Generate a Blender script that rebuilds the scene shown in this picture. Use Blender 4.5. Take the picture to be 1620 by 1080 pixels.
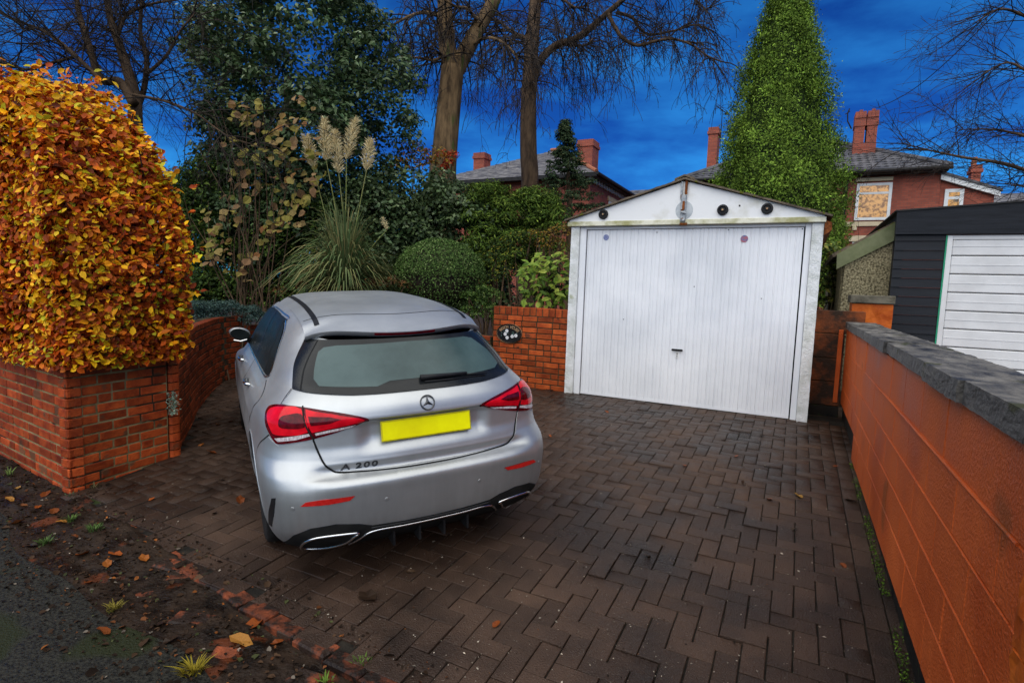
import bpy, bmesh, math, random
import numpy as np
from mathutils import Vector, Matrix
from mathutils.geometry import delaunay_2d_cdt

for o in list(bpy.data.objects):
    bpy.data.objects.remove(o, do_unlink=True)
scene = bpy.context.scene
COL = scene.collection
random.seed(7)
RNG = np.random.default_rng(11)

# ------------------------------------------------------------------ camera
FPX, CXP, CYP = 890.0, 810.0, 540.0
PITCH, ROLL, YAW, HC = math.radians(5.6), math.radians(2.0), math.radians(26.6), 1.66
FWD = np.array([-math.sin(YAW) * math.cos(PITCH), math.cos(YAW) * math.cos(PITCH), -math.sin(PITCH)])
_r0 = np.array([math.cos(YAW), math.sin(YAW), 0.0])
_u0 = np.cross(_r0, FWD)
RIGHT = _r0 * math.cos(ROLL) + _u0 * math.sin(ROLL)
UP = -_r0 * math.sin(ROLL) + _u0 * math.cos(ROLL)
CAM = np.array([0.0, 0.0, HC])
cd = bpy.data.cameras.new('camera')
cd.sensor_width = 36.0
cd.lens = FPX / 1620.0 * 36.0
cd.clip_start = 0.05
cd.clip_end = 3000.0
cam = bpy.data.objects.new('camera', cd)
COL.objects.link(cam)
cam.matrix_world = Matrix(((RIGHT[0], UP[0], -FWD[0], CAM[0]), (RIGHT[1], UP[1], -FWD[1], CAM[1]),
                           (RIGHT[2], UP[2], -FWD[2], CAM[2]), (0, 0, 0, 1)))
scene.camera = cam

# ------------------------------------------------------------------ world, sun, exposure
SUN_EL, SUN_AZ = math.radians(58), math.radians(174)      # azimuth: clockwise from +Y (behind the camera)
world = bpy.data.worlds.new('World')
scene.world = world
world.use_nodes = True
wn, wl = world.node_tree.nodes, world.node_tree.links
wn.clear()
wo = wn.new('ShaderNodeOutputWorld')
bg = wn.new('ShaderNodeBackground')
bg.inputs['Strength'].default_value = 0.115
sky = wn.new('ShaderNodeTexSky')
sky.sky_type = 'NISHITA'
sky.sun_disc = False
sky.sun_elevation = SUN_EL
sky.sun_rotation = SUN_AZ
sky.ozone_density = 4.0
sky.dust_density = 0.3
gam = wn.new('ShaderNodeGamma')
gam.inputs['Gamma'].default_value = 1.0
tint = wn.new('ShaderNodeMix'); tint.data_type = 'RGBA'; tint.blend_type = 'MULTIPLY'
tint.inputs['Factor'].default_value = 1.0
tint.inputs['B'].default_value = (0.085, 0.46, 1.08, 1)
wtc = wn.new('ShaderNodeTexCoord')
wmap = wn.new('ShaderNodeMapping'); wmap.inputs['Scale'].default_value = (1.6, 1.6, 5.0)
cn = wn.new('ShaderNodeTexNoise')
cn.inputs['Scale'].default_value = 2.6; cn.inputs['Detail'].default_value = 6; cn.inputs['Roughness'].default_value = 0.55
crp = wn.new('ShaderNodeValToRGB')
crp.color_ramp.elements[0].position = 0.38; crp.color_ramp.elements[0].color = (0.50, 0.55, 0.68, 1)
crp.color_ramp.elements[1].position = 0.66; crp.color_ramp.elements[1].color = (1.55, 1.62, 1.18, 1)
cmul = wn.new('ShaderNodeMix'); cmul.data_type = 'RGBA'; cmul.blend_type = 'MULTIPLY'
cmul.inputs['Factor'].default_value = 1.0
wl.new(sky.outputs[0], gam.inputs[0]); wl.new(gam.outputs[0], tint.inputs['A'])
wl.new(wtc.outputs['Generated'], wmap.inputs[0]); wl.new(wmap.outputs[0], cn.inputs['Vector'])
wl.new(cn.outputs['Fac'], crp.inputs[0])
wl.new(tint.outputs['Result'], cmul.inputs['A']); wl.new(crp.outputs[0], cmul.inputs['B'])
wl.new(cmul.outputs['Result'], bg.inputs['Color']); wl.new(bg.outputs[0], wo.inputs[0])

sd = bpy.data.lights.new('sun', 'SUN')
sd.energy = 4.8
sd.angle = math.radians(105)          # overcast: the light comes from most of the upper sky
sd.color = (1.0, 0.96, 0.81)
sun = bpy.data.objects.new('sun', sd)
COL.objects.link(sun)
_sdir = Vector((math.sin(SUN_AZ) * math.cos(SUN_EL), math.cos(SUN_AZ) * math.cos(SUN_EL), math.sin(SUN_EL)))
sun.rotation_euler = _sdir.to_track_quat('Z', 'Y').to_euler()
sun.location = (0, -10, 20)

vs = scene.view_settings
vs.view_transform = 'Standard'
vs.look = 'None'
vs.exposure = 0.0
vs.gamma = 1.0
vs.use_curve_mapping = False

# ------------------------------------------------------------------ helpers
SL, Y0 = 0.059, 1.75
def G(y):
    """height of the ground: level road, then a drive that climbs away from it"""
    return SL * min(max(0.0, y - Y0), 9.0)
def ray(x, y):
    return FWD + RIGHT * (x - CXP) / FPX - UP * (y - CYP) / FPX
def atD(x, y, d):
    return CAM + ray(x, y) * d
def atY(x, y, Y):
    r = ray(x, y); return CAM + r * (Y / r[1])
def atX(x, y, X):
    r = ray(x, y); return CAM + r * (X / r[0])

def tag(o, label, cat, group=None):
    o['label'] = label; o['category'] = cat
    if group: o['group'] = group
    return o
def empty(name, loc, label, cat, group=None, rot=None):
    o = bpy.data.objects.new(name, None)
    o.empty_display_size = 0.1
    COL.objects.link(o); o.location = loc
    if rot: o.rotation_euler = rot
    return tag(o, label, cat, group)
def root_loc(p):
    v = Vector((0, 0, 0))
    while p is not None:
        v = v + p.location; p = p.parent
    return v
def mesh_data(name, V, F, mats, smooth=False):
    me = bpy.data.meshes.new(name)
    me.from_pydata([tuple(map(float, v)) for v in V], [], [tuple(map(int, f)) for f in F])
    for m in (mats if isinstance(mats, (list, tuple)) else [mats]): me.materials.append(m)
    if smooth: me.polygons.foreach_set('use_smooth', [True] * len(me.polygons))
    me.update()
    return me
def obj(name, me, parent=None, loc=None, rot=None, kind=None):
    o = bpy.data.objects.new(name, me)
    COL.objects.link(o)
    if parent is not None: o.parent = parent
    if loc is not None: o.location = loc
    if rot is not None: o.rotation_euler = rot
    if kind: o['kind'] = kind
    return o
def mk(name, V, F, mat, parent=None, smooth=False, world=True, kind=None):
    """one mesh object; world coordinates are made relative to the parent's base"""
    V = np.asarray(V, float)
    if world and parent is not None:
        V = V - np.array(root_loc(parent))
    return obj(name, mesh_data(name, V, F, mat, smooth), parent, kind=kind)
class MB:
    """collects boxes, tubes and prisms into one mesh"""
    def __init__(s): s.V = []; s.F = []
    def add(s, V, F):
        n = len(s.V); s.V += [tuple(v) for v in V]; s.F += [tuple(i + n for i in f) for f in F]; return s
    def box(s, a, b, ch=0.0):
        V, F = box_vf(a, b, ch); return s.add(V, F)
    def tube(s, pts, r, n=8, cap=True):
        V, F = tube_vf(pts, r, n, cap); return s.add(V, F)
    def build(s, name, mat, parent=None, smooth=False, world=True, kind=None):
        return mk(name, s.V, s.F, mat, parent, smooth, world, kind)
def box_vf(a, b, ch=0.0):
    x0, y0, z0 = a; x1, y1, z1 = b
    if ch <= 0:
        V = [(x, y, z) for z in (z0, z1) for y in (y0, y1) for x in (x0, x1)]
        return V, [(0, 2, 3, 1), (4, 5, 7, 6), (0, 1, 5, 4), (2, 6, 7, 3), (0, 4, 6, 2), (1, 3, 7, 5)]
    V = []; idx = {}
    for ix, X in ((0, x0), (1, x1)):
        for iy, Y in ((0, y0), (1, y1)):
            for iz, Z in ((0, z0), (1, z1)):
                for ax in range(3):
                    p = [X + (ch if ix == 0 else -ch), Y + (ch if iy == 0 else -ch), Z + (ch if iz == 0 else -ch)]
                    p[ax] = (X, Y, Z)[ax]
                    idx[(ix, iy, iz, ax)] = len(V); V.append(tuple(p))
    F = []
    for ax in range(3):
        o1, o2 = [(1, 2), (2, 0), (0, 1)][ax]
        for s in (0, 1):
            q = []
            for a1, a2 in ((0, 0), (1, 0), (1, 1), (0, 1)):
                k = [0, 0, 0]; k[ax] = s; k[o1] = a1; k[o2] = a2; q.append(idx[(*k, ax)])
            F.append(tuple(q if s else q[::-1]))
    for ax in range(3):
        o1, o2 = [(1, 2), (2, 0), (0, 1)][ax]
        for a1 in (0, 1):
            for a2 in (0, 1):
                q = []
                for s, ff in ((0, o1), (0, o2), (1, o2), (1, o1)):
                    k = [0, 0, 0]; k[ax] = s; k[o1] = a1; k[o2] = a2; q.append(idx[(*k, ff)])
                F.append(tuple(q if (a1 == a2) else q[::-1]))
    for ix in (0, 1):
        for iy in (0, 1):
            for iz in (0, 1):
                q = [idx[(ix, iy, iz, a)] for a in range(3)]
                F.append(tuple(q if (ix + iy + iz) % 2 else q[::-1]))
    return V, F
def tube_vf(pts, r, n=8, cap=True):
    P = np.asarray(pts, float); m = len(P)
    rr = np.full(m, r, float) if np.isscalar(r) else np.asarray(r, float)
    T = np.gradient(P, axis=0); T /= np.linalg.norm(T, axis=1)[:, None] + 1e-12
    ref = np.array([0, 0, 1.0]) if abs(T[0][2]) < 0.9 else np.array([1.0, 0, 0])
    V = []
    nrm = np.cross(T[0], ref); nrm /= np.linalg.norm(nrm)
    for i in range(m):
        nrm = nrm - T[i] * (nrm @ T[i]); nrm /= np.linalg.norm(nrm) + 1e-12
        bn = np.cross(T[i], nrm)
        for k in range(n):
            a = 2 * math.pi * k / n
            V.append(P[i] + rr[i] * (math.cos(a) * nrm + math.sin(a) * bn))
    F = [(i * n + k, i * n + (k + 1) % n, (i + 1) * n + (k + 1) % n, (i + 1) * n + k) for i in range(m - 1) for k in range(n)]
    if cap:
        F.append(tuple(range(n))[::-1]); F.append(tuple((m - 1) * n + k for k in range(n)))
    return V, F
def prism_vf(poly, axis, a, b):
    """extrude a 2D polygon along an axis: axis 'x' -> poly is (y,z), 'y' -> (x,z), 'z' -> (x,y)"""
    n = len(poly)
    def P(p, t): return {'x': (t, p[0], p[1]), 'y': (p[0], t, p[1]), 'z': (p[0], p[1], t)}[axis]
    V = [P(p, a) for p in poly] + [P(p, b) for p in poly]
    F = [tuple(range(n)), tuple(range(2 * n - 1, n - 1, -1))] + [(i, i + n, (i + 1) % n + n, (i + 1) % n) for i in range(n)]
    return V, F
def lathe_vf(prof, n=24):
    """profile (r,z) round the z axis"""
    V = [(r * math.cos(2 * math.pi * k / n), r * math.sin(2 * math.pi * k / n), z) for r, z in prof for k in range(n)]
    F = [(i * n + k, i * n + (k + 1) % n, (i + 1) * n + (k + 1) % n, (i + 1) * n + k) for i in range(len(prof) - 1) for k in range(n)]
    return V, F
def big_mesh(name, V, quads, mat, parent=None, colors=None, smooth=False, kind=None, tris=False):
    """fast path for large numpy meshes; colors is one RGB per vertex (the thing's own colour)"""
    V = np.asarray(V, np.float32).reshape(-1, 3); Q = np.asarray(quads, np.int32)
    if parent is not None: V = V - np.array(root_loc(parent), np.float32)
    k = 3 if tris else 4
    me = bpy.data.meshes.new(name)
    me.vertices.add(len(V)); me.vertices.foreach_set('co', V.ravel())
    me.loops.add(Q.size); me.loops.foreach_set('vertex_index', Q.ravel())
    me.polygons.add(len(Q)); me.polygons.foreach_set('loop_start', np.arange(0, Q.size, k, dtype=np.int32))
    try: me.polygons.foreach_set('loop_total', np.full(len(Q), k, np.int32))
    except Exception: pass
    if smooth: me.polygons.foreach_set('use_smooth', np.ones(len(Q), bool))
    me.update(calc_edges=True); me.validate()
    if colors is not None:
        at = me.attributes.new('Col', 'FLOAT_COLOR', 'POINT')
        c = np.ones((len(V), 4), np.float32); c[:, :3] = colors
        at.data.foreach_set('color', c.ravel())
    me.materials.append(mat)
    return obj(name, me, parent, kind=kind)

# ------------------------------------------------------------------ materials
def new_mat(name):
    m = bpy.data.materials.new(name); m.use_nodes = True
    nt = m.node_tree
    return m, nt.nodes, nt.links, nt.nodes['Principled BSDF']
def pmat(name, c1, c2=None, scale=8.0, rough=0.6, rough2=None, bump=0.0, bscale=60.0, metallic=0.0, spec=0.16,
         coat=0.0, spots=None, rand=0.0, attr=False, detail=5.0, stretch=None, bdetail=4.0, lo=0.35, hi=0.65, sheen=0.0, world=False):
    """procedural surface: two tones mixed by noise, optional speckle, bump and per-object tone"""
    m, N, L, B = new_mat(name)
    tc = N.new('ShaderNodeTexCoord')
    vec = tc.outputs['Object']
    if world:
        ge = N.new('ShaderNodeNewGeometry'); vec = ge.outputs['Position']
    if stretch:
        mp = N.new('ShaderNodeMapping'); mp.inputs['Scale'].default_value = stretch
        L.new(vec, mp.inputs[0]); vec = mp.outputs[0]
    oi = N.new('ShaderNodeObjectInfo')
    off = N.new('ShaderNodeVectorMath'); off.operation = 'ADD'
    if not world:
        sc = N.new('ShaderNodeVectorMath'); sc.operation = 'SCALE'; sc.inputs[0].default_value = (37, 53, 71)
        L.new(oi.outputs['Random'], sc.inputs['Scale']); L.new(sc.outputs[0], off.inputs[1])
    else: off.inputs[1].default_value = (0, 0, 0)
    L.new(vec, off.inputs[0]); vec = off.outputs[0]
    n1 = N.new('ShaderNodeTexNoise'); n1.inputs['Scale'].default_value = scale; n1.inputs['Detail'].default_value = detail
    n1.inputs['Roughness'].default_value = 0.62
    L.new(vec, n1.inputs['Vector'])
    rp = N.new('ShaderNodeValToRGB')
    rp.color_ramp.elements[0].position = lo; rp.color_ramp.elements[1].position = hi
    rp.color_ramp.elements[0].color = (*c1, 1); rp.color_ramp.elements[1].color = (*(c2 or c1), 1)
    L.new(n1.outputs['Fac'], rp.inputs[0]); col = rp.outputs[0]
    if spots:
        sc_, th, cc = spots
        n2 = N.new('ShaderNodeTexNoise'); n2.inputs['Scale'].default_value = sc_; n2.inputs['Detail'].default_value = 2
        L.new(vec, n2.inputs['Vector'])
        r2 = N.new('ShaderNodeValToRGB'); r2.color_ramp.elements[0].position = th; r2.color_ramp.elements[1].position = th + 0.05
        L.new(n2.outputs['Fac'], r2.inputs[0])
        mx = N.new('ShaderNodeMix'); mx.data_type = 'RGBA'; mx.inputs['B'].default_value = (*cc, 1)
        L.new(r2.outputs[0], mx.inputs['Factor']); L.new(col, mx.inputs['A']); col = mx.outputs['Result']
    if rand > 0 or attr:
        mr = N.new('ShaderNodeMapRange'); mr.inputs['To Min'].default_value = 1 - rand; mr.inputs['To Max'].default_value = 1 + rand
        if attr:
            a = N.new('ShaderNodeAttribute'); a.attribute_name = 'Col'; L.new(a.outputs['Fac'], mr.inputs[0])
        else: L.new(oi.outputs['Random'], mr.inputs[0])
        mv = N.new('ShaderNodeVectorMath'); mv.operation = 'SCALE'
        L.new(col, mv.inputs[0]); L.new(mr.outputs[0], mv.inputs['Scale']); col = mv.outputs[0]
    L.new(col, B.inputs['Base Color'])
    if rough2 is not None:
        rr = N.new('ShaderNodeMapRange'); rr.inputs['From Min'].default_value = 0.35; rr.inputs['From Max'].default_value = 0.65
        rr.inputs['To Min'].default_value = rough; rr.inputs['To Max'].default_value = rough2
        L.new(n1.outputs['Fac'], rr.inputs[0]); L.new(rr.outputs[0], B.inputs['Roughness'])
    else: B.inputs['Roughness'].default_value = rough
    B.inputs['Metallic'].default_value = metallic
    B.inputs['Specular IOR Level'].default_value = spec
    if coat: B.inputs['Coat Weight'].default_value = coat; B.inputs['Coat Roughness'].default_value = 0.06
    if bump > 0:
        nb = N.new('ShaderNodeTexNoise'); nb.inputs['Scale'].default_value = bscale; nb.inputs['Detail'].default_value = bdetail
        L.new(vec, nb.inputs['Vector'])
        bp = N.new('ShaderNodeBump'); bp.inputs['Strength'].default_value = min(1.0, bump); bp.inputs['Distance'].default_value = 0.01
        L.new(nb.outputs['Fac'], bp.inputs['Height']); L.new(bp.outputs[0], B.inputs['Normal'])
    return m
def leafmat(name, rough=0.45, trans=0.25, spec=0.12, base=None, tone=0.0):
    """leaf: colour from the leaf's own tint (attribute) or a base colour with per-leaf variation"""
    m, N, L, B = new_mat(name)
    if base is None:
        a = N.new('ShaderNodeAttribute'); a.attribute_name = 'Col'; col = a.outputs['Color']
    else:
        oi = N.new('ShaderNodeObjectInfo')
        rp = N.new('ShaderNodeValToRGB')
        for i, (p, c) in enumerate(base):
            e = rp.color_ramp.elements[i] if i < 2 else rp.color_ramp.elements.new(p)
            e.position = p; e.color = (*c, 1)
        rp.color_ramp.interpolation = 'LINEAR'
        L.new(oi.outputs['Random'], rp.inputs[0]); col = rp.outputs[0]
        tc = N.new('ShaderNodeTexCoord'); nz = N.new('ShaderNodeTexNoise'); nz.inputs['Scale'].default_value = 30
        L.new(tc.outputs['Object'], nz.inputs['Vector'])
        mr = N.new('ShaderNodeMapRange'); mr.inputs['To Min'].default_value = 0.55; mr.inputs['To Max'].default_value = 1.4
        L.new(nz.outputs['Fac'], mr.inputs[0])
        mv = N.new('ShaderNodeVectorMath'); mv.operation = 'SCALE'; L.new(col, mv.inputs[0]); L.new(mr.outputs[0], mv.inputs['Scale']); col = mv.outputs[0]
    L.new(col, B.inputs['Base Color'])
    B.inputs['Roughness'].default_value = rough
    B.inputs['Specular IOR Level'].default_value = spec
    tr = N.new('ShaderNodeBsdfTranslucent'); L.new(col, tr.inputs['Color'])
    ms = N.new('ShaderNodeMixShader'); ms.inputs[0].default_value = trans
    out = N['Material Output']
    L.new(B.outputs[0], ms.inputs[1]); L.new(tr.outputs[0], ms.inputs[2]); L.new(ms.outputs[0], out.inputs['Surface'])
    return m

M = {}
M['soil'] = pmat('soil', (0.018, 0.012, 0.008), (0.045, 0.030, 0.018), 6, 0.8, bump=0.8, bscale=40, world=True)
M['asphalt'] = pmat('asphalt', (0.004, 0.004, 0.003), (0.029, 0.027, 0.020), 60, 0.40, 0.75, bump=1.0, bscale=95, spots=(1.6, 0.53, (0.016, 0.019, 0.006)), detail=3, world=True)
M['mud'] = pmat('mud', (0.005, 0.0035, 0.0025), (0.028, 0.016, 0.009), 6, 0.25, 0.75, bump=1.0, bscale=55, spots=(4.0, 0.64, (0.085, 0.022, 0.007)), world=True)
M['sand'] = pmat('joint_sand', (0.006, 0.005, 0.004), (0.022, 0.018, 0.013), 12, 0.85, bump=0.5, bscale=120, spots=(3.0, 0.66, (0.02, 0.03, 0.006)), world=True)
M['paver'] = pmat('wet_paver', (0.013, 0.0070, 0.0044), (0.064, 0.036, 0.0225), 1.4, 0.24, 0.62, bump=0.9, bscale=130, spec=0.24, spots=(260, 0.70, (0.28, 0.24, 0.20)), rand=0.25, detail=9.0, world=True)
M['paver_attr'] = pmat('wet_paver_field', (0.013, 0.0070, 0.0044), (0.064, 0.036, 0.0225), 1.4, 0.24, 0.62, bump=0.9, bscale=130, spec=0.24, spots=(260, 0.70, (0.28, 0.24, 0.20)), rand=0.25, detail=9.0, attr=True, world=True)
M['edge_brick'] = pmat('worn_red_edging', (0.018, 0.011, 0.008), (0.21, 0.050, 0.018), 9, 0.35, 0.75, bump=0.9, bscale=60, rand=0.4, lo=0.47, hi=0.68)
M['brick'] = pmat('wet_red_brick', (0.19, 0.026, 0.007), (0.37, 0.062, 0.012), 9, 0.5, 0.7, bump=0.5, bscale=70, rand=0.42, spots=(5, 0.62, (0.13, 0.05, 0.022)))
M['brick_dark'] = pmat('damp_red_brick', (0.22, 0.034, 0.008), (0.40, 0.080, 0.016), 8, 0.5, 0.7, bump=0.5, bscale=70, rand=0.42, spots=(6, 0.66, (0.10, 0.028, 0.012)))
M['brick_wet_shaded'] = pmat('wet_shaded_red_brick', (0.12, 0.020, 0.006), (0.24, 0.044, 0.012), 8, 0.4, 0.65, bump=0.5, bscale=70, rand=0.4, spots=(4, 0.60, (0.045, 0.020, 0.010)))  # wet brick, darkened further for the shade on the curved wall
M['mortar'] = pmat('mortar', (0.13, 0.09, 0.038), (0.30, 0.23, 0.11), 5, 0.9, bump=0.5, bscale=90, spots=(2.6, 0.58, (0.04, 0.026, 0.014)), world=True)
M['mortar_dark'] = pmat('mossy_dark_mortar', (0.018, 0.016, 0.008), (0.060, 0.050, 0.026), 5, 0.9, bump=0.5, bscale=90, world=True)
M['orange'] = pmat('orange_masonry_paint', (0.41, 0.064, 0.011), (0.60, 0.122, 0.025), 1.6, 0.45, 0.7, bump=0.8, bscale=95, bdetail=6, rand=0.05, spots=(2.3, 0.69, (0.30, 0.066, 0.014)), detail=6, world=True)
M['orange_rough'] = pmat('orange_paint_on_rough_stone', (0.36, 0.060, 0.006), (0.58, 0.13, 0.015), 6, 0.6, bump=1.0, bscale=18, bdetail=8, world=True)
M['oldblock'] = pmat('weathered_orange_block', (0.030, 0.017, 0.010), (0.22, 0.055, 0.014), 3.5, 0.7, bump=0.8, bscale=40, lo=0.40, hi=0.66, world=True)
M['plinth'] = pmat('black_damp_plinth', (0.007, 0.006, 0.005), (0.020, 0.016, 0.012), 6, 0.8, bump=0.6, bscale=50, spots=(4.5, 0.62, (0.03, 0.055, 0.008)), world=True)
M['coping'] = pmat('weathered_grey_coping', (0.022, 0.021, 0.020), (0.17, 0.155, 0.135), 5.5, 0.42, 0.72, bump=1.0, bscale=26, bdetail=8, rand=0.2, stretch=(2.0, 1.0, 2.0), spots=(4, 0.66, (0.05, 0.05, 0.02)))
M['stonecap'] = pmat('stone_cap', (0.06, 0.052, 0.036), (0.17, 0.15, 0.11), 5, 0.8, bump=0.7, bscale=40)
M['garagewhite'] = pmat('white_garage_paint', (0.66, 0.67, 0.69), (0.80, 0.80, 0.81), 1.1, 0.42, 0.55, bump=0.06, bscale=60, world=True)
M['gablewhite'] = pmat('stained_white_gable', (0.60, 0.58, 0.50), (0.79, 0.78, 0.76), 2.4, 0.6, bump=0.12, bscale=40, lo=0.26, hi=0.46, world=True)
M['beamwhite'] = pmat('yellow_stained_beam', (0.36, 0.34, 0.16), (0.72, 0.69, 0.55), 5, 0.6, bump=0.3, bscale=40, lo=0.38, hi=0.60, world=True)
M['roughcast'] = pmat('white_roughcast', (0.55, 0.56, 0.52), (0.78, 0.78, 0.77), 7, 0.75, bump=1.0, bscale=75, bdetail=6, spots=(3.0, 0.66, (0.34, 0.36, 0.22)), world=True)
M['asbestos'] = pmat('mossy_roof_sheet', (0.07, 0.055, 0.04), (0.17, 0.13, 0.09), 9, 0.85, bump=1.0, bscale=60, spots=(12, 0.60, (0.10, 0.10, 0.012)), world=True)
M['rust'] = pmat('rust', (0.06, 0.018, 0.006), (0.28, 0.085, 0.02), 22, 0.8, bump=0.8, bscale=90)
M['galv'] = pmat('old_galvanised_metal', (0.22, 0.24, 0.26), (0.48, 0.49, 0.49), 20, 0.5, 0.7, bump=0.3, bscale=60, metallic=0.3, spots=(18, 0.62, (0.13, 0.05, 0.02)))
M['greyspot'] = pmat('grey_stain', (0.38, 0.41, 0.43), (0.55, 0.57, 0.57), 14, 0.7)
M['black'] = pmat('black_plastic', (0.009, 0.009, 0.010), (0.016, 0.016, 0.017), 14, 0.35, 0.5)
M['blackmatt'] = pmat('black_rubber', (0.007, 0.007, 0.007), (0.015, 0.015, 0.014), 10, 0.75)
M['pebble'] = pmat('pebbledash', (0.045, 0.036, 0.018), (0.40, 0.34, 0.20), 42, 0.8, bump=1.0, bscale=60, detail=3, world=True)
M['mossboard'] = pmat('mossy_bargeboard', (0.11, 0.125, 0.055), (0.19, 0.20, 0.11), 4, 0.75, bump=0.2, bscale=30, world=True)
M['darkclad'] = pmat('black_cladding', (0.006, 0.007, 0.010), (0.016, 0.018, 0.023), 6, 0.42, 0.6, bump=0.2, bscale=60, stretch=(0.4, 1, 5), spots=(70, 0.72, (0.05, 0.052, 0.06)))
M['pvc'] = pmat('white_door_panel', (0.58, 0.57, 0.56), (0.68, 0.67, 0.66), 3, 0.5, bump=0.05, bscale=80)
M['green'] = pmat('green_seal', (0.02, 0.24, 0.12), (0.03, 0.30, 0.16), 4, 0.5)
M['housebrick'] = None
M['stone'] = pmat('sandstone_dressing', (0.48, 0.38, 0.24), (0.60, 0.49, 0.33), 3, 0.8, bump=0.2, bscale=30)
M['tile'] = pmat('grey_concrete_tile', (0.050, 0.050, 0.056), (0.135, 0.13, 0.135), 1.4, 0.35, 0.6, bump=0.3, bscale=20, world=True)
M['slate'] = pmat('weathered_slate', (0.075, 0.072, 0.080), (0.24, 0.225, 0.22), 2.6, 0.45, 0.7, bump=0.4, bscale=12, world=True, stretch=(1, 1, 3))
M['whitepaint'] = pmat('white_paint', (0.62, 0.62, 0.60), (0.76, 0.76, 0.74), 4, 0.5)
M['lead'] = pmat('dark_gutter', (0.012, 0.011, 0.011), (0.025, 0.024, 0.023), 6, 0.5)
M['bark'] = pmat('beech_bark', (0.045, 0.027, 0.013), (0.23, 0.145, 0.070), 3.6, 0.8, bump=1.0, bscale=9, bdetail=8, stretch=(1.5, 1.5, 0.35), spots=(2.2, 0.62, (0.075, 0.085, 0.022)), world=True)
M['bark_dark'] = pmat('dark_bark', (0.032, 0.019, 0.011), (0.11, 0.068, 0.038), 4, 0.8, bump=1.0, bscale=10, bdetail=8, stretch=(1.5, 1.5, 0.35), world=True)
M['twig'] = pmat('twig_bark', (0.012, 0.009, 0.008), (0.040, 0.028, 0.020), 5, 0.7, world=True)
M['stem'] = pmat('shrub_stem', (0.055, 0.034, 0.019), (0.12, 0.075, 0.042), 9, 0.8, world=True)
M['straw'] = pmat('green_stalk', (0.16, 0.19, 0.05), (0.26, 0.24, 0.09), 4, 0.7, world=True)
M['leaf'] = leafmat('leaf', spec=0.12)
M['leaf_matt'] = leafmat('leaf_matt', rough=0.7, trans=0.15, spec=0.08)
M['leaf_gloss'] = leafmat('leaf_glossy', rough=0.38, trans=0.18, spec=0.2)

def brick_tex_mat(name, c1, c2, mortar, bw=0.235, bh=0.08):
    m, N, L, B = new_mat(name)
    ge = N.new('ShaderNodeNewGeometry'); sx = N.new('ShaderNodeSeparateXYZ'); L.new(ge.outputs['Position'], sx.inputs[0])
    ad = N.new('ShaderNodeMath'); L.new(sx.outputs[0], ad.inputs[0]); L.new(sx.outputs[1], ad.inputs[1])
    cb = N.new('ShaderNodeCombineXYZ'); L.new(ad.outputs[0], cb.inputs[0]); L.new(sx.outputs[2], cb.inputs[1])
    bt = N.new('ShaderNodeTexBrick'); L.new(cb.outputs[0], bt.inputs['Vector'])
    bt.inputs['Color1'].default_value = (*c1, 1); bt.inputs['Color2'].default_value = (*c2, 1); bt.inputs['Mortar'].default_value = (*mortar, 1)
    bt.inputs['Scale'].default_value = 1.0; bt.inputs['Mortar Size'].default_value = 0.006
    bt.inputs['Brick Width'].default_value = bw; bt.inputs['Row Height'].default_value = bh
    nz = N.new('ShaderNodeTexNoise'); nz.inputs['Scale'].default_value = 1.3; nz.inputs['Detail'].default_value = 6
    L.new(ge.outputs['Position'], nz.inputs['Vector'])
    mr = N.new('ShaderNodeMapRange'); mr.inputs['To Min'].default_value = 0.45; mr.inputs['To Max'].default_value = 1.5
    L.new(nz.outputs['Fac'], mr.inputs[0])
    mv = N.new('ShaderNodeVectorMath'); mv.operation = 'SCALE'; L.new(bt.outputs['Color'], mv.inputs[0]); L.new(mr.outputs[0], mv.inputs['Scale'])
    L.new(mv.outputs[0], B.inputs['Base Color']); B.inputs['Roughness'].default_value = 0.75
    bp = N.new('ShaderNodeBump'); bp.inputs['Strength'].default_value = 0.5; bp.inputs['Distance'].default_value = 0.01; bp.invert = True
    L.new(bt.outputs['Fac'], bp.inputs['Height']); L.new(bp.outputs[0], B.inputs['Normal'])
    return m
M['housebrick'] = brick_tex_mat('house_brick', (0.24, 0.046, 0.022), (0.34, 0.072, 0.034), (0.13, 0.07, 0.052))

# ================================================================== GROUND
def edge_y(x): return 1.56 - 0.128 * x            # line where the drive meets the verge
def road_y(x): return 1.08 - 0.135 * x + 0.05 * math.sin(x * 2.1) + 0.03 * math.sin(x * 5.3 + 1)
def sheet(name, xs, ylo, yhi, ny, zf, mat, kind='structure', parent=None):
    V = []; F = []
    for i, x in enumerate(xs):
        a, b = ylo(x), yhi(x)
        for j in range(ny + 1):
            y = a + (b - a) * j / ny
            V.append((x, y, zf(x, y)))
    n = ny + 1
    for i in range(len(xs) - 1):
        for j in range(ny):
            F.append((i * n + j, (i + 1) * n + j, (i + 1) * n + j + 1, i * n + j + 1))
    o = mk(name, V, F, mat, parent, smooth=True)
    if kind: o['kind'] = kind
    return o
gy = [-400, -30, 0, Y0, 4, 6, 8, Y0 + 9.0, 40, 900]
V = [(x, y, G(y) - 0.035) for x in (-700, -30, 30, 700) for y in gy]
n = len(gy)
F = [(i * n + j, (i + 1) * n + j, (i + 1) * n + j + 1, i * n + j + 1) for i in range(3) for j in range(n - 1)]
g = mk('ground', V, F, M['soil']); g['kind'] = 'structure'
xs = [-60, -30, -15] + list(np.linspace(-9, 3, 97)) + [10, 30]
sheet('road', xs, lambda x: -14.0, lambda x: min(road_y(x), 3.2), 6, lambda x, y: -0.004, M['asphalt'])

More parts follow.
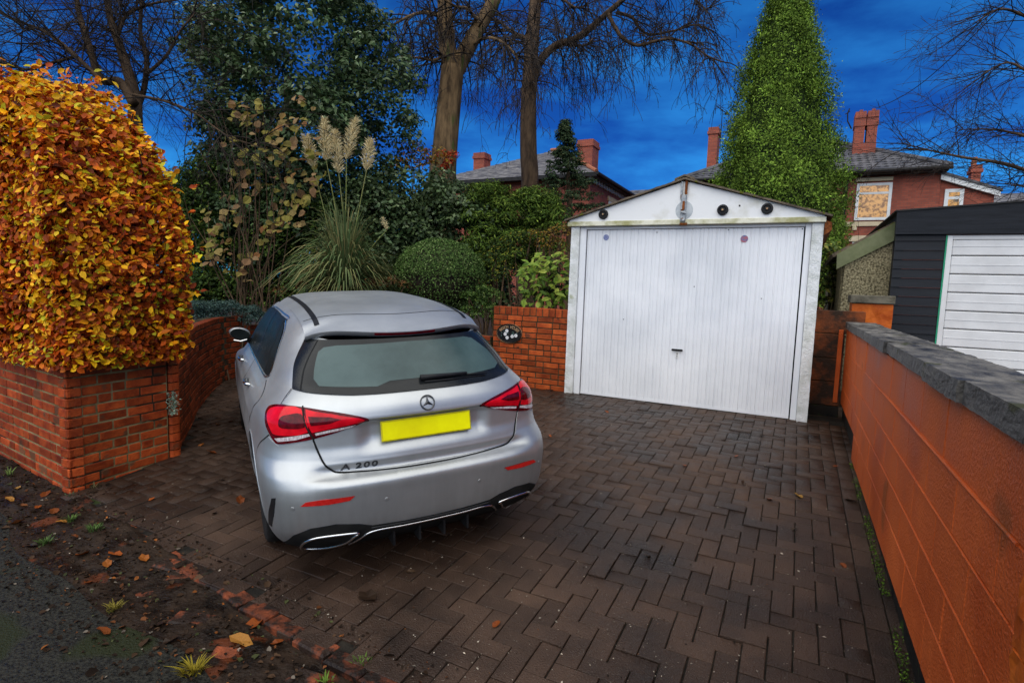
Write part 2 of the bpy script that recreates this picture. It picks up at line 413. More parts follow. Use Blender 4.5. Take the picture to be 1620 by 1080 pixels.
def vnoise(x, y, s, seed=0):
    """cheap smooth value noise"""
    x, y = x * s + seed * 17.3, y * s + seed * 9.1
    i, j = math.floor(x), math.floor(y); fx, fy = x - i, y - j
    def h(a, b):
        t = math.sin(a * 127.1 + b * 311.7 + seed * 74.7) * 43758.5453
        return t - math.floor(t)
    fx, fy = fx * fx * (3 - 2 * fx), fy * fy * (3 - 2 * fy)
    return (h(i, j) * (1 - fx) + h(i + 1, j) * fx) * (1 - fy) + (h(i, j + 1) * (1 - fx) + h(i + 1, j + 1) * fx) * fy
def verge_z(x, y):
    e = edge_y(x) - y
    t = min(1.0, max(0.0, (y - road_y(x)) / 0.12))
    h = 0.016 * vnoise(x, y, 3) + 0.018 * vnoise(x, y, 9, 1) + 0.012 * vnoise(x, y, 24, 2) - 0.022
    cover = min(1.0, max(0.0, (-2.0 - x) / 0.8))
    h += 0.016 * cover * min(1.0, max(0, 1 - abs(e) / 0.35)) * vnoise(x, y, 4, 3)
    h -= .010
    if x > -2.75 and e < .16: h -= .022 * min(1.0, (.16 - e) / .08) * min(1.0, (x + 2.75) / .3)
    if e < 0.0: h -= 0.10 * min(1.0, -e / 0.22)
    return G(y) + h * t - 0.006 * (1 - t)
xs = [-20, -12] + list(np.linspace(-8, 0.45, 190))
sheet('verge', xs, lambda x: road_y(x) - 0.03, lambda x: edge_y(x) + 0.20, 56, verge_z, M['mud'])

# ------------------------------------------------------------------ the drive: herringbone pavers
PLAN = [(-4.77, 2.9), (-4.81, 3.06), (-5.37, 3.52), (-6.16, 4.20), (-7.01, 5.07), (-7.23, 5.57), (-7.12, 6.3), (-6.5, 6.9), (-5.4, 7.12), (-4.4, 7.0), (-3.76, 6.90)]
DRIVE = [(-4.70, edge_y(-4.7))] + PLAN + [(-2.60, 6.90), (0.55, 6.95), (0.55, edge_y(0.55))]
def inpoly(x, y, P):
    c = False; j = len(P) - 1
    for i in range(len(P)):
        if (P[i][1] > y) != (P[j][1] > y) and x < (P[j][0] - P[i][0]) * (y - P[i][1]) / (P[j][1] - P[i][1]) + P[i][0]: c = not c
        j = i
    return c
xs = list(np.linspace(-7.5, 0.72, 30))
drive = sheet('driveway', xs, lambda x: edge_y(x), lambda x: 7.2, 12, lambda x, y: G(y) - 0.012, M['sand'])
PA = 0.104
def paver_vf(l, w, h=0.05, ch=0.006):
    hx, hy = l / 2, w / 2
    V = [(sx * hx, sy * hy, -h) for sx, sy in ((-1, -1), (1, -1), (1, 1), (-1, 1))]
    V += [(sx * hx, sy * hy, -ch) for sx, sy in ((-1, -1), (1, -1), (1, 1), (-1, 1))]
    V += [(sx * (hx - ch), sy * (hy - ch), 0) for sx, sy in ((-1, -1), (1, -1), (1, 1), (-1, 1))]
    F = [(8, 9, 10, 11)] + [(4 + i, 4 + (i + 1) % 4, 8 + (i + 1) % 4, 8 + i) for i in range(4)] + [(i, (i + 1) % 4, 4 + (i + 1) % 4, 4 + i) for i in range(4)]
    return V, F
PVh, PF = paver_vf(2 * PA - 0.0060, PA - 0.0028, ch=0.0028)
PVv, PF = paver_vf(2 * PA - 0.0028, PA - 0.0060, ch=0.0028)
PVh = np.array(PVh); PVv = np.array(PVv); PFa = np.array(PF)
paver_me = [mesh_data('paver', PVh, PF, M['paver']), mesh_data('paver', PVv, PF, M['paver'])]
slots = []
for i in range(-76, 5):
    for j in range(12, 70):
        t = (i - j) % 4
        if t == 0 and i == 3: cx, cy, rz = (i + 0.5) * PA, (j + 0.5) * PA, 9.0
        elif t == 0: cx, cy, rz = (i + 1) * PA, (j + 0.5) * PA, 0.0
        elif t == 3: cx, cy, rz = (i + 0.5) * PA, (j + 1) * PA, math.pi / 2
        else: continue
        if i > 3: continue
        slots.append((cx, cy, rz))
for k in range(0, 26):                          # running border course beside the painted wall
    slots.append((0.469, 1.75 + k * 2 * PA, math.pi / 2))
    slots.append((0.469 + PA, 1.75 + k * 2 * PA, math.pi / 2))
ok = []
for (x, y, rz) in slots:
    if y < edge_y(x) + 0.01 or y > 6.92: continue
    if not inpoly(min(x, 0.50), y, DRIVE): continue
    ok.append((x, y, rz))
def score(p):
    d = np.array([p[0], p[1], G(p[1])]) - CAM; z = d @ FWD
    px = CXP + FPX * (d @ RIGHT) / z; py = CYP - FPX * (d @ UP) / z
    vis = 0 < px < 1620 and 0 < py < 1085
    if vis and 430 < px < 845 and py < 850 - (px - 430) * 0.13: vis = False     # under the car
    return z if vis else 1e3 + z
ok.sort(key=score)
ths = math.atan(SL)
fieldV, fieldF, fieldC = [], [], []
for k, (x, y, rz) in enumerate(ok):
    dz = random.gauss(0, 0.0022); tx, ty = random.gauss(0, 0.010), random.gauss(0, 0.010)
    sl = ths if y > Y0 else 0.0
    half_ = rz > 8
    if half_: rz = 0.0
    if k < 300 and not half_:
        o = obj('paver', paver_me[1 if rz > .5 else 0], drive, (x + random.gauss(0, .001), y + random.gauss(0, .001), G(y) + dz), None)
        o.rotation_euler = (Matrix.Rotation(sl, 3, 'X') @ Matrix.Rotation(rz + random.gauss(0, .008), 3, 'Z') @ Matrix.Rotation(tx, 3, 'X') @ Matrix.Rotation(ty, 3, 'Y')).to_euler()
    else:
        R3 = np.array(Matrix.Rotation(sl, 3, 'X') @ Matrix.Rotation(rz + random.gauss(0, .008), 3, 'Z') @ Matrix.Rotation(tx, 3, 'X') @ Matrix.Rotation(ty, 3, 'Y'))
        fieldF.append(PFa + 12 * len(fieldV)); fieldV.append(((PVv if rz > .5 else PVh) * (np.array([.49, 1, 1]) if half_ else 1.0)) @ R3.T + np.array([x, y, G(y) + dz])); fieldC.append(np.full((12, 3), random.random()))
big_mesh('paver_field', np.concatenate(fieldV), np.concatenate(fieldF), M['paver_attr'], drive, np.concatenate(fieldC), kind='stuff')
# red brick edging along the road side of the drive
EV, EF = paver_vf(0.212, 0.100, 0.06, 0.009)
edge_me = mesh_data('edging_brick', EV, EF, M['edge_brick'])
x = 0.35
while x > -4.5:
    y = edge_y(x)
    sink = 0.006 if x > -2.3 else 0.004 + 0.014 * random.random()
    o = obj('edging_brick', edge_me, drive, (x, y, G(y) - sink + (.0065 if x > -2.6 else .004)))
    o.rotation_euler = (random.gauss(0, .03), random.gauss(0, .03), math.atan(-0.128) + random.gauss(0, .04))
    x -= 0.222 * math.cos(math.atan(0.128))
vg = bpy.data.objects['verge']
for px, py, rz in [(640, 1010, .3), (300, 905, 0.6), (242, 930, .5), (305, 975, .35), (275, 895, .2), (195, 905, .9), (470, 1062, .1), (372, 1030, .5)]:
    p = CAM + ray(px, py) * ((-HC) / ray(px, py)[2])
    o = obj('sunken_brick', edge_me, vg, (p[0], p[1], verge_z(p[0], p[1]) + 0.001))
    o.rotation_euler = (random.gauss(0, .06), random.gauss(0, .06), rz)

# ================================================================== BRICK WALLS
_bm = {}
def brick_me(l, h, d, mat):
    k = (round(l, 3), round(h, 3), round(d, 3), mat.name)
    if k not in _bm:
        _bm[k] = mesh_data('brick', *box_vf((-l / 2, -d / 2, -h / 2), (l / 2, d / 2, h / 2), 0.0045), mat)
    return _bm[k]
def along(path, s):
    for a, b in zip(path[:-1], path[1:]):
        L = math.dist(a, b)
        if s <= L or b is path[-1]:
            t = s / L; return (a[0] + (b[0] - a[0]) * t, a[1] + (b[1] - a[1]) * t), math.atan2(b[1] - a[1], b[0] - a[0])
        s -= L
def smooth_path(P, n=8):
    P = [np.array(p, float) for p in P]; out = []
    for i in range(len(P) - 1):
        p0 = P[max(0, i - 1)]; p1 = P[i]; p2 = P[i + 1]; p3 = P[min(len(P) - 1, i + 2)]
        for k in range(n):
            t = k / n
            out.append(tuple(0.5 * ((2 * p1) + (-p0 + p2) * t + (2 * p0 - 5 * p1 + 4 * p2 - p3) * t * t + (-p0 + 3 * p1 - 3 * p2 + p3) * t ** 3)))
    out.append(tuple(P[-1])); return out
def brick_face(parent, path, z0, ncourse, mat, ch=0.075, bl=0.225, joint=0.0125, depth=0.10, side=1, start=0, header=0.3):
    """bricks whose outer face follows the path; side=+1: the wall body lies to the left of the path"""
    tot = sum(math.dist(a, b) for a, b in zip(path[:-1], path[1:])); R0 = root_loc(parent)
    cnt = 0
    for c in range(ncourse):
        s = 0.0; first = True
        while s < tot - 0.02:
            if first: l = bl * (1.0 if (c + start) % 2 == 0 else 0.478); first = False
            else: l = bl if random.random() > header else bl * 0.478
            l = min(l, tot - s)
            if tot - s - l < 0.06: l = tot - s
            (x, y), a = along(path, s + l / 2)
            nx, ny = -math.sin(a) * side, math.cos(a) * side
            off = depth / 2 + random.gauss(0, 0.0012)
            o = obj('brick', brick_me(max(0.03, l - joint), ch - joint, depth, mat), parent,
                    (x + nx * off - R0.x, y + ny * off - R0.y, z0 + (c + 0.5) * ch + random.gauss(0, 0.0008) - R0.z),
                    (random.gauss(0, .004), random.gauss(0, .004), a + random.gauss(0, .004)))
            s += l; cnt += 1
    return cnt
def wall_core(parent, path, z0, z1, mat, side=1, inset=0.005, thick=0.2, name='mortar_core'):
    V = []; F = []
    P = [np.array(p) for p in path]
    for i, p in enumerate(P):
        t = P[min(i + 1, len(P) - 1)] - P[max(i - 1, 0)]; t = t / np.linalg.norm(t)
        nn = np.array([-t[1], t[0]]) * side
        for q, z in ((p + nn * inset, z0), (p + nn * inset, z1), (p + nn * thick, z1), (p + nn * thick, z0)): V.append((q[0], q[1], z))
    for i in range(len(P) - 1):
        for k in range(4): F.append((4 * i + k, 4 * i + (k + 1) % 4, 4 * i + 4 + (k + 1) % 4, 4 * i + 4 + k))
    F.append((0, 1, 2, 3)); F.append(tuple(4 * (len(P) - 1) + k for k in (3, 2, 1, 0)))
    return mk(name, V, F, mat, parent)

# planter wall at the road corner
PC = (-4.688, 2.150); PR_ = (-4.775, 2.944)
pw = empty('brick_planter_wall', (PC[0], PC[1], 0), 'red brick planter wall corner beneath the golden copper beech hedge', 'wall')
fpath = [PC, (-7.0, 2.40)]; rpath = [PC, PR_]
brick_face(pw, fpath, -0.02, 13, M['brick'], side=-1, start=0)
brick_face(pw, rpath, -0.02, 13, M['brick'], side=1, start=1)
wall_core(pw, [(PC[0] - .06, PC[1] + .0065), (-7.0, 2.402)], -0.05, 0.952, M['mortar'], side=-1)
wall_core(pw, [(PC[0] - .0067, PC[1] + .06), PR_], -0.05, 0.950, M['mortar'], side=1)
# bull-nosed pier end set back beside it
bn = empty('brick_gate_pier', (-4.80, 3.0, 0), 'narrow stack of rounded red bricks where the planter wall turns in', 'pier')
for c in range(13):
    V, F = [], []
    prof = [(-4.775, 2.955), (-4.762, 2.975)] + [(-4.805 + 0.045 * math.cos(a), 3.015 + 0.045 * math.sin(a)) for a in np.linspace(0, 1.4, 6)] + [(-4.90, 3.10), (-4.95, 2.98)]
    V, F = prism_vf(prof, 'z', -0.02 + c * 0.075 + 0.005, -0.02 + (c + 1) * 0.075 - 0.005)
    mk('brick', V, F, M['brick'], bn)
V, F = prism_vf([(-4.785, 2.965), (-4.775, 3.0), (-4.81, 3.045), (-4.895, 3.09), (-4.94, 2.98)], 'z', -0.05, 0.95)
mk('mortar_core', V, F, M['mortar_dark'], bn)
# curved wall behind the car
cpath = smooth_path([(-4.88, 3.09), (-5.37, 3.52), (-6.16, 4.20), (-6.95, 5.02), (-7.20, 5.57)])
cw = empty('curved_brick_wall', (-6.2, 4.2, 0.1), 'curved dark red brick retaining wall below the blue green juniper', 'wall')
brick_face(cw, cpath, 0.05, 14, M['brick_wet_shaded'], side=1, header=0.0)
wall_core(cw, cpath[1:], 0.0, 1.09, M['mortar_dark'], side=1)
c2path = smooth_path([(-7.205, 5.59), (-7.12, 6.3), (-6.5, 6.9), (-5.4, 7.12), (-4.4, 7.0), (-3.80, 6.905)])
cw2 = empty('back_brick_wall', (-5.4, 7.1, 0.3), 'low brick retaining wall hidden behind the silver car', 'wall')
brick_face(cw2, c2path, 0.05, 12, M['brick_wet_shaded'], side=1, header=0.0)
wall_core(cw2, c2path, 0.0, 0.94, M['mortar_dark'], side=1)
# short wall with the house name
lw = empty('brick_sign_wall', (-3.2, 6.9, 0.3), 'short red brick wall with upright brick coping beside the white garage', 'wall')
lp = [(-3.755, 6.89), (-2.64, 6.89)]
brick_face(lw, lp, 0.285, 13, M['brick_dark'], ch=0.0755, side=1, header=0.15)
nb = 12
for k in range(nb):
    w = 1.115 / nb
    obj('brick', brick_me(w - 0.011, 0.106, 0.21, M['brick_dark']), lw, (-3.755 + (k + .5) * w + 3.2, 6.89 + 0.105 - 6.9 + random.gauss(0, .002), 1.267 + 0.056 - 0.3 + random.gauss(0, .0015)), (0, 0, random.gauss(0, .008)))
mk('mortar_core', *box_vf((-3.752, 6.897, 0.2), (-2.645, 7.09, 1.366)), M['mortar_dark'], lw)
for c in range(13):
    obj('brick', brick_me(0.19, 0.0655, 0.09, M['brick_dark']), lw, (-3.755 + 0.045 + 3.2 - .001, 6.89 + 0.2 - 6.9 + .05, 0.285 + (c + .5) * 0.0755 - 0.3), (0, 0, math.pi / 2))

# oval name plaque
def text_mesh(body, size, ext, spacing=1.0, bold=0.0):
    cu = bpy.data.curves.new('letters', 'FONT'); cu.body = body; cu.size = size; cu.extrude = ext; cu.offset = bold
    cu.align_x = 'CENTER'; cu.align_y = 'CENTER'; cu.space_character = spacing
    o = bpy.data.objects.new('letters_tmp', cu); COL.objects.link(o)
    bpy.context.view_layer.update()
    me = bpy.data.meshes.new_from_object(o.evaluated_get(bpy.context.evaluated_depsgraph_get()))
    bpy.data.objects.remove(o, do_unlink=True)
    return me
M['gold'] = pmat('brass_rim', (0.30, 0.18, 0.10), (0.50, 0.33, 0.18), 30, 0.5, metallic=0.2)
M['petal'] = pmat('white_enamel', (0.62, 0.64, 0.66), (0.78, 0.78, 0.78), 10, 0.4)
M['plaqueleaf'] = pmat('grey_green_enamel', (0.06, 0.12, 0.10), (0.12, 0.20, 0.17), 20, 0.45)
SGN = (-3.49, 6.877, 1.012)
sg = empty('house_name_plaque', SGN, 'oval black plaque with white flowers reading BEECH HOUSE on brick wall', 'sign')
def ell(rx, rz, y0, y1, name, mat, parent, n=40, hole=None):
    P = [(rx * math.cos(2 * math.pi * k / n), rz * math.sin(2 * math.pi * k / n)) for k in range(n)]
    if hole is None: V, F = prism_vf(P, 'y', y0, y1)
    else:
        Q = [(hole[0] * math.cos(2 * math.pi * k / n), hole[1] * math.sin(2 * math.pi * k / n)) for k in range(n)]
        V = [(p[0], y, p[1]) for y in (y0, y1) for p in P] + [(p[0], y, p[1]) for y in (y0, y1) for p in Q]
        F = []
        for k in range(n):
            j = (k + 1) % n
            F += [(k, j, 2 * n + j, 2 * n + k), (k, n + k, n + j, j), (2 * n + k, 2 * n + j, 3 * n + j, 3 * n + k)]
    return mk(name, V, F, mat, parent, world=False)
ell(.190, .130, .010, -.004, 'plate', M['black'], sg)
ell(.196, .136, .011, -.009, 'rim', M['gold'], sg, hole=(.183, .123))
for i, chh in enumerate('BEECH HOUSE'):
    if chh == ' ': continue
    a = math.radians(152 - 124 * i / 10)
    me = text_mesh(chh, 0.052, 0.0015, 1.0, .0012); me.materials.clear(); me.materials.append(M['gold'])
    o = obj('letter', me, sg, (.150 * math.cos(a), -.0065, .094 * math.sin(a) - .004))
    tang = math.atan2(.094 * math.cos(a), -.150 * math.sin(a))
    o.rotation_euler = (math.pi / 2, 0, 0)
    o.rotation_euler = (Matrix.Rotation(-(tang + math.pi) if tang < -math.pi / 2 or tang > math.pi / 2 else -tang, 3, 'Y') @ Matrix.Rotation(math.pi / 2, 3, 'X')).to_euler()
for fx, fz in [(-.035, .035), (-.060, -.010), (-.028, -.058), (.050, -.035), (.105, -.022)]:
    fl = None
    mb = MB()
    for k in range(6):
        a = k * math.pi / 3
        P = [(fx + .014 * math.cos(a) + .011 * math.cos(t), fz + .014 * math.sin(a) + .011 * math.sin(t)) for t in np.linspace(0, 2 * math.pi, 9)[:-1]]
        mb.add(*prism_vf(P, 'y', -.004 - .0002 * k, -.0075 - .0002 * k))
    f = mb.build('flower', M['petal'], sg, world=False)
    P = [(fx + .007 * math.cos(t), fz + .007 * math.sin(t)) for t in np.linspace(0, 2 * math.pi, 9)[:-1]]
    mk('flower_eye', *prism_vf(P, 'y', -.0075, -.0100), M['gold'], f, world=False)
mb = MB()
for k in range(16):
    cx_, cz_ = random.uniform(-.12, .12), random.uniform(-.05, .03); a = random.uniform(0, 6.28)
    P = [(cx_ + math.cos(a) * u + -math.sin(a) * v, cz_ + math.sin(a) * u + math.cos(a) * v) for u, v in ((-.016, 0), (0, .005), (.016, 0), (0, -.005))]
    mb.add(*prism_vf(P, 'y', -.004, -.0056))
mb.build('painted_leaves', M['plaqueleaf'], sg, world=False)

# ================================================================== PAINTED BLOCK WALL (right)
WX = 0.53
ow = empty('painted_block_wall', (WX, 4.4, 0.1), 'orange painted concrete block wall running along the right of the drive', 'wall')
zc_ = [0.255, 0.475, 0.665, 0.870, 1.075, 1.322]
for c in range(5):
    y = 1.655; first = True
    while y < 7.30:
        l = 0.45 if not (first and c % 2) else 0.225
        first = False
        y1 = min(y + l, 7.32)
        if not (c == 0 and y > 5.55):
            a = (WX + random.gauss(0, .0012), y + 0.0022, zc_[c] + 0.0022); b = (WX + 0.2, min(y1, 5.65) - 0.0022 if c == 0 else y1 - 0.0022, zc_[c + 1] - 0.0022)
            if b[1] - a[1] > 0.05: mk('block', *box_vf(a, b, 0.004), M['orange'], ow)
        y = y1
MB().box((WX + 0.004, 1.655, 0.256), (WX + 0.19, 5.65, 1.32)).box((WX + 0.0045, 5.65, 0.476), (WX + 0.19, 7.32, 1.32)).build('painted_joints', M['orange'], ow)
MB().box((WX + 0.04, 1.655, -0.1), (WX + 0.18, 5.66, 0.257)).box((WX + 0.035, 5.66, 0.1), (WX + 0.18, 7.4, 0.478)).build('plinth', M['plinth'], ow)
mk('mortar_ridge', *tube_vf([(WX - .001, 1.75, 1.073), (WX - .003, 3.0, 1.076), (WX - .002, 4.6, 1.074)], [.006, .009, .004], 6), M['orange'], ow)
mk('mortar_ridge', *tube_vf([(WX - .0005, 1.75, .868), (WX - .002, 3.0, .871), (WX - .001, 6.0, .870)], [.003, .005, .003], 6), M['orange'], ow)
mk('mortar_ridge', *tube_vf([(WX - .0005, 1.75, .664), (WX - .001, 2.6, .666), (WX - .000, 5.0, .665)], [.003, .0045, .002], 6), M['orange'], ow)
# coping stones
def rough_box(a, b, step, amp, seed, keep=()):
    bm = bmesh.new(); V, F = box_vf(a, b)
    vs_ = [bm.verts.new(v) for v in V]
    for f in F: bm.faces.new([vs_[i] for i in f])
    for _ in range(8):
        lo_ = [e for e in bm.edges if e.calc_length() > step]
        if not lo_: break
        bmesh.ops.subdivide_edges(bm, edges=lo_, cuts=1, use_grid_fill=True)
    bmesh.ops.triangulate(bm, faces=bm.faces[:])
    bm.normal_update()
    for v in bm.verts:
        d = amp * (vnoise(v.co.x + v.co.z * 1.7, v.co.y, 14, seed) + 0.6 * vnoise(v.co.x * 1.3 + v.co.y, v.co.z, 38, seed + 1) - 0.8)
        v.co += v.normal * d
    V = [tuple(v.co) for v in bm.verts]; bm.verts.index_update(); F = [tuple(v.index for v in f.verts) for f in bm.faces]
    bm.free(); return V, F
y = 1.15; k = 0
while y < 7.15:
    l = random.uniform(0.56, 0.66); y1 = min(y + l, 7.22)
    dx = random.gauss(0, .006)
    V, F = rough_box((WX - 0.024 + dx, y + .004, 1.328 + random.gauss(0, .002)), (WX + 0.255 + dx, y1 - .004, 1.400 + random.gauss(0, .003)), 0.05, 0.006, k)
    mk('coping_stone', V, F, M['coping'], ow); y = y1; k += 1
# rough pier at the near end
npier = empty('rough_orange_pier', (WX + .1, 1.4, 0), 'rough faced bright orange pier at the near end of the wall', 'pier')
zz = -0.05
for k in range(6):
    V, F = rough_box((WX - 0.020, 1.22, zz + .004), (WX + 0.27, 1.648, zz + 0.226), 0.035, 0.016, 30 + k)
    mk('stone_block', V, F, M['orange_rough'], npier); zz += 0.229
# old block return wall behind and capped pier
fw = empty('weathered_block_wall', (0.35, 7.4, 0.3), 'stained old block wall filling the gap right of the garage', 'wall')
zt_ = [0.2, 0.42, 0.70, 0.97, 1.25, 1.515]
for c in range(5):
    mk('block', *box_vf((0.17, 7.345 + random.gauss(0, .003), zt_[c] + .004), (0.70 if c == 4 else 0.52, 7.55, zt_[c + 1] - .004), 0.006), M['oldblock'] if c else M['plinth'], fw)
mk('mortar_core', *box_vf((0.175, 7.36, 0.1), (0.515, 7.54, 1.50)), M['mortar_dark'], fw)
mk('render_strip', *box_vf((0.455, 7.325, 0.47), (0.50, 7.344, 1.30), .003), M['orange'], fw)
cp = empty('capped_orange_pier', (0.8, 7.9, 0.4), 'orange pier with grey stone cap against the pebbledash garage', 'pier')
V, F = rough_box((0.60, 7.90, 0.2), (1.02, 8.25, 1.600), 0.09, 0.014, 60); mk('pier_body', V, F, M['orange_rough'], cp)
mk('stone_cap', *box_vf((0.575, 7.87, 1.604), (1.03, 8.28, 1.70), 0.008), M['stonecap'], cp)

# ================================================================== WHITE GARAGE
GY = 6.82
gz = 0.295
ga = empty('white_garage', (-1.21, GY, gz), 'white concrete garage with shallow gable and up and over door', 'garage')
EL, ER, AX, AZ, EZ = -2.665, 0.215, -1.244, 2.945, 2.50
mk('gable_panel', *prism_vf([(EL + .02, 2.497), (ER - .02, 2.497), (ER - .02, 2.515), (AX + .02, AZ - .02), (AX - .02, AZ - .02), (EL + .02, 2.515)], 'y', GY - .030, GY + .06), M['gablewhite'], ga)
mk('beam', *box_vf((EL, GY - .040, 2.440), (ER, GY + .05, 2.496), .004), M['beamwhite'], ga)
V, F = rough_box((-2.625, GY, gz - .05), (-2.515, GY + .20, 2.438), 0.05, 0.004, 80); mk('column', V, F, M['roughcast'], ga)
V, F = rough_box((0.092, GY, gz - .05), (0.200, GY + .20, 2.438), 0.05, 0.004, 81); mk('column', V, F, M['roughcast'], ga)
mk('door_post', *box_vf((-2.513, GY + .03, gz - .03), (-2.432, GY + .12, 2.438), .004), M['garagewhite'], ga)
mk('door_post', *box_vf((0.030, GY + .03, gz - .03), (0.090, GY + .12, 2.438), .004), M['garagewhite'], ga)
mk('door_head', *box_vf((-2.43, GY + .03, 2.405), (0.028, GY + .12, 2.438), .003), M['garagewhite'], ga)
mk('dark_interior', *box_vf((-2.45, GY + .10, gz - .03), (0.05, GY + .115, 2.41)), M['blackmatt'], ga)
# ribbed door
D0, D1, DB, DT = -2.420, 0.016, gz + .012, 2.398
prof = []
x = D0; prof.append((x, 0))
nr = 27; p_ = (D1 - D0) / nr
for k in range(nr):
    x0 = D0 + k * p_
    prof += [(x0 + .010, 0), (x0 + .014, .009), (x0 + .024, .009), (x0 + .028, 0.0)]
    prof += [(x0 + p_ * .58, 0.0), (x0 + p_ * .58 + .004, .004), (x0 + p_ * .58 + .008, 0.0)]
prof.append((D1, 0))
V = []; F = []
for (xx, d) in prof:
    for z in (DB, DB + .05, 0.9, 1.6, DT - .05, DT): V.append((xx, GY + .050 + d, z))
for i in range(len(prof) - 1):
    for j in range(5): F.append((i * 6 + j, (i + 1) * 6 + j, (i + 1) * 6 + j + 1, i * 6 + j + 1))
dr = mk('door', V, F, M['garagewhite'], ga)
mk('bottom_seal', *box_vf((D0, GY + .040, gz - .012), (D1, GY + .058, gz + .012)), M['blackmatt'], dr)
mk('bottom_rail', *box_vf((D0, GY + .046, gz + .013), (D1, GY + .0495, gz + .045)), M['garagewhite'], dr)
hd = MB(); hd.box((-1.290, GY + .012, 0.960), (-1.160, GY + .030, 0.985), .006).box((-1.235, GY + .03, 0.962), (-1.215, GY + .05, 0.982)); hd.build('handle', M['black'], dr)
kp = mk('lock_plate', *box_vf((-1.245, GY + .044, 0.875), (-1.205, GY + .0495, 0.955), .003), M['whitepaint'], dr)
mk('keyhole', *box_vf((-1.229, GY + .0425, 0.888), (-1.221, GY + .0445, 0.912)), M['blackmatt'], kp)
mk('keyhole', *box_vf((-1.232, GY + .0425, 0.920), (-1.218, GY + .0445, 0.934)), M['blackmatt'], kp)
M['sticker'] = pmat('blue_sticker', (0.08, 0.13, 0.30), (0.30, 0.30, 0.45), 60, 0.4)
M['sticker2'] = pmat('blue_red_sticker', (0.07, 0.18, 0.36), (0.50, 0.12, 0.10), 45, 0.4)
for (xx, zz_, r, mt) in ((-2.177, 2.305, .036, 'sticker'), (-0.573, 2.278, .040, 'sticker2')):
    mk('round_sticker', *prism_vf([(xx + r * math.cos(a), zz_ + r * math.sin(a)) for a in np.linspace(0, 2 * math.pi, 25)[:-1]], 'y', GY + .0475, GY + .0455), M[mt], dr)
for (xx, zz_) in ((-1.55, 2.36), (-.745, 2.38), (.0, 2.38), (-1.9, 1.3), (-.35, 1.62), (-1.08, 1.73)):
    mk('rivet', *prism_vf([(xx + .006 * math.cos(a), zz_ + .006 * math.sin(a)) for a in np.linspace(0, 2 * math.pi, 9)[:-1]], 'y', GY + .049, GY + .044), M['blackmatt'], dr)
for (xx, zz_) in ((-2.200, 2.578), (-0.813, 2.592), (-0.358, 2.592)):
    V, F = lathe_vf([(0.0005, .030), (.016, .030), (.018, .022), (.028, .020), (.040, .030), (.055, .028), (.060, .018), (.060, 0)], 28)
    V = [(xx + a, GY - .030 - c, zz_ + b) for a, b, c in V]
    d = mk('rubber_disc', V, F, M['black'], ga, smooth=False)
    V, F = lathe_vf([(0.0005, .034), (.010, .034), (.012, .026)], 12)
    mk('disc_hub', [(xx + a, GY - .030 - c, zz_ + b) for a, b, c in V], F, M['gold'], d)
mk('rivet', *prism_vf([(-.64 + .010 * math.cos(a), 2.634 + .010 * math.sin(a)) for a in np.linspace(0, 2 * math.pi, 9)[:-1]], 'y', GY - .029, GY - .034), M['blackmatt'], ga)
# remains of an old lamp
mk('stain_disc', *prism_vf([(-1.235 + .098 * math.cos(a), 2.600 + .105 * math.sin(a)) for a in np.linspace(0, 2 * math.pi, 33)[:-1]], 'y', GY - .028, GY - .0325), M['greyspot'], ga)
lmp = mk('lamp_bracket', *box_vf((-1.272, GY - .062, 2.47), (-1.212, GY - .033, 2.77), .006), M['galv'], ga)
MB().box((-1.236, GY - .068, 2.775), (-1.208, GY - .045, 2.935), .005).build('rusty_strap', M['rust'], lmp)
MB().box((-1.252, GY - .078, 2.60), (-1.226, GY - .063, 2.70), .004).build('rusty_clip', M['rust'], lmp)
MB().box((-1.285, GY - .05, 2.72), (-1.262, GY - .034, 2.93), .004).build('steel_strap', M['galv'], lmp)
MB().tube([(-1.262, GY - .068, 2.58), (-1.232, GY - .085, 2.57), (-1.205, GY - .07, 2.56)], .011, 8).tube([(-1.25, GY - .066, 2.50), (-1.22, GY - .08, 2.475)], .016, 8).build('broken_fitting', M['galv'], lmp)
mk('rust_patch', *box_vf((-1.275, GY - .048, 2.432), (-1.19, GY - .041, 2.458), .003), M['rust'], lmp)
# roof sheets
for (x0, z0, x1, z1, nm) in ((EL - .03, EZ + .002, AX, AZ, 'L'), (ER + .055, EZ - .010, AX, AZ, 'R')):
    V = []; F = []; nS = 90
    for i in range(nS + 1):
        t = i / nS
        for (yy, dz) in ((GY - .07, 0), (GY + 5.0, 0), (GY + 5.0, .015), (GY - .07, .015)):
            w_ = .006 * vnoise(t * 30, 0, 1, 5) + .004 * vnoise(t * 90, 0, 1, 6)
            V.append((x0 + (x1 - x0) * t, yy - w_ * 2, z0 + (z1 - z0) * t + dz + w_ * (1 if dz else 0)))
    for i in range(nS):
        for k in range(4): F.append((4 * i + k, 4 * i + (k + 1) % 4, 4 * i + 4 + (k + 1) % 4, 4 * i + 4 + k))
    F += [(0, 1, 2, 3), (4 * nS + 3, 4 * nS + 2, 4 * nS + 1, 4 * nS)]
    mk('roof_sheet', V, F, M['asbestos'], ga)
mk('ridge_cap', *prism_vf([(AX - .11, AZ - .010), (AX, AZ + .035), (AX + .11, AZ - .010), (AX + .11, AZ + .012), (AX, AZ + .055), (AX - .11, AZ + .012)], 'y', GY - .085, GY + 5.0), M['asbestos'], ga)
mk('side_wall', *box_vf((-2.615, GY + .20, gz - .05), (-2.53, GY + 4.9, 2.49)), M['roughcast'], ga)
mk('side_wall', *box_vf((0.11, GY + .20, gz - .05), (0.19, GY + 4.9, 2.48)), M['roughcast'], ga)
mk('back_wall', *prism_vf([(-2.53, gz), (0.11, gz), (0.11, 2.48), (AX, 2.93), (-2.53, 2.48)], 'y', GY + 4.8, GY + 4.88), M['roughcast'], ga)
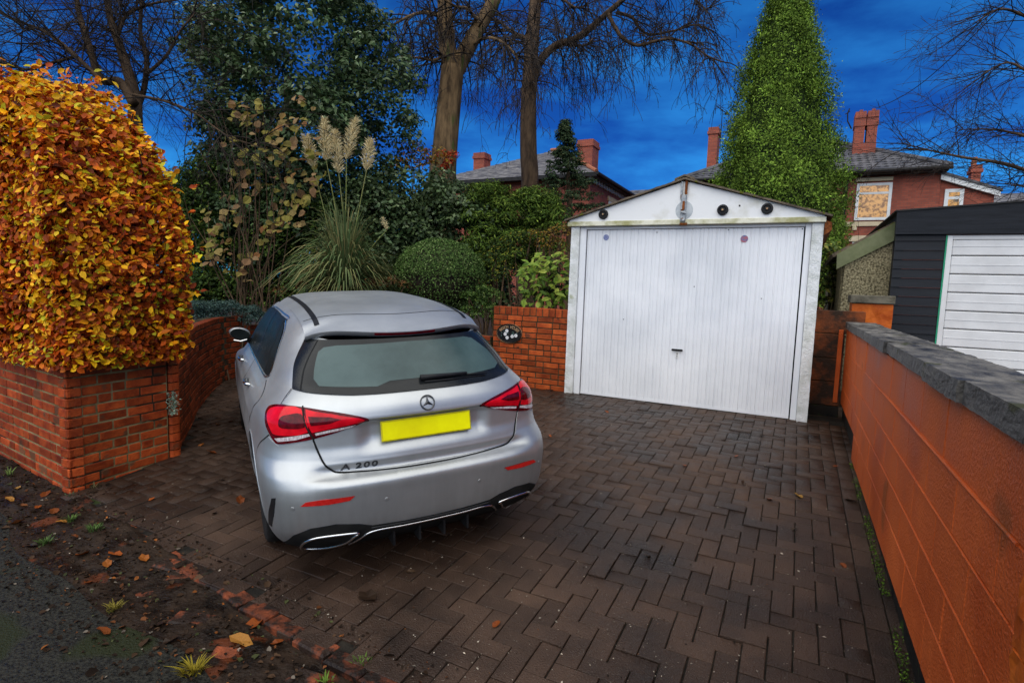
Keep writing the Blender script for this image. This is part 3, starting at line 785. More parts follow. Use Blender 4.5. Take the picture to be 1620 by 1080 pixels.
mk('gutter', *prism_vf([(ER - .01, 2.46), (ER + .055, 2.44), (ER + .06, 2.36), (ER - .01, 2.30)], 'y', GY - .02, GY + 4.9), M['rust'], ga)

# ================================================================== NEIGHBOUR'S GARAGES
DY = 8.5
ng = empty('dark_clad_garage', (2.2, DY, 0.4), 'flat roofed garage with black cladding and white sectional door beyond the orange wall', 'garage')
x0 = 1.045
for k in range(18):
    z = 0.45 + k * 0.114
    V, F = prism_vf([(DY, z), (DY + .018, z), (DY + .030, z + .1125), (DY + .014, z + .1125)], 'x', x0, 1.555)
    mk('cladding_board', V, F, M['darkclad'], ng)
mk('door_edge_seal', *box_vf((1.557, DY - .004, 0.45), (1.572, DY + .03, 2.452)), M['green'], ng)
mk('door_frame', *box_vf((1.574, DY + .002, 0.45), (1.625, DY + .05, 2.452)), M['pvc'], ng)
for k in range(9):
    z = 0.45 + k * 0.2200
    mk('door_panel', *box_vf((1.627, DY + .010, z + .005), (4.2, DY + .05, min(z + .215, 2.400)), .010), M['pvc'], ng)
    mk('panel_rib', *box_vf((1.630, DY + .006, z + .108), (4.19, DY + .0098, z + .114)), M['pvc'], ng)
mk('door_backing', *box_vf((1.58, DY + .055, 0.45), (4.2, DY + .07, 2.45)), M['lead'], ng)
mk('door_head', *box_vf((1.627, DY + .004, 2.405), (4.2, DY + .05, 2.452)), M['pvc'], ng)
mk('fascia', *prism_vf([(x0 - .012, 2.468), (4.6, 2.455), (4.6, 2.96), (x0 - .012, 2.742)], 'y', DY - .035, DY + .03), M['darkclad'], ng)
mk('roof', *prism_vf([(x0 - .03, 2.744), (4.6, 2.962), (4.6, 2.985), (x0 - .03, 2.762)], 'y', DY - .05, DY + 5.5), M['lead'], ng)
mk('side_wall', *box_vf((x0 + .02, DY + .05, 0.4), (x0 + .10, DY + 1.2, 2.74)), M['darkclad'], ng)
pg = empty('pebbledash_garage', (1.2, DY + .35, 0.4), 'brown pebbledash garage with sloping mossy bargeboard behind black cladding', 'garage')
PY = DY + .33
mk('wall', *prism_vf([(0.50, 0.3), (1.13, 0.3), (1.13, 2.525), (0.55, 2.16)], 'y', PY, PY + .10), M['pebble'], pg)
mk('bargeboard', *prism_vf([(0.45, 2.04), (1.14, 2.46), (1.14, 2.70), (0.44, 2.24)], 'y', PY - .05, PY - .004), M['mossboard'], pg)
mk('roof', *prism_vf([(0.40, 2.20), (1.14, 2.672), (1.14, 2.715), (0.38, 2.245)], 'y', PY - .003, PY + 4.5), M['asbestos'], pg)
mk('side_wall', *box_vf((0.52, PY + .10, 0.3), (0.60, PY + 4.4, 2.15)), M['pebble'], pg)

# ================================================================== HOUSES
def P28(x, y, Y=28.0): return atY(x, y, Y)
def tiled_slope(name, eL, eR, rL, rR, rows, mat, parent, wave=0.028, pitch_x=0.30, lip=0.035):
    """roof slope between an eave line and a ridge line: stepped courses of rolled tiles, one mesh"""
    eL, eR, rL, rR = map(np.array, (eL, eR, rL, rR))
    nrm = np.cross(eR - eL, rL - eL); nrm = nrm / np.linalg.norm(nrm)
    if nrm[2] < 0: nrm = -nrm
    V = []; F = []
    W = np.linalg.norm(eR - eL); xdir = (eR - eL) / W
    for r in range(rows):
        t0, t1 = r / rows, min(1.0, (r + 1.12) / rows)
        a0, b0 = eL + (rL - eL) * t0, eR + (rR - eR) * t0
        a1, b1 = eL + (rL - eL) * t1, eR + (rR - eR) * t1
        m = max(4, int(np.linalg.norm(b0 - a0) / pitch_x * 6)); base = len(V)
        for i in range(m + 1):
            s = i / m
            p0 = a0 + (b0 - a0) * s; p1 = a1 + (b1 - a1) * s
            ph = (p0 - eL) @ xdir / pitch_x * 2 * math.pi
            w = wave * max(0.0, math.sin(ph)) ** 1.0
            V += [tuple(p0 + nrm * (lip * 0.15)), tuple(p0 + nrm * (lip + w)), tuple(p1 + nrm * (0.004 + w * .9))]
        for i in range(m):
            q = base + 3 * i
            F += [(q, q + 3, q + 4, q + 1), (q + 1, q + 4, q + 5, q + 2)]
    o = mk(name, V, F, mat, parent); o['kind'] = 'stuff'; return o
def plain_quad(name, pts, mat, parent, thick=None):
    return mk(name, pts, [tuple(range(len(pts)))], mat, parent)
def window(parent, x0, x1, z0, z1, Y, frame, pane, transom=None, fw=0.09, mull=None):
    f = MB().box((x0, Y - .03, z0), (x0 + fw, Y + .06, z1)).box((x1 - fw, Y - .03, z0), (x1, Y + .06, z1)).box((x0 + fw, Y - .031, z0), (x1 - fw, Y + .06, z0 + fw)).box((x0 + fw, Y - .031, z1 - fw), (x1 - fw, Y + .06, z1))
    if transom: f.box((x0 + fw, Y - .029, transom - fw * .4), (x1 - fw, Y + .06, transom + fw * .4))
    w = f.build('window', frame, parent)
    if transom:
        mk('pane', *box_vf((x0 + fw, Y + .01, z0 + fw), (x1 - fw, Y + .02, transom - fw * .4)), pane, w)
        mk('pane', *box_vf((x0 + fw, Y + .01, transom + fw * .4), (x1 - fw, Y + .02, z1 - fw)), pane, w)
    else: mk('pane', *box_vf((x0 + fw, Y + .01, z0 + fw), (x1 - fw, Y + .02, z1 - fw)), pane, w)
    return w
def reflection_pane(name, c1, c2, st):  # sunset reflection imitated by patterned emission; no lamp behind the pane
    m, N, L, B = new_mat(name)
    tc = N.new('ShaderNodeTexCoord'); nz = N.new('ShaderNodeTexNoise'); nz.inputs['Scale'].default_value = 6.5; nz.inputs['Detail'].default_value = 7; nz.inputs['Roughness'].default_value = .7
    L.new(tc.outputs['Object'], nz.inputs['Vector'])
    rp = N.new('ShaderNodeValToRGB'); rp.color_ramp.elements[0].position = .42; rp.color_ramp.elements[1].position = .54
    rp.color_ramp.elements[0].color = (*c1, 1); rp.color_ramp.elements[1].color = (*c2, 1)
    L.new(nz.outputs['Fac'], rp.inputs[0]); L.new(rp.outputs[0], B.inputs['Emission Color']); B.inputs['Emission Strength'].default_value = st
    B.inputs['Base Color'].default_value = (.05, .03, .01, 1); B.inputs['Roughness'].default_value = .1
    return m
M['reflectpane'] = reflection_pane('warm_painted_reflection', (0.22, 0.085, 0.015), (0.90, 0.46, 0.13), 0.62)  # warm sky mirrored in the glass, put in as emission colour
M['reflectpane2'] = reflection_pane('amber_painted_reflection', (0.05, 0.03, 0.01), (0.75, 0.34, 0.03), 0.7)
M['netpane'] = pmat('curtained_pane', (0.30, 0.33, 0.36), (0.55, 0.57, 0.58), 4, 0.2)
YH = 28.0
rh = empty('red_brick_house', (3, YH, 0.5), 'red brick house with grey hipped roof and upstairs window with painted sunset reflection behind the conifer', 'house')
pe = P28(1410, 271.5); zE = pe[2]
xR = P28(1500, 268)[0]; xL = P28(1078, 288)[0]
mk('wall', *box_vf((xL + .45, YH, 0.2), (xR - .2, YH + 8, zE + .05)), M['housebrick'], rh)
fr = 0.5
hgt = 2.35; dep = 4.2
e0, e1 = (xL, YH - fr, zE), (xR, YH - fr, zE); r0_, r1_ = (xL + dep, YH + dep, zE + hgt), (xR - dep, YH + dep, zE + hgt)
tiled_slope('roof', e0, e1, r0_, r1_, 15, M['tile'], rh)
mk('roof_side', [e1, (xR, YH + 9, zE), r1_], [(0, 1, 2)], M['tile'], rh)
mk('roof_side', [e0, r0_, (xL, YH + 9, zE)], [(0, 1, 2)], M['tile'], rh)
mk('hip_ridge', *tube_vf([np.array(e1) + (0, 0, .05), np.array(r1_) + (0, 0, .07)], .11, 8), M['tile'], rh)
mk('hip_ridge', *tube_vf([np.array(e0) + (0, 0, .05), np.array(r0_) + (0, 0, .07)], .11, 8), M['tile'], rh)
mk('hip_ridge', *tube_vf([np.array(r0_) + (0, 0, .07), np.array(r1_) + (0, 0, .07)], .11, 8), M['tile'], rh)
mk('gutter', *tube_vf([(xL - .05, YH - fr - .07, zE - .04), (xR + .05, YH - fr - .07, zE - .04)], .085, 8), M['lead'], rh)
mk('soffit', *box_vf((xL + .1, YH - fr + .02, zE - .14), (xR - .05, YH + .05, zE - .02)), M['lead'], rh)
a = P28(1356, 291); b = P28(1402, 348)
window(rh, a[0], b[0] + .1, b[2], a[2], YH - .03, M['whitepaint'], M['reflectpane'], transom=P28(1380, 306)[2], fw=.11)
l0, l1 = P28(1353, 289.5), P28(1413, 280)
mk('lintel', *box_vf((l0[0], YH - .10, l0[2] + .03), (l1[0], YH - .001, l1[2])), M['stone'], rh)
s0 = P28(1322, 355)[2]
mk('string_course', *box_vf((P28(1322, 355)[0] - 1.2, YH - .06, s0 - .09), (xR - .25, YH - .002, s0 + .09)), M['stone'], rh)
for px in (1352, 1398): 
    q = P28(px, 358)[0]; mk('sill_bracket', *box_vf((q - .08, YH - .07, s0 - .25), (q + .08, YH - .003, s0 - .092)), M['stone'], rh)
a = P28(1344, 384); b = P28(1380, 420)
mk('lintel', *box_vf((P28(1342, 380)[0], YH - .10, a[2] + .05), (P28(1385, 380)[0] + .4, YH - .001, P28(1345, 373)[2])), M['stone'], rh)
window(rh, a[0] + .1, b[0] + .1, b[2] - .5, a[2] + .05, YH - .02, M['whitepaint'], M['netpane'])
dp = P28(1337, 300)[0]
mk('downpipe', *tube_vf([(dp + .1, YH - .45, zE - .1), (dp + .03, YH - .10, zE - .35), (dp, YH - .09, 3.0), (dp - .02, YH - .09, .5)], .07, 8), M['lead'], rh)
def chimney(parent, cx_, cy_, z0, z1, w, d, twin=False, mat=None):
    m = MB().box((cx_ - w / 2, cy_ - d / 2, z0), (cx_ + w / 2, cy_ + d / 2, z1 - .35)) if not twin else MB()
    if not twin:
        m.box((cx_ - w / 2 - .06, cy_ - d / 2 - .06, z1 - .35), (cx_ + w / 2 + .06, cy_ + d / 2 + .06, z1 - .2)).box((cx_ - w / 2 - .02, cy_ - d / 2 - .02, z1 - .2), (cx_ + w / 2 + .02, cy_ + d / 2 + .02, z1))
    else:
        m.box((cx_ - w / 2, cy_ - d / 2, z0), (cx_ + w / 2, cy_ + d / 2, z0 + (z1 - z0) * .42))
        for s in (-1, 1):
            c = cx_ + s * w * .27
            m.box((c - w * .22, cy_ - d / 2, z0 + (z1 - z0) * .42), (c + w * .22, cy_ + d / 2, z0 + (z1 - z0) * .72))
            m.box((c - w * .255, cy_ - d * .55, z0 + (z1 - z0) * .72), (c + w * .255, cy_ + d * .55, z0 + (z1 - z0) * .80))
            for q in (-1, 0, 1): m.box((c + q * w * .16 - w * .075, cy_ - d * .55, z0 + (z1 - z0) * .86), (c + q * w * .16 + w * .075, cy_ + d * .55, z1 - (0 if q == 0 else .07)))
            m.box((c - w * .25, cy_ - d * .5, z0 + (z1 - z0) * .80), (c + w * .25, cy_ + d * .5, z1 - .1))
    return m.build('chimney', mat or M['housebrick'], parent)
c0, c1 = atY(1347, 225, YH + 2.2), atY(1388, 172, YH + 2.2)
chimney(rh, (c0[0] + c1[0]) / 2 + .05, YH + 2.2, zE + .6, c1[2] - .1, c1[0] - c0[0], .75, twin=True)
c0, c1 = atY(1119, 262, YH + 4.6), atY(1139, 204, YH + 4.6)
chimney(rh, (c0[0] + c1[0]) / 2, YH + 4.6, zE + .6, c1[2], c1[0] - c0[0] - .05, .9)
# side wing with sloping verge
w0, w1 = P28(1491, 276), P28(1582, 305)
wg = P28(1572, 330)
mk('wing_wall', *prism_vf([(w0[0] - .3, .3), (wg[0], .3), (wg[0], w1[2] - .05), (w0[0] - .3, w0[2] - .02)], 'y', YH + .10, YH + 5), M['housebrick'], rh)
mk('verge_board', *prism_vf([(w0[0] - .05, w0[2] - .20), (w1[0], w1[2] - .14), (w1[0], w1[2] + .04), (w0[0] - .05, w0[2] + .05)], 'y', YH - .10, YH + .04), M['whitepaint'], rh)
mk('wing_roof', *prism_vf([(w0[0] - .3, w0[2] + .10), (w1[0] + .05, w1[2] + .045), (w1[0] + .05, w1[2] + .14), (w0[0] - .3, w0[2] + .22)], 'y', YH - .14, YH + 6), M['tile'], rh)
a, b = P28(1496, 299), P28(1523, 331)
window(rh, a[0], b[0], b[2], a[2], YH + .07, M['whitepaint'], M['reflectpane2'], transom=(a[2] + b[2]) / 2 + .05, fw=.13)
c0, c1 = atY(1533, 290, YH + 5.5), atY(1551, 262, YH + 5.5)
ch3 = chimney(rh, (c0[0] + c1[0]) / 2, YH + 5.5, 3, c1[2], c1[0] - c0[0], .6)
M['pot'] = pmat('clay_pot', (0.30, 0.10, 0.05), (0.40, 0.15, 0.08), 8, 0.8)
V, F = lathe_vf([(.11, 0), (.10, .3), (.13, .34), (.12, .38)], 12)
mk('chimney_pot', [(v[0] + c1[0] - .25, v[1] + YH + 5.5, v[2] + c1[2]) for v in V], F, M['pot'], ch3)
# slate roofed house at the far right
YS = 36.0
sh = empty('slate_roofed_house', (13, YS, .5), 'house with plain slate roof at the far right edge behind bare twigs', 'house')
a, b = atY(1576, 322, YS), atY(1640, 288, YS)
tiled_slope('roof', (a[0] - 1.0, YS, a[2] - .3), (a[0] + 9, YS, a[2] - .3), (a[0] - .1, YS + 4, b[2] + .1), (a[0] + 9, YS + 4, b[2] + .1), 12, M['slate'], sh, wave=0.0, lip=.02)
mk('wall', *box_vf((a[0] - .7, YS + .3, .3), (a[0] + 9, YS + 7.5, a[2] - .35)), M['housebrick'], sh)

YL = 26.0
lh = empty('slate_hipped_house', (-11, YL, .5), 'house with weathered slate hipped roof and two chimneys behind the bare trees', 'house')
A = atY(944, 266, YL - .6); xA, zA = A[0], A[2]
B_ = atX(1003, 315, xA)
xA2 = atY(752, 296, YL)[0] - 3.0
pk = atY(885, 239, YL + 4.0)
zA = (A[2] + B_[2]) / 2
xpk = pk[0]; zpk = pk[2]
tiled_slope('roof', (xA2, YL - .6, zA), (xA, YL - .6, zA), (xA2 + 5.5, YL + 4.0, zpk), (xpk, YL + 4.0, zpk), 18, M['slate'], lh, wave=0.004, lip=.035)
tiled_slope('roof_side', (xA, YL - .6, zA), (xA, YL + 9.5, zA), (xpk, YL + 4.0, zpk), (xpk, YL + 5.0, zpk), 18, M['slate'], lh, wave=0.004, lip=.035)
mk('hip_ridge', *tube_vf([(xA, YL - .6, zA + .06), (xpk, YL + 4.0, zpk + .08)], .10, 8), M['pot'], lh)
mk('hip_ridge', *tube_vf([(xA2 + 5.5, YL + 4.0, zpk + .08), (xpk, YL + 4.0, zpk + .08)], .10, 8), M['pot'], lh)
mk('wall', *box_vf((xA2 + .5, YL, .3), (xA - .5, YL + 9, zA - .02)), M['housebrick'], lh)
mk('soffit', *box_vf((xA2 + .3, YL - .5, zA - .12), (xA - .05, YL + 9.3, zA - .03)), M['lead'], lh)
mk('fascia', *box_vf((xA2, YL - .64, zA - .16), (xA + .02, YL - .52, zA + .02)), M['lead'], lh)
for k in range(20): mk('eave_dentil', *box_vf((xA - .48, YL - .4 + k * .42, zA - .30), (xA - .34, YL - .25 + k * .42, zA - .125)), M['whitepaint'], lh)
mk('gutter', *tube_vf([(xA + .05, YL - .65, zA - .02), (xA + .05, YL + 9.4, zA - .02)], .08, 8), M['lead'], lh)
wY = YL + 3.0
MB().box((xA - .52, wY, zA - 2.2), (xA - .46, wY + 1.3, zA - .75)).build('window', M['whitepaint'], lh)
mk('pane', *box_vf((xA - .47, wY + .15, zA - 2.05), (xA - .455, wY + 1.15, zA - .95)), M['netpane'], lh)
mk('lintel', *box_vf((xA - .52, wY - .15, zA - .74), (xA - .44, wY + 1.45, zA - .50)), M['stone'], lh)
c0, c1 = atY(916, 258, YL + 3.2), atY(948, 226, YL + 3.2)
chimney(lh, (c0[0] + c1[0]) / 2 - .05, YL + 3.2, zA + .4, c1[2] + .1, c1[0] - c0[0] - .25, 1.0)
c0, c1 = atY(753, 285, YL + 5), atY(772, 243, YL + 5)
chimney(lh, (c0[0] + c1[0]) / 2, YL + 5, zA, c1[2], c1[0] - c0[0] - .05, .8)
YM = 46.0
mh = empty('distant_roof_house', (-8, YM, .5), 'distant house whose low grey roof shows just above the garage gable', 'house')
a, b = atY(985, 316, YM), atY(1090, 290, YM)
tiled_slope('roof', (a[0] - 3, YM, a[2] - .4), (b[0] + 4, YM, a[2] - .4), (a[0] - 1, YM + 4, b[2] + .35), (b[0] + 4, YM + 4, b[2] + .35), 9, M['tile'], mh, wave=.02)
mk('wall', *box_vf((a[0] - 2.7, YM + .3, .3), (b[0] + 4, YM + 7.5, a[2] - .42)), M['housebrick'], mh)

# aerials and the overhead cable
M['wire'] = pmat('dark_wire', (0.010, 0.010, 0.011), (0.02, 0.02, 0.02), 5, 0.5)
t0 = atY(1139, 236, YH + 4.6); t1 = atY(1143, 173, YH + 4.6)
ar = empty('tv_aerial', t0, 'dark television aerial on a mast beside the left hand chimney', 'aerial')
mb = MB().tube([t0, t1], .022, 6); mb.build('mast', M['wire'], ar)
u0, u1 = atY(1134, 168, YH + 4.6), atY(1150, 180, YH + 4.6)
mk('boom', *tube_vf([u0, u1], .02, 6), M['wire'], ar)
for t in (0.05, .25, .45, .65, .85):
    p = u0 + (u1 - u0) * t; mk('element', *tube_vf([p + (0, -.25, 0), p + (0, .25, 0)], .012, 5), M['wire'], ar)
mk('junction_box', *box_vf(u1 + (-.10, -.06, -.06), u1 + (.08, .06, .06), .02), M['wire'], ar)
q = [atY(x_, y_, YH + 2.0) for x_, y_ in ((1347, 204), (1341, 192), (1341, 180), (1344, 172))]
ar2 = empty('bent_aerial', q[0], 'thin bent aerial pole leaning off the twin topped chimney', 'aerial')
mk('pole', *tube_vf(q, .03, 6), M['wire'], ar2)
mk('cross_bar', *tube_vf([atY(1337, 181, YH + 2), atY(1345, 176, YH + 2)], .02, 6), M['wire'], ar2)
q0, q1 = atY(1390, 170, YH + 2.2), atD(1555, 42, 16)
cab = mk('overhead_cable', *tube_vf([q0 * (1 - t) + q1 * t + np.array([0, 0, -.35 * math.sin(math.pi * t)]) for t in np.linspace(0, 1.6, 24)], .014, 5), M['wire'])
tag(cab, 'thin black overhead cable rising from the chimney to the upper right', 'cable')

# ================================================================== THE CAR
def tab(t):
    xs_ = np.array([a for a, b in t], float); ys_ = np.array([b for a, b in t], float)
    h = np.diff(xs_); d = np.diff(ys_) / h
    m = np.zeros_like(ys_); m[0] = d[0]; m[-1] = d[-1]
    for i in range(1, len(xs_) - 1):
        if d[i - 1] * d[i] > 0:
            w1 = 2 * h[i] + h[i - 1]; w2 = h[i] + 2 * h[i - 1]; m[i] = (w1 + w2) / (w1 / d[i - 1] + w2 / d[i])
    def f(x):
        x = np.clip(np.asarray(x, float), xs_[0], xs_[-1])
        i = np.clip(np.searchsorted(xs_, x, side='right') - 1, 0, len(xs_) - 2); t = (x - xs_[i]) / h[i]
        return (2*t**3-3*t**2+1)*ys_[i] + (t**3-2*t**2+t)*h[i]*m[i] + (-2*t**3+3*t**2)*ys_[i+1] + (t**3-t**2)*h[i]*m[i+1]
    return f
def ss(a, b, x):
    t = np.clip((np.asarray(x, float) - a) / (b - a), 0, 1); return t * t * (3 - 2 * t)
cR = tab([(.14,.20),(.20,.10),(.27,.02),(.33,-.012),(.42,-.026),(.52,-.036),(.565,-.040),(.585,-.036),(.598,-.018),(.608,.018),(.620,.046),(.640,.054),(.668,.049),(.690,.055),(.76,.066),(.84,.068),(.895,.066),(.915,.070),(.95,.082),(.99,.112),(1.02,.15),(1.04,.185),(1.10,.246),(1.20,.345),(1.30,.445),(1.45,.595)])
cRs = tab([(.14,.20),(.20,.10),(.27,.02),(.33,-.012),(.42,-.026),(.50,-.032),(.55,-.028),(.60,-.010),(.65,.020),(.70,.048),(.76,.064),(.84,.068),(.895,.066),(.915,.070),(.95,.082),(.99,.112),(1.02,.15),(1.04,.185),(1.10,.246),(1.20,.345),(1.30,.445),(1.45,.595)])
cW = tab([(.14,.775),(.22,.816),(.33,.845),(.45,.859),(.56,.867),(.64,.869),(.74,.865),(.83,.859),(.88,.847),(.93,.818),(.97,.785),(1.01,.757),(1.06,.733),(1.15,.70),(1.25,.662),(1.32,.625),(1.37,.585),(1.40,.54),(1.43,.48)])
cF = tab([(.14,4.05),(.22,4.18),(.35,4.23),(.5,4.25),(.62,4.22),(.70,4.12),(.76,3.92),(.81,3.70),(.86,3.42),(.90,3.18),(.93,3.04),(.97,2.96),(1.1,2.78),(1.2,2.62),(1.3,2.45),(1.4,2.25)])
cD = tab([(0,.15),(.4,.13),(.6,.107),(.73,.055),(.9,.028),(1.2,.005),(1.6,0),(2.2,.01),(2.6,.06),(5,.1)])
cK = tab([(.14,.8),(.6,.8),(.7,1.0),(.9,1.05),(1.0,1.15),(1.1,1.25),(1.4,1.35)])
cKF = tab([(.14,1.3),(.85,1.3),(1.0,.75),(1.4,.7)])
CT = np.array([(0,0),(.18,.0025),(.36,.012),(.52,.028),(.66,.055),(.77,.092),(.86,.145),(.925,.215),(.965,.31),(.988,.44),(1.0,.62)])
NS = 14; U0_ = len(CT) - 1; U1_ = U0_ + NS; U2_ = U1_ + len(CT) - 1
ccx = tab(list(enumerate(CT[:, 0]))); ccy = tab(list(enumerate(CT[:, 1])))
def car_W(z, y):
    w = cW(z + cD(y) * ss(1.1, 1.3, z))
    return w * (1 - .05 * ss(2.6, 4.2, y)) * (1 - .012 * ss(1.0, 2.0, y) * ss(3.4, 2.4, y) * ss(.5, .7, z) * ss(1.0, .85, z))
def car_S(u, z):
    """body surface: u runs round the plan outline from the rear centre (signed: left is negative), z is height"""
    u, z = np.broadcast_arrays(np.asarray(u, float), np.asarray(z, float))
    sg_ = np.sign(u); u = np.abs(u)
    r = cR(z); f = cF(z); k = cK(z); kf = cKF(z)
    r = r + (cRs(z) - r) * ss(3.4, 5.4, u)
    yA = r + CT[-1, 1] * k; yB = f - CT[-1, 1] * kf
    ur = np.clip(u, 0, U0_); yr = r + ccy(ur) * k
    us = np.clip((u - U0_) / NS, 0, 1); ys_ = yA + (yB - yA) * us
    uf = np.clip(U2_ - u, 0, U0_); yf = f - ccy(uf) * kf
    rear = u <= U0_; front = u >= U1_
    y = np.where(rear, yr, np.where(front, yf, ys_))
    fx = np.where(rear, ccx(ur), np.where(front, ccx(uf), 1.))
    x = car_W(z, np.where(rear, np.maximum(yr, r + .25), y)) * fx
    d = .030 * ss(.41, .31, x) * ss(.893, .878, z) * ss(.69, .80, z) * rear
    d = d + .010 * ss(.895, .85, z) * ss(.69, .76, z) * ss(.70, .45, x) * rear
    # shoulder crease along the flank
    x = x + .010 * np.exp(-((z - .80 - .02 * (y - 1.5)) / .035) ** 2) * ss(.6, 1.2, y) * ss(3.4, 2.8, y) - .012 * np.exp(-((z - .66) / .07) ** 2) * ss(.9, 1.4, y) * ss(3.2, 2.7, y)
    return np.stack([x * sg_, y + d, z + 0 * x], -1)
def car_N(u, z, e=2e-3):
    u = np.asarray(u, float)
    su = np.where(u == 0, 1e-6, u)
    a = car_S(su + e, z) - car_S(np.where(np.abs(su) < 2 * e, su, su - e), z); b = car_S(su, np.asarray(z) + e) - car_S(su, np.asarray(z) - e)
    n_ = np.cross(a, b); n_ /= np.linalg.norm(n_, axis=-1, keepdims=True) + 1e-12
    n_[..., 0] = np.where(np.abs(u) < 1e-5, 0, n_[..., 0])
    return n_
if car_N(np.array([.5]), np.array([.5]))[0][1] > 0:
    _oldN = car_N
    def car_N(u, z, e=2e-3): return -_oldN(u, z, e)
def u_of(y, z):
    r, f, k, kf = float(cR(z)), float(cF(z)), float(cK(z)), float(cKF(z))
    yA, yB = r + CT[-1, 1] * k, f - CT[-1, 1] * kf
    if y < yA: return float(np.interp((y - r) / k, CT[:, 1], np.arange(len(CT))))
    if y > yB: return U2_ - float(np.interp((f - y) / kf, CT[:, 1], np.arange(len(CT))))
    return U0_ + NS * (y - yA) / (yB - yA)

def carpaint():
    m, N, L, B = new_mat('silver_metallic_paint')
    tc = N.new('ShaderNodeTexCoord')
    n1 = N.new('ShaderNodeTexNoise'); n1.inputs['Scale'].default_value = 2.2; n1.inputs['Detail'].default_value = 7; n1.inputs['Roughness'].default_value = .65
    L.new(tc.outputs['Object'], n1.inputs['Vector'])
    rp = N.new('ShaderNodeValToRGB'); rp.color_ramp.elements[0].position = .3; rp.color_ramp.elements[1].position = .7
    rp.color_ramp.elements[0].color = (.40, .412, .415, 1); rp.color_ramp.elements[1].color = (.50, .513, .516, 1)
    L.new(n1.outputs['Fac'], rp.inputs[0])
    # road film running down the panels and fine water beads
    mp = N.new('ShaderNodeMapping'); mp.inputs['Scale'].default_value = (26, 26, 1.6); L.new(tc.outputs['Object'], mp.inputs[0])
    n2 = N.new('ShaderNodeTexNoise'); n2.inputs['Scale'].default_value = 1.0; n2.inputs['Detail'].default_value = 4; L.new(mp.outputs[0], n2.inputs['Vector'])
    sx = N.new('ShaderNodeSeparateXYZ'); L.new(tc.outputs['Object'], sx.inputs[0])
    lowm = N.new('ShaderNodeMapRange'); lowm.inputs['From Min'].default_value = .75; lowm.inputs['From Max'].default_value = .30; lowm.inputs['To Max'].default_value = .55
    L.new(sx.outputs[2], lowm.inputs[0])
    mm = N.new('ShaderNodeMath'); mm.operation = 'MULTIPLY'; L.new(n2.outputs['Fac'], mm.inputs[0]); L.new(lowm.outputs[0], mm.inputs[1])
    mx = N.new('ShaderNodeMix'); mx.data_type = 'RGBA'; mx.inputs['B'].default_value = (.17, .165, .155, 1)
    L.new(mm.outputs[0], mx.inputs['Factor']); L.new(rp.outputs[0], mx.inputs['A']); L.new(mx.outputs['Result'], B.inputs['Base Color'])
    rr = N.new('ShaderNodeMapRange'); rr.inputs['To Min'].default_value = .36; rr.inputs['To Max'].default_value = .52
    L.new(n1.outputs['Fac'], rr.inputs[0]); L.new(rr.outputs[0], B.inputs['Roughness'])
    B.inputs['Metallic'].default_value = .74; B.inputs['Specular IOR Level'].default_value = .3
    B.inputs['Coat Weight'].default_value = .22; B.inputs['Coat Roughness'].default_value = .10
    vb = N.new('ShaderNodeTexVoronoi'); vb.inputs['Scale'].default_value = 85; L.new(tc.outputs['Object'], vb.inputs['Vector'])
    vr = N.new('ShaderNodeMapRange'); vr.inputs['From Min'].default_value = 0.0; vr.inputs['From Max'].default_value = .22; vr.inputs['To Min'].default_value = 1; vr.inputs['To Max'].default_value = 0
    L.new(vb.outputs['Distance'], vr.inputs[0])
    bp = N.new('ShaderNodeBump'); bp.inputs['Strength'].default_value = .10; bp.inputs['Distance'].default_value = .002
    L.new(vr.outputs[0], bp.inputs['Height']); L.new(bp.outputs[0], B.inputs['Normal']); L.new(bp.outputs[0], B.inputs['Coat Normal'])
    return m
M['paint'] = carpaint()
M['glassblack'] = pmat('black_glass_edge', (.006, .007, .008), (.012, .013, .014), 6, .10, .22, bump=.06, bscale=220, spec=.2)
M['glass_skytint'] = pmat('misted_sky_tint_glass', (.030, .052, .050), (.060, .094, .090), 2.2, .12, .26, bump=.08, bscale=260, spec=.25)  # teal of sky reflection and condensation, both put into the base colour
M['glassdark'] = pmat('tinted_side_glass', (.008, .010, .010), (.018, .021, .021), 3, .30, .45, spec=.04)
M['redlens'] = pmat('bright_red_lens', (.50, .002, .010), (.72, .005, .016), 18, .12, coat=.12)
M['darklens'] = pmat('dark_red_lens', (.040, .001, .003), (.12, .002, .007), 40, .10, coat=.12)
M['clearlens'] = pmat('clear_ribbed_lens', (.30, .22, .23), (.68, .62, .62), 60, .15, coat=.12, stretch=(3, 3, .6))
M['reflector'] = pmat('red_reflector', (.42, .012, .010), (.55, .02, .015), 60, .2, coat=.4)
M['chrome'] = pmat('chrome', (.62, .62, .62), (.72, .72, .72), 6, .16, .3, metallic=1.0)
M['plate'] = pmat('yellow_plate', (.74, .66, .0), (.90, .86, .0), 3, .45)
M['plate_edge'] = pmat('yellow_plate_edge', (.42, .36, .01), (.62, .54, .01), 14, .5)
M['gap'] = pmat('panel_gap', (.006, .006, .006), (.010, .010, .010), 5, .7)
M['badge'] = pmat('dark_badge_chrome', (.045, .047, .05), (.11, .11, .115), 30, .28, metallic=.8)
M['tyre'] = pmat('wet_tyre', (.010, .010, .010), (.022, .021, .020), 20, .55, .75, bump=.4, bscale=60)
M['rim'] = pmat('alloy_wheel', (.25, .25, .26), (.42, .42, .43), 8, .35, metallic=.9)

POSE = (-1.738, 2.578, .962)
car = empty('parked_car', (POSE[0], POSE[1], G(POSE[1])), 'silver five door hatchback with bright yellow rear plate parked on the drive', 'car')
car.rotation_euler = (Matrix.Rotation(math.atan(SL), 3, 'X') @ Matrix.Rotation(POSE[2], 3, 'Z')).to_euler()

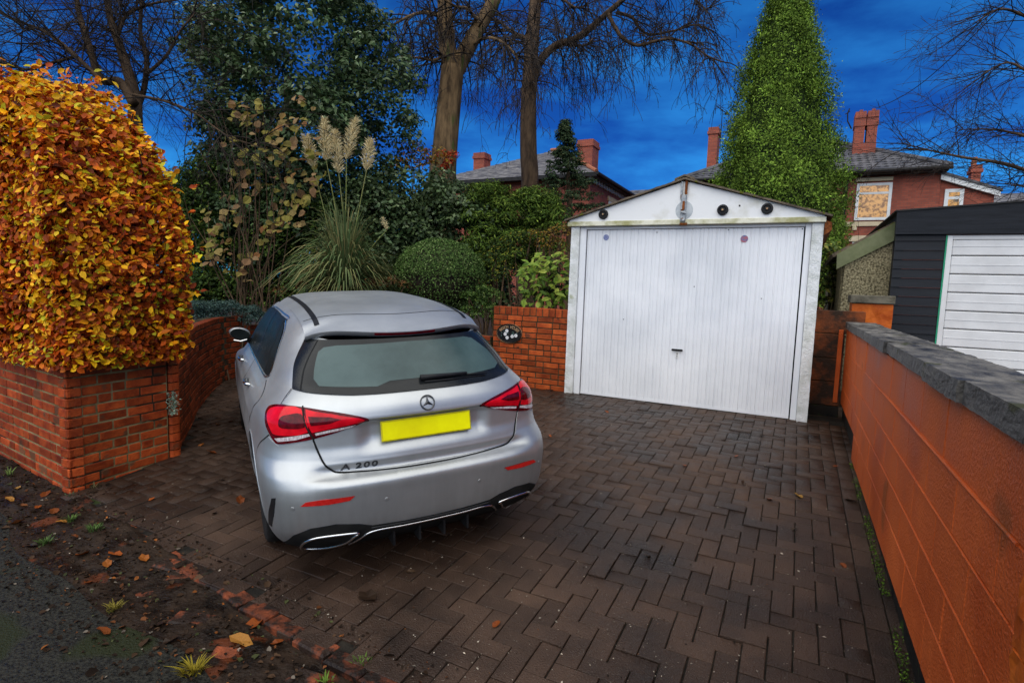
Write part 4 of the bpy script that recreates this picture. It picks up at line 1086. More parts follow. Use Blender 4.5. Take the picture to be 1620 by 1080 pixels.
def set_normals(me, Nn):
    me.polygons.foreach_set('use_smooth', [True] * len(me.polygons))
    me.normals_split_custom_set_from_vertices([tuple(map(float, q)) for q in Nn])
def catmull(P, closed=True, n=5):
    P = [np.array(p, float) for p in P]; m = len(P); out = []
    for i in range(m if closed else m - 1):
        g_ = (lambda j: P[j % m]) if closed else (lambda j: P[min(max(j, 0), m - 1)])
        p0, p1, p2, p3 = g_(i - 1), g_(i), g_(i + 1), g_(i + 2)
        for k in range(n):
            t = k / n; out.append(0.5 * ((2*p1) + (-p0+p2)*t + (2*p0-5*p1+4*p2-p3)*t*t + (-p0+3*p1-3*p2+p3)*t**3))
    if not closed: out.append(P[-1])
    return out
def dens(P, step, closed=True):
    out = []; m = len(P)
    for i in range(m if closed else m - 1):
        a, b = np.array(P[i]), np.array(P[(i + 1) % m]); n_ = max(1, int(math.ceil(np.linalg.norm((b - a) * np.array([.115, 1])) / step)))
        for k in range(n_): out.append(a + (b - a) * k / n_)
    if not closed: out.append(np.array(P[-1]))
    return out
def patch(name, poly, off, mat, parent, step=.02, skirt=.006, smooth=0, surf=car_S, nrm=car_N):
    """panel that follows the body surface inside a (u,z) outline, standing proud by off, with a turned-in edge"""
    poly = [tuple(p) for p in poly]
    if smooth: poly = catmull(poly, True, smooth)
    B2 = dens(poly, step)
    sc_ = np.array([.115, 1.0])
    b2 = [Vector((float(p[0] * .115), float(p[1]))) for p in B2]; n_ = len(b2)
    lo_ = np.min([list(p) for p in b2], 0); hi_ = np.max([list(p) for p in b2], 0)
    pp = [(p.x, p.y) for p in b2]; inner = []
    for gx in np.arange(lo_[0] + step / 2, hi_[0], step):
        for gz_ in np.arange(lo_[1] + step / 2, hi_[1], step):
            if inpoly(gx, gz_, pp):
                inner.append(Vector((float(gx), float(gz_))))
    res = delaunay_2d_cdt(b2 + inner, [(i, (i + 1) % n_) for i in range(n_)], [], 1, 1e-5)
    vv, fc = res[0], res[2]
    UZ = np.array([[v.x / .115, v.y] for v in vv])
    P = surf(UZ[:, 0], UZ[:, 1]); Nn = nrm(UZ[:, 0], UZ[:, 1])
    V = P + Nn * off
    F = [tuple(f) for f in fc]
    # orientation
    q = F[len(F) // 2]; fn = np.cross(V[q[1]] - V[q[0]], V[q[2]] - V[q[0]])
    if fn @ Nn[q[0]] < 0: F = [f[::-1] for f in F]
    Bq = np.array([[p.x / .115, p.y] for p in b2])
    Pb = surf(Bq[:, 0], Bq[:, 1]); Nb = nrm(Bq[:, 0], Bq[:, 1])
    base = len(V); V = np.concatenate([V, Pb + Nb * off, Pb + Nb * (off - skirt)])
    cen = Pb.mean(0); out_ = Pb - cen; out_ /= np.linalg.norm(out_, axis=1)[:, None] + 1e-9
    Nall = np.concatenate([Nn, (Nb + out_) / 1.4, out_])
    for i in range(n_):
        j = (i + 1) % n_; F.append((base + i, base + j, base + n_ + j, base + n_ + i))
    me = mesh_data(name, V, F, mat)
    set_normals(me, Nall)
    return obj(name, me, parent)
def ribbon(name, pts, w, off, mat, parent, closed=False, smooth=5, surf=car_S, nrm=car_N):
    """thin strip along a line on the body (shut lines, trims)"""
    P2 = catmull(pts, closed, smooth) if smooth else [np.array(p) for p in pts]
    A = np.array(P2); P = surf(A[:, 0], A[:, 1]); Nn = nrm(A[:, 0], A[:, 1])
    T = np.gradient(P, axis=0); T /= np.linalg.norm(T, axis=1)[:, None] + 1e-12
    S_ = np.cross(Nn, T); S_ /= np.linalg.norm(S_, axis=1)[:, None] + 1e-12
    V = np.concatenate([P + Nn * off + S_ * w / 2, P + Nn * off - S_ * w / 2]); n_ = len(P)
    F = [(i, i + 1, n_ + i + 1, n_ + i) for i in range(n_ - 1)]
    return obj(name, mesh_data(name, V, F, mat, True), parent)
def surf_tube(name, pts, r, off, mat, parent, closed=False, smooth=5, n=8):
    P2 = catmull(pts, closed, smooth); 
    if closed: P2.append(P2[0])
    A = np.array(P2); P = car_S(A[:, 0], A[:, 1]) + car_N(A[:, 0], A[:, 1]) * off
    V, F = tube_vf(P, r, n, not closed); return obj(name, mesh_data(name, V, F, mat, True), parent)
def mir(P): return [(-u, z) for u, z in P]
def symm(H):
    """closed outline from a right half listed from the centre top round to the centre bottom"""
    return list(H) + [(-u, z) for u, z in H[::-1] if abs(u) > 1e-6]

# --- body shell
def zt_edge(y): return 1.39 - float(cD(y))
ua = np.concatenate([np.linspace(0, U0_, 76), np.linspace(U0_, U1_, 90)[1:], np.linspace(U1_, U2_, 60)[1:]])
us_ = np.concatenate([-ua[::-1][1:-1], ua]) if True else ua
us_ = np.concatenate([-ua[::-1][:-1], ua])
zrow = np.unique(np.concatenate([np.linspace(.16, .56, 26), np.linspace(.56, .70, 24), np.linspace(.70, .87, 16), np.linspace(.87, .905, 10), np.linspace(.905, 1.06, 22)]))
topz = np.array([zt_edge(float(car_S(np.array(u), np.array(1.30))[1])) for u in us_])
for _ in range(3): topz = np.array([zt_edge(float(car_S(np.array(u), np.array(t))[1])) for u, t in zip(us_, topz)])
nup = 26
UU = np.repeat(us_[:, None], len(zrow) + nup, 1); ZZ = np.zeros_like(UU)
ZZ[:, :len(zrow)] = zrow[None]
for j in range(nup): ZZ[:, len(zrow) + j] = 1.06 + (topz - 1.06) * (j + 1) / nup
Pp = car_S(UU, ZZ); Nn = car_N(UU, ZZ)
nu, nz = UU.shape
WHEELS = [(.80, .325), (3.40, .325)]
F = []
for i in range(nu - 1):
    for j in range(nz - 1):
        c = (Pp[i, j] + Pp[i + 1, j + 1]) / 2
        if abs(c[0]) > .6 and any((c[1] - wy) ** 2 + (c[2] - wz) ** 2 < .365 ** 2 for wy, wz in WHEELS): continue
        F.append((i * nz + j, (i + 1) * nz + j, (i + 1) * nz + j + 1, i * nz + j + 1))
me = mesh_data('body', Pp.reshape(-1, 3), F, M['paint']); set_normals(me, Nn.reshape(-1, 3))
body = obj('body', me, car)
# --- roof with spoiler lip
cZ = tab([(.40,1.292),(.436,1.304),(.52,1.338),(.62,1.374),(.73,1.404),(1.0,1.436),(1.4,1.460),(1.8,1.466),(2.1,1.452),(2.3,1.425),(2.5,1.39)])
def roof_P(a, t):
    a, t = np.broadcast_arrays(np.asarray(a, float), np.asarray(t, float))
    yr = .436 + .165 * np.abs(a) ** 2.2; yf = 2.30 - .40 * np.abs(a) ** 3
    y = yr + (yf - yr) * t
    ze = 1.39 - cD(y); zc_2 = cZ(y)
    # lip height across the trailing edge
    z = zc_2 - (zc_2 - ze) * np.abs(a) ** 4
    z = np.where(t < .15, np.minimum(z, zc_2 - (zc_2 - ze) * np.abs(a) ** 4), z)
    x = a * car_W(ze, y)
    return np.stack([x, y, z], -1)
def roof_N(a, t, e=2e-3):
    n_ = np.cross(roof_P(a + e, t) - roof_P(a - e, t), roof_P(a, np.asarray(t) + e) - roof_P(a, np.asarray(t) - e))
    return n_ / np.linalg.norm(n_, axis=-1, keepdims=True)
aa = np.linspace(-1, 1, 61); tt = np.concatenate([np.linspace(0, .15, 12), np.linspace(.15, 1, 40)[1:]])
AA, TT = np.meshgrid(aa, tt, indexing='ij')
P = roof_P(AA, TT); Nn = roof_N(AA, TT); na, nt = AA.shape
V = list(P.reshape(-1, 3)); NN = list(Nn.reshape(-1, 3))
F = [(i * nt + j, (i + 1) * nt + j, (i + 1) * nt + j + 1, i * nt + j + 1) for i in range(na - 1) for j in range(nt - 1)]
me = mesh_data('roof', V, F, M['paint']); set_normals(me, NN); roof = obj('roof', me, car)
# lip thickness under the trailing edge
E0 = roof_P(aa, np.zeros(61)); V = []; F = []
for k, p in enumerate(E0):
    e_ = abs(aa[k]) ** 6
    V += [p, p + np.array([0, .006, -.022]), p + np.array([0, .035, -.034]), p + np.array([0, .16 * (1 - e_) + .02, -.036 + .02 * (1 - e_)])]
F = [(4 * i + k, 4 * i + 4 + k, 4 * i + 5 + k, 4 * i + 1 + k) for i in range(60) for k in range(3)]
sp = obj('spoiler', mesh_data('spoiler', V, F, M['paint'], True), roof)
q = np.linspace(-.33, .33, 21); E1 = roof_P(q, np.zeros(21)); V = []
for p in E1: V += [p + (0, -.002, -.005), p + (0, .003, -.019), p + (0, .012, -.019), p + (0, .010, -.005)]
F = [(4 * i + k, 4 * i + (k + 1) % 4, 4 * i + 4 + (k + 1) % 4, 4 * i + 4 + k) for i in range(20) for k in range(4)] + [(0, 1, 2, 3), (83, 82, 81, 80)]
obj('brake_light', mesh_data('brake_light', V, F, M['darklens']), sp)
for s in (-1, 1):
    t_ = np.linspace(.07, .97, 30); A2 = np.stack([np.full(30, s * .865) - s * .03 * t_, t_], 1)
    ribbon('roof_strip', A2, .030, .004, M['black'], roof, smooth=0, surf=roof_P, nrm=lambda a, t: roof_N(a, t))
A2 = np.stack([np.linspace(-.97, .97, 50), .125 + .02 * np.linspace(-1, 1, 50) ** 2], 1)
ribbon('roof_seam', A2, .006, .0015, M['gap'], roof, smooth=0, surf=roof_P, nrm=lambda a, t: roof_N(a, t))
ant = [(0, 1.05, 1.436), (0, 0.98, 1.45), (0, .95, 1.47)]

# --- tailgate, bumper and rear details
tail = [(0, 1.000), (1.9, 1.000), (2.9, 1.001), (4.1, 1.009), (5.6, 1.016), (6.42, 1.018), (6.85, .990), (7.0, .966), (5.38, .960), (4.36, .812), (4.12, .745), (3.86, .684), (3.58, .651), (3.3, .634), (2.5, .625), (1.1, .618), (0, .617)]
tg = patch('tailgate', symm(tail), .004, M['paint'], car, step=.013)
bump = [(0, .605), (1.1, .606), (2.5, .611), (3.45, .620), (3.75, .640), (4.02, .676), (4.26, .742), (4.42, .800), (5.2, .782), (6.4, .764), (6.75, .777), (7.25, .800), (8.35, .733), (9.2, .660), (9.75, .60), (9.3, .50), (8.95, .42), (8.85, .30), (8.8, .18),
        (7.5, .195), (6.1, .315), (5.0, .362), (3.7, .375), (2.8, .358), (2.3, .334), (1.1, .326), (0, .324)]
bp_ = patch('rear_bumper', symm(bump), .004, M['paint'], car, step=.016)
gapl = [(6.9, .978), (6.42, 1.012)]
half = [(4.38, .806), (4.18, .744), (3.93, .680), (3.66, .646), (3.38, .627), (2.5, .618), (1.1, .612), (0, .611)]
ribbon('shut_line', half + mir(half)[::-1][1:], .010, .0022, M['gap'], tg, smooth=6)
for s in (-1, 1):
    ribbon('shut_line', [(s * 6.55, 1.03), (s * 6.90, .998), (s * 7.06, .962)], .006, .0048, M['gap'], tg)
    ribbon('bumper_seam', [(s * 7.20, .812), (s * 7.7, .780), (s * 8.35, .740), (s * 9.2, .666), (s * 9.8, .60)], .006, .0022, M['gap'], bp_)
# lights
L_out = [(7.84,.889),(8.08,.917),(7.90,.942),(7.02,.960),(5.38,.962),(3.74,.943),(2.61,.914),(2.16,.889),(2.56,.870),(3.33,.836),(4.25,.811),(5.23,.793),(6.36,.776),(6.70,.790),(7.10,.823),(7.53,.856)]
def lens(poly, off, mat, parent, name, s, smooth=3, step=.014): return patch(name, [(s * u, z) for u, z in poly], off, mat, parent, step=step, skirt=.003, smooth=smooth)
for s in (-1, 1):
    tl = patch('tail_light', [(s * u, z) for u, z in L_out], .0085, M['darklens'], car, step=.014, skirt=.010, smooth=4)
    lens([(7.60,.893),(7.80,.917),(7.60,.937),(6.817,.952),(5.42,.953),(4.65,.846),(6.509,.823),(7.0,.848)], .0100, M['redlens'], tl, 'red_lens', s)
    lens([(6.458,.884),(6.45,.911),(6.05,.924),(5.28,.932),(4.85,.872),(6.15,.862)], .0112, M['darklens'], tl, 'lens_core', s)
    lens([(5.15,.952),(3.742,.932),(2.614,.904),(2.34,.893),(2.563,.882),(4.44,.842)], .0100, M['redlens'], tl, 'red_lens', s, smooth=0)
    lens([(4.85,.922),(3.793,.918),(3.28,.904),(3.69,.889),(4.55,.880)], .0112, M['darklens'], tl, 'lens_core', s, smooth=0)
    lens([(6.62,.803),(4.60,.838),(4.53,.826),(5.228,.806),(6.355,.788)], .0100, M['clearlens'], tl, 'clear_lens', s, smooth=0)
    lens([(4.30,.838),(2.65,.872),(2.819,.857),(3.331,.844),(4.25,.826)], .0100, M['clearlens'], tl, 'clear_lens', s, smooth=0)
    ribbon('split_line', [(s * 5.40, .966), (s * 4.86, .888), (s * 4.33, .806)], .008, .0118, M['gap'], tl)
    patch('reflector', [(s * u, z) for u, z in [(5.36,.490),(5.07,.511),(4.20,.521),(2.90,.523),(3.10,.501),(3.95,.492)]], .0075, M['reflector'], bp_, step=.02)
    patch('side_vent', [(s * u, z) for u, z in [(7.02,.522),(7.45,.512),(7.62,.485),(8.15,.415),(8.72,.31),(8.10,.325),(7.45,.420),(7.10,.500)]], .0065, M['black'], bp_, step=.02)
    pts = [(5.75,.175),(5.55,.262),(4.66,.309),(2.95,.309),(3.06,.280),(3.62,.215),(4.75,.172)]
    ex = patch('exhaust_trim', [(s * u, z) for u, z in pts], .0125, M['blackmatt'], car, step=.02, skirt=.01)
    surf_tube('chrome_ring', [(s * u, z) for u, z in pts], .0075, .014, M['chrome'], ex, closed=True, smooth=4)
    for u_, z_ in ((1.75, .475), (5.85, .475)):
        P0 = car_S(np.array(s * u_), np.array(z_)); n0 = Vector(car_N(np.array([s * u_]), np.array([z_]))[0])
        V, F = lathe_vf([(.0005, .0060), (.0095, .0058), (.0105, .0045), (.0115, .0042)], 16)
        o = obj('parking_sensor', mesh_data('parking_sensor', V, F, M['paint']), bp_, P0); o.rotation_euler = n0.to_track_quat('Z', 'Y').to_euler()
diff = [(0,.318),(1.1,.322),(2.3,.331),(2.8,.353),(3.74,.371),(4.97,.358),(6.1,.312),(7.5,.200),(7.3,.165),(0,.165)]
df = patch('diffuser', symm(diff), .006, M['blackmatt'], car, step=.02)
dl = [(3.25,.195),(2.90,.245),(2.30,.300),(1.13,.300),(0,.299)]
surf_tube('diffuser_trim', dl + mir(dl)[::-1][1:], .0065, .012, M['chrome'], df, smooth=6)
dl = [(2.35,.322),(1.13,.317),(0,.316)]
surf_tube('diffuser_lip', dl + mir(dl)[::-1][1:], .006, .010, M['black'], df, smooth=6)
for u_ in (-1.5, -.5, .5, 1.5):
    P0 = car_S(np.array(u_), np.array(.22)); obj('diffuser_fin', mesh_data('diffuser_fin', *box_vf((P0[0] - .006, P0[1] - .05, .17), (P0[0] + .006, P0[1] + .12, .27)), M['black']), df)
# rear glass
gl = [(0, 1.268), (3.0, 1.270), (5.0, 1.268), (6.62, 1.262), (6.68, 1.142), (6.50, 1.030), (5.59, 1.024), (4.10, 1.017), (2.92, 1.010), (1.90, 1.008), (0, 1.008)]
rg = patch('rear_window', symm(gl), .005, M['glassblack'], tg, step=.02)
clear = [(-3.9,1.240),(-4.77,1.229),(-5.05,1.207),(-5.02,1.08),(-4.66,1.049),(-1.85,1.036),(-1.30,1.058),(0,1.060),(2.15,1.052),(4.46,1.058),(5.15,1.078),(4.98,1.154),(4.25,1.232),(3.6,1.246),(0,1.248)]
patch('misted_sky_tint_pane', clear, .0062, M['glass_skytint'], rg, step=.02, skirt=.001)
for s in (-1, 1): ribbon('fin_gap', [(s * 5.42, 1.262), (s * 5.74, 1.121), (s * 5.82, 1.027)], .010, .0056, M['gap'], rg)
# wiper
wp = [(-.03, .21, 1.062), (.10, .212, 1.056), (.20, .218, 1.054), (.29, .228, 1.052)]
A2 = np.array([(0.0, 1.052), (.7, 1.050), (1.4, 1.050), (2.2, 1.049)]); P = car_S(A2[:, 0], A2[:, 1]) + car_N(A2[:, 0], A2[:, 1]) * .022
wo_ = obj('wiper', mesh_data('wiper', *tube_vf(P, [.017, .015, .012, .009], 8), M['black'], True), car)
A2 = np.array([(2.1, 1.047), (2.8, 1.042), (3.45, 1.038)]); P = car_S(A2[:, 0], A2[:, 1]) + car_N(A2[:, 0], A2[:, 1]) * .014
obj('wiper_blade', mesh_data('wiper_blade', *tube_vf(P, [.006, .005, .003], 6), M['black'], True), wo_)
A2 = np.array([(.15, 1.036), (1.2, 1.034), (3.3, 1.032)]); P = car_S(A2[:, 0], A2[:, 1]) + car_N(A2[:, 0], A2[:, 1]) * .010
obj('wiper_blade', mesh_data('wiper_blade', *tube_vf(P, [.006, .006, .003], 6), M['black'], True), wo_)
# number plate
pl = mk('number_plate', *box_vf((-.265, -.006, -.0565), (.265, .006, .0565), .003), M['plate_edge'], car, world=False)
pl.location = (0, .083, .812); pl.rotation_euler = (-.20, 0, 0)
mk('plate_face', *box_vf((-.257, -.0085, -.0490), (.257, -.0062, .0470), .001), M['plate'], pl, world=False)
# emblem: ring and three-pointed star
n0 = car_N(np.array([0.0]), np.array([.946]))[0]; P0 = car_S(np.array(0.0), np.array(.946)) + n0 * .006
em = bpy.data.objects.new('emblem', None)
me = None
mb = MB()
V, F = tube_vf([(.040 * math.cos(a), .040 * math.sin(a), 0) for a in np.linspace(0, 2 * math.pi, 41)], .0042, 8, False); mb.add(V, F)
for k in range(3):
    a = math.pi / 2 + k * 2 * math.pi / 3
    d_, p_2 = np.array([math.cos(a), math.sin(a)]), np.array([-math.sin(a), math.cos(a)])
    tip = d_ * .038; b1, b2_ = d_ * .006 + p_2 * .0085, d_ * .006 - p_2 * .0085
    mb.add([(*tip, .001), (*b1, 0), (0, 0, .0055), (*b2_, 0)], [(0, 1, 2), (0, 2, 3)])
bpy.data.objects.remove(em)
em = obj('emblem', mesh_data('emblem', mb.V, mb.F, M['badge']), tg, P0)
em.rotation_euler = Matrix(((1, 0, 0), tuple(np.cross(n0, (1, 0, 0))), tuple(n0))).transposed().to_euler()
# model lettering
u_, z_ = -2.52, .652
P0 = car_S(np.array(u_), np.array(z_)); n0 = car_N(np.array([u_]), np.array([z_]))[0]
xd = np.cross((0, 0, 1), n0); xd /= np.linalg.norm(xd); yd = np.cross(n0, xd)
if xd[0] < 0: xd, yd = -xd, -yd
for ch_, dx_ in (('A', -.074), ('2', -.006), ('0', .036), ('0', .078)):
    me = text_mesh(ch_, .056, .0016, 1.0, .0016); me.materials.clear(); me.materials.append(M['badge'])
    for v in me.vertices: v.co.x *= 1.18; v.co.y *= .82; v.co.x += .12 * v.co.y
    o = obj('letter', me, tg, P0 + n0 * .0065 + xd * dx_)
    o.rotation_euler = Matrix((tuple(xd), tuple(np.cross(n0, xd)), tuple(n0))).transposed().to_euler()
# sides: windows, doors, handles, mirrors
win = [(.92,1.014),(.84,1.038),(.865,1.10),(.905,1.17),(.985,1.265),(1.10,1.318),(1.28,1.345),(1.7,1.352),(2.1,1.338),(2.40,1.24),(2.62,1.12),(2.76,1.02),(2.2,1.006),(1.5,1.008)]
for s in (-1, 1):
    W_ = patch('side_window', [(s * u_of(y, z), z) for y, z in win], .005, M['glassdark'], car, step=.025, smooth=3)
    ribbon('window_pillar', [(s * u_of(y, z), z) for y, z in ((1.72, 1.010), (1.66, 1.18), (1.60, 1.350))], .075, .0062, M['black'], W_)
    ribbon('window_divider', [(s * u_of(y, z), z) for y, z in ((1.02, 1.016), (1.08, 1.18), (1.14, 1.325))], .014, .0062, M['black'], W_)
    ribbon('window_trim', [(s * u_of(y, z), z) for y, z in ((2.8, 1.008), (2.2, .999), (1.5, .999), (.95, 1.003), (.83, 1.024), (.83, 1.06), (.88, 1.17), (.96, 1.27), (1.08, 1.33), (1.28, 1.358), (1.7, 1.362), (2.1, 1.350))], .010, .006, M['chrome'], W_, smooth=4)
    for pts in ([(.83, 1.0), (.72, .965), (.66, .93), (.70, .88), (.80, .80), (1.02, .70), (1.14, .60), (1.20, .45), (1.22, .30), (1.3, .20)], [(1.68, 1.0), (1.70, .85), (1.72, .60), (1.70, .35), (1.66, .20)], [(2.74, 1.0), (2.80, .88), (2.82, .70), (2.80, .45), (2.74, .20)]):
        ribbon('door_gap', [(s * u_of(y, z), z) for y, z in pts], .006, .002, M['gap'], body, smooth=4)
    for y_ in (1.28, 2.20):
        hz = .905 + .012 * (y_ - 1.2)
        Pq = np.array([car_S(np.array(s * u_of(y_ + d_, hz)), np.array(hz)) + np.array([s * o_, 0, 0]) for d_, o_ in ((-.10, .004), (-.07, .026), (0, .032), (.07, .026), (.10, .004))])
        obj('door_handle', mesh_data('door_handle', *tube_vf(Pq, [.008, .013, .014, .013, .008], 8), M['chrome'], True), car)
    # mirror
    bm = bmesh.new(); bmesh.ops.create_uvsphere(bm, u_segments=20, v_segments=14, radius=1.0)
    for v in bm.verts:
        x_, y_, z_ = v.co
        v.co = Vector((s * (.080 * x_ * (1 + .15 * z_)), .070 * y_ * (1 if y_ > 0 else .55), .054 * z_ + .012 * x_ * 1.0))
    mm_ = bpy.data.meshes.new('mirror_housing'); bm.to_mesh(mm_); bm.free(); mm_.materials.append(M['paint']); mm_.polygons.foreach_set('use_smooth', [True] * len(mm_.polygons))
    mh_ = obj('mirror_housing', mm_, car, (s * .832, 2.36, 1.098))
    mk('mirror_foot', *tube_vf([(-s * .04, .02, -.045), (-s * .10, .03, -.075), (-s * .16, .04, -.08)], [.028, .022, .02], 8), M['black'], mh_, world=False)
    V, F = lathe_vf([(.0005, .0), (.5, 0), (.95, 0), (1.0, -.04)], 20)
    mk('mirror_glass', [(a * .073, -.0400 - c * .1, b * .047 + .012 * s * a) for a, b, c in V], F, M['glassdark'], mh_, world=False)
    mk('mirror_trim', *tube_vf([(s * -.05, -.034, -.046), (0, -.038, -.058), (s * .05, -.034, -.046)], .006, 6), M['chrome'], mh_, world=False)
# wheels
for (wy, wz) in WHEELS:
    for s in (-1, 1):
        w_ = bpy.data.objects.new('wheel', None)
        prof_t = [(.20, -.085), (.235, -.105), (.29, -.108), (.312, -.098), (.320, -.070), (.320, .070), (.312, .098), (.29, .108), (.235, .105), (.20, .085)]
        V, F = lathe_vf(prof_t, 48)
        ty = obj('wheel', mesh_data('wheel', [(s * c, a, b) for a, b, c in V], F, M['tyre'], True), car, (s * .722, wy, .318))
        V, F = lathe_vf([(.0005, .055), (.03, .06), (.05, .05), (.06, .02), (.21, .02), (.232, .085), (.238, .098)], 40)
        rm = mk('rim', [(s * c, a, b) for a, b, c in V], F, M['rim'], ty, smooth=True, world=False)
        for k in range(10):
            a = k * math.pi / 5; d_ = np.array([0, math.cos(a), math.sin(a)]); e_ = np.array([0, -math.sin(a), math.cos(a)])
            V = [np.array([s * .055, 0, 0]) + d_ * .03 + e_ * .018, np.array([s * .055, 0, 0]) + d_ * .03 - e_ * .018, np.array([s * .092, 0, 0]) + d_ * .228 - e_ * .012, np.array([s * .092, 0, 0]) + d_ * .228 + e_ * .012]
            V += [v - np.array([s * .025, 0, 0]) for v in V]
            mk('spoke', V, [(0, 1, 2, 3), (0, 4, 5, 1), (1, 5, 6, 2), (2, 6, 7, 3), (3, 7, 4, 0)], M['rim'], ty, world=False)
        arc = [(s * (abs(float(car_S(np.array(u_of(wy + .368 * math.cos(a), wz + .368 * math.sin(a))), np.array(wz + .368 * math.sin(a)))[0])) - .004), wy + .368 * math.cos(a), wz + .368 * math.sin(a)) for a in np.linspace(-.42, math.pi + .42, 40)]
        mk('wheel_arch', *tube_vf(arc, .009, 8), M['paint'], car, smooth=True, world=False)
        arcI = [(x_, wy + .375 * math.cos(a), wz + .375 * math.sin(a)) for x_ in (s * .80, s * .5) for a in np.linspace(-.45, math.pi + .45, 40)]
        mk('arch_liner', arcI, [(i, i + 1, 41 + i, 40 + i) for i in range(39)], M['blackmatt'], car, world=False)
        bpy.data.objects.remove(w_)
mk('underbody', *box_vf((-.62, .30, .165), (.62, 4.0, .42), .02), M['blackmatt'], car, world=False)
# front end
ML = pmat('headlamp', (.3, .32, .34), (.6, .62, .64), 20, .1, coat=.5)
for s in (-1, 1):
    patch('headlight', [(s * (U2_ - u), z) for u, z in ((7.6, .70), (6.5, .72), (5.0, .70), (3.4, .66), (3.6, .62), (5.5, .61), (7.0, .64))], .006, ML, car, step=.03)
patch('grille', [(U2_ - 3.2, .60), (U2_ - 2.8, .42), (U2_ - .2, .40), (U2_ - .2, .61)], .006, M['black'], car, step=.03)
patch('grille', [(-U2_ + 3.2, .60), (-U2_ + 2.8, .42), (-U2_ + .2, .40), (-U2_ + .2, .61)], .006, M['black'], car, step=.03)
ws = [(9.0, 1.0), (9.0, 1.2), (7.5, 1.32), (4, 1.335), (0.15, 1.338), (0.15, .985), (4, .985), (7.5, .99)]
for s in (-1, 1): patch('windscreen', [(s * (U2_ - u), z) for u, z in ws], .005, M['glassdark'], car, step=.04)

# ================================================================== PLANTS
def unit(v): return v / (np.linalg.norm(v, axis=-1, keepdims=True) + 1e-9)
def leaf_cloud(P, Nr, size, cols, asp=0.55, fold=0.18, hexa=False, tdir=None):
    """vectorised leaves: returns vertices, quads, colours"""
    n_ = len(P); Nr = unit(Nr)
    t = RNG.normal(size=(n_, 3)) if tdir is None else tdir + RNG.normal(size=(n_, 3)) * .35
    t = unit(t - Nr * (t * Nr).sum(1, keepdims=True)); b = np.cross(Nr, t)
    L = np.asarray(size)[:, None] / 2; w = L * asp
    if not hexa:
        V = np.stack([P - t * L, P + b * w + Nr * L * fold - t * L * .05, P + t * L, P - b * w + Nr * L * fold - t * L * .05], 1)
        Q = np.arange(n_ * 4).reshape(-1, 4); k = 4
    else:
        dz = Nr * L
        V = np.stack([P - t * L, P - t * L * .35 + b * w + dz * fold, P + t * L * .35 + b * w * .8 + dz * fold, P + t * L - dz * fold * .8,
                      P + t * L * .35 - b * w * .8 + dz * fold, P - t * L * .35 - b * w + dz * fold], 1)
        i = np.arange(n_)[:, None] * 6
        Q = np.concatenate([i + np.array([[0, 1, 2, 3]]), i + np.array([[0, 3, 4, 5]])]); k = 6
    return V.reshape(-1, 3), Q, np.repeat(cols, k, 0)
def pick_cols(n_, pal, jit=.25):
    """palette: list of (weight, rgb)"""
    w = np.array([p[0] for p in pal]); c = np.array([p[1] for p in pal])
    i = RNG.choice(len(pal), n_, p=w / w.sum())
    return c[i] * np.exp(RNG.normal(size=(n_, 1)) * jit)
def rdir(n_): return unit(RNG.normal(size=(n_, 3)))
def clumps(centers, rad, per, squash=.75):
    """leaf positions and normals on the outer shells of many leafy clumps"""
    c = np.repeat(centers, per, 0); r = np.repeat(rad, per)[:, None]
    d = rdir(len(c)); d[:, 2] = np.where(d[:, 2] < -.35, -d[:, 2], d[:, 2]); d = unit(d)
    P = c + d * r * (RNG.uniform(.55, 1.05, (len(c), 1))) * np.array([1, 1, squash])
    return P, unit(d + np.array([0, 0, .5]) + RNG.normal(size=d.shape) * .45)
def in_ellipsoid(n_, c, rad, shell=.35):
    d = rdir(n_); r = RNG.uniform(shell, 1, (n_, 1)) ** .5
    return np.array(c) + d * r * np.array(rad)
def foliage(name, parent, P, Nr, size, cols, mat, **k):
    V, Q, Cc = leaf_cloud(P, Nr, size, cols, **k)
    return big_mesh(name, V, Q, mat, parent, Cc, kind='stuff')
def branches(lines, sides):
    Vs, Qs = [], []; n0 = 0
    for pts, r in lines:
        V, F = tube_vf(pts, r, sides, False)
        Vs.append(np.array(V)); Qs.append(np.array(F) + n0); n0 += len(V)
    return np.concatenate(Vs), np.concatenate(Qs)
def grow(p, d, length, r, level, out, droop=.12, wig=.20, nch=4, seg=.16, spread=.8, shrink=.5, minr=.0055):
    p = np.array(p, float); d = np.array(d, float); d /= np.linalg.norm(d)
    n_ = max(4, int(length / seg)); pts = [p.copy()]; st = length / n_
    for i in range(n_):
        d = d + RNG.normal(size=3) * wig * .5 + np.array([0, 0, -droop * (i / n_)])
        d /= np.linalg.norm(d); p = p + d * st; pts.append(p.copy())
    pts = np.array(pts); rr = np.maximum(minr, r * (1 - .8 * np.linspace(0, 1, len(pts))))
    out.setdefault(level, []).append((pts, rr))
    if level > 0:
        for k in range(nch):
            i = RNG.integers(max(1, n_ // 5), n_); t = pts[i] - pts[i - 1]; t /= np.linalg.norm(t)
            cd_ = t + RNG.normal(size=3) * spread
            grow(pts[i], cd_, length * shrink * RNG.uniform(.6, 1.2), rr[i] * .6, level - 1, out, droop * 1.3, wig, nch, seg, spread, shrink, minr)
def pxline(pts, D, jit=0.0):
    D = [D] * len(pts) if np.isscalar(D) else D
    return np.array([atD(x, y, d_) for (x, y), d_ in zip(pts, D)])
def base_at(x, y, D):
    p = atD(x, y, D); return (p[0], p[1], G(p[1]))

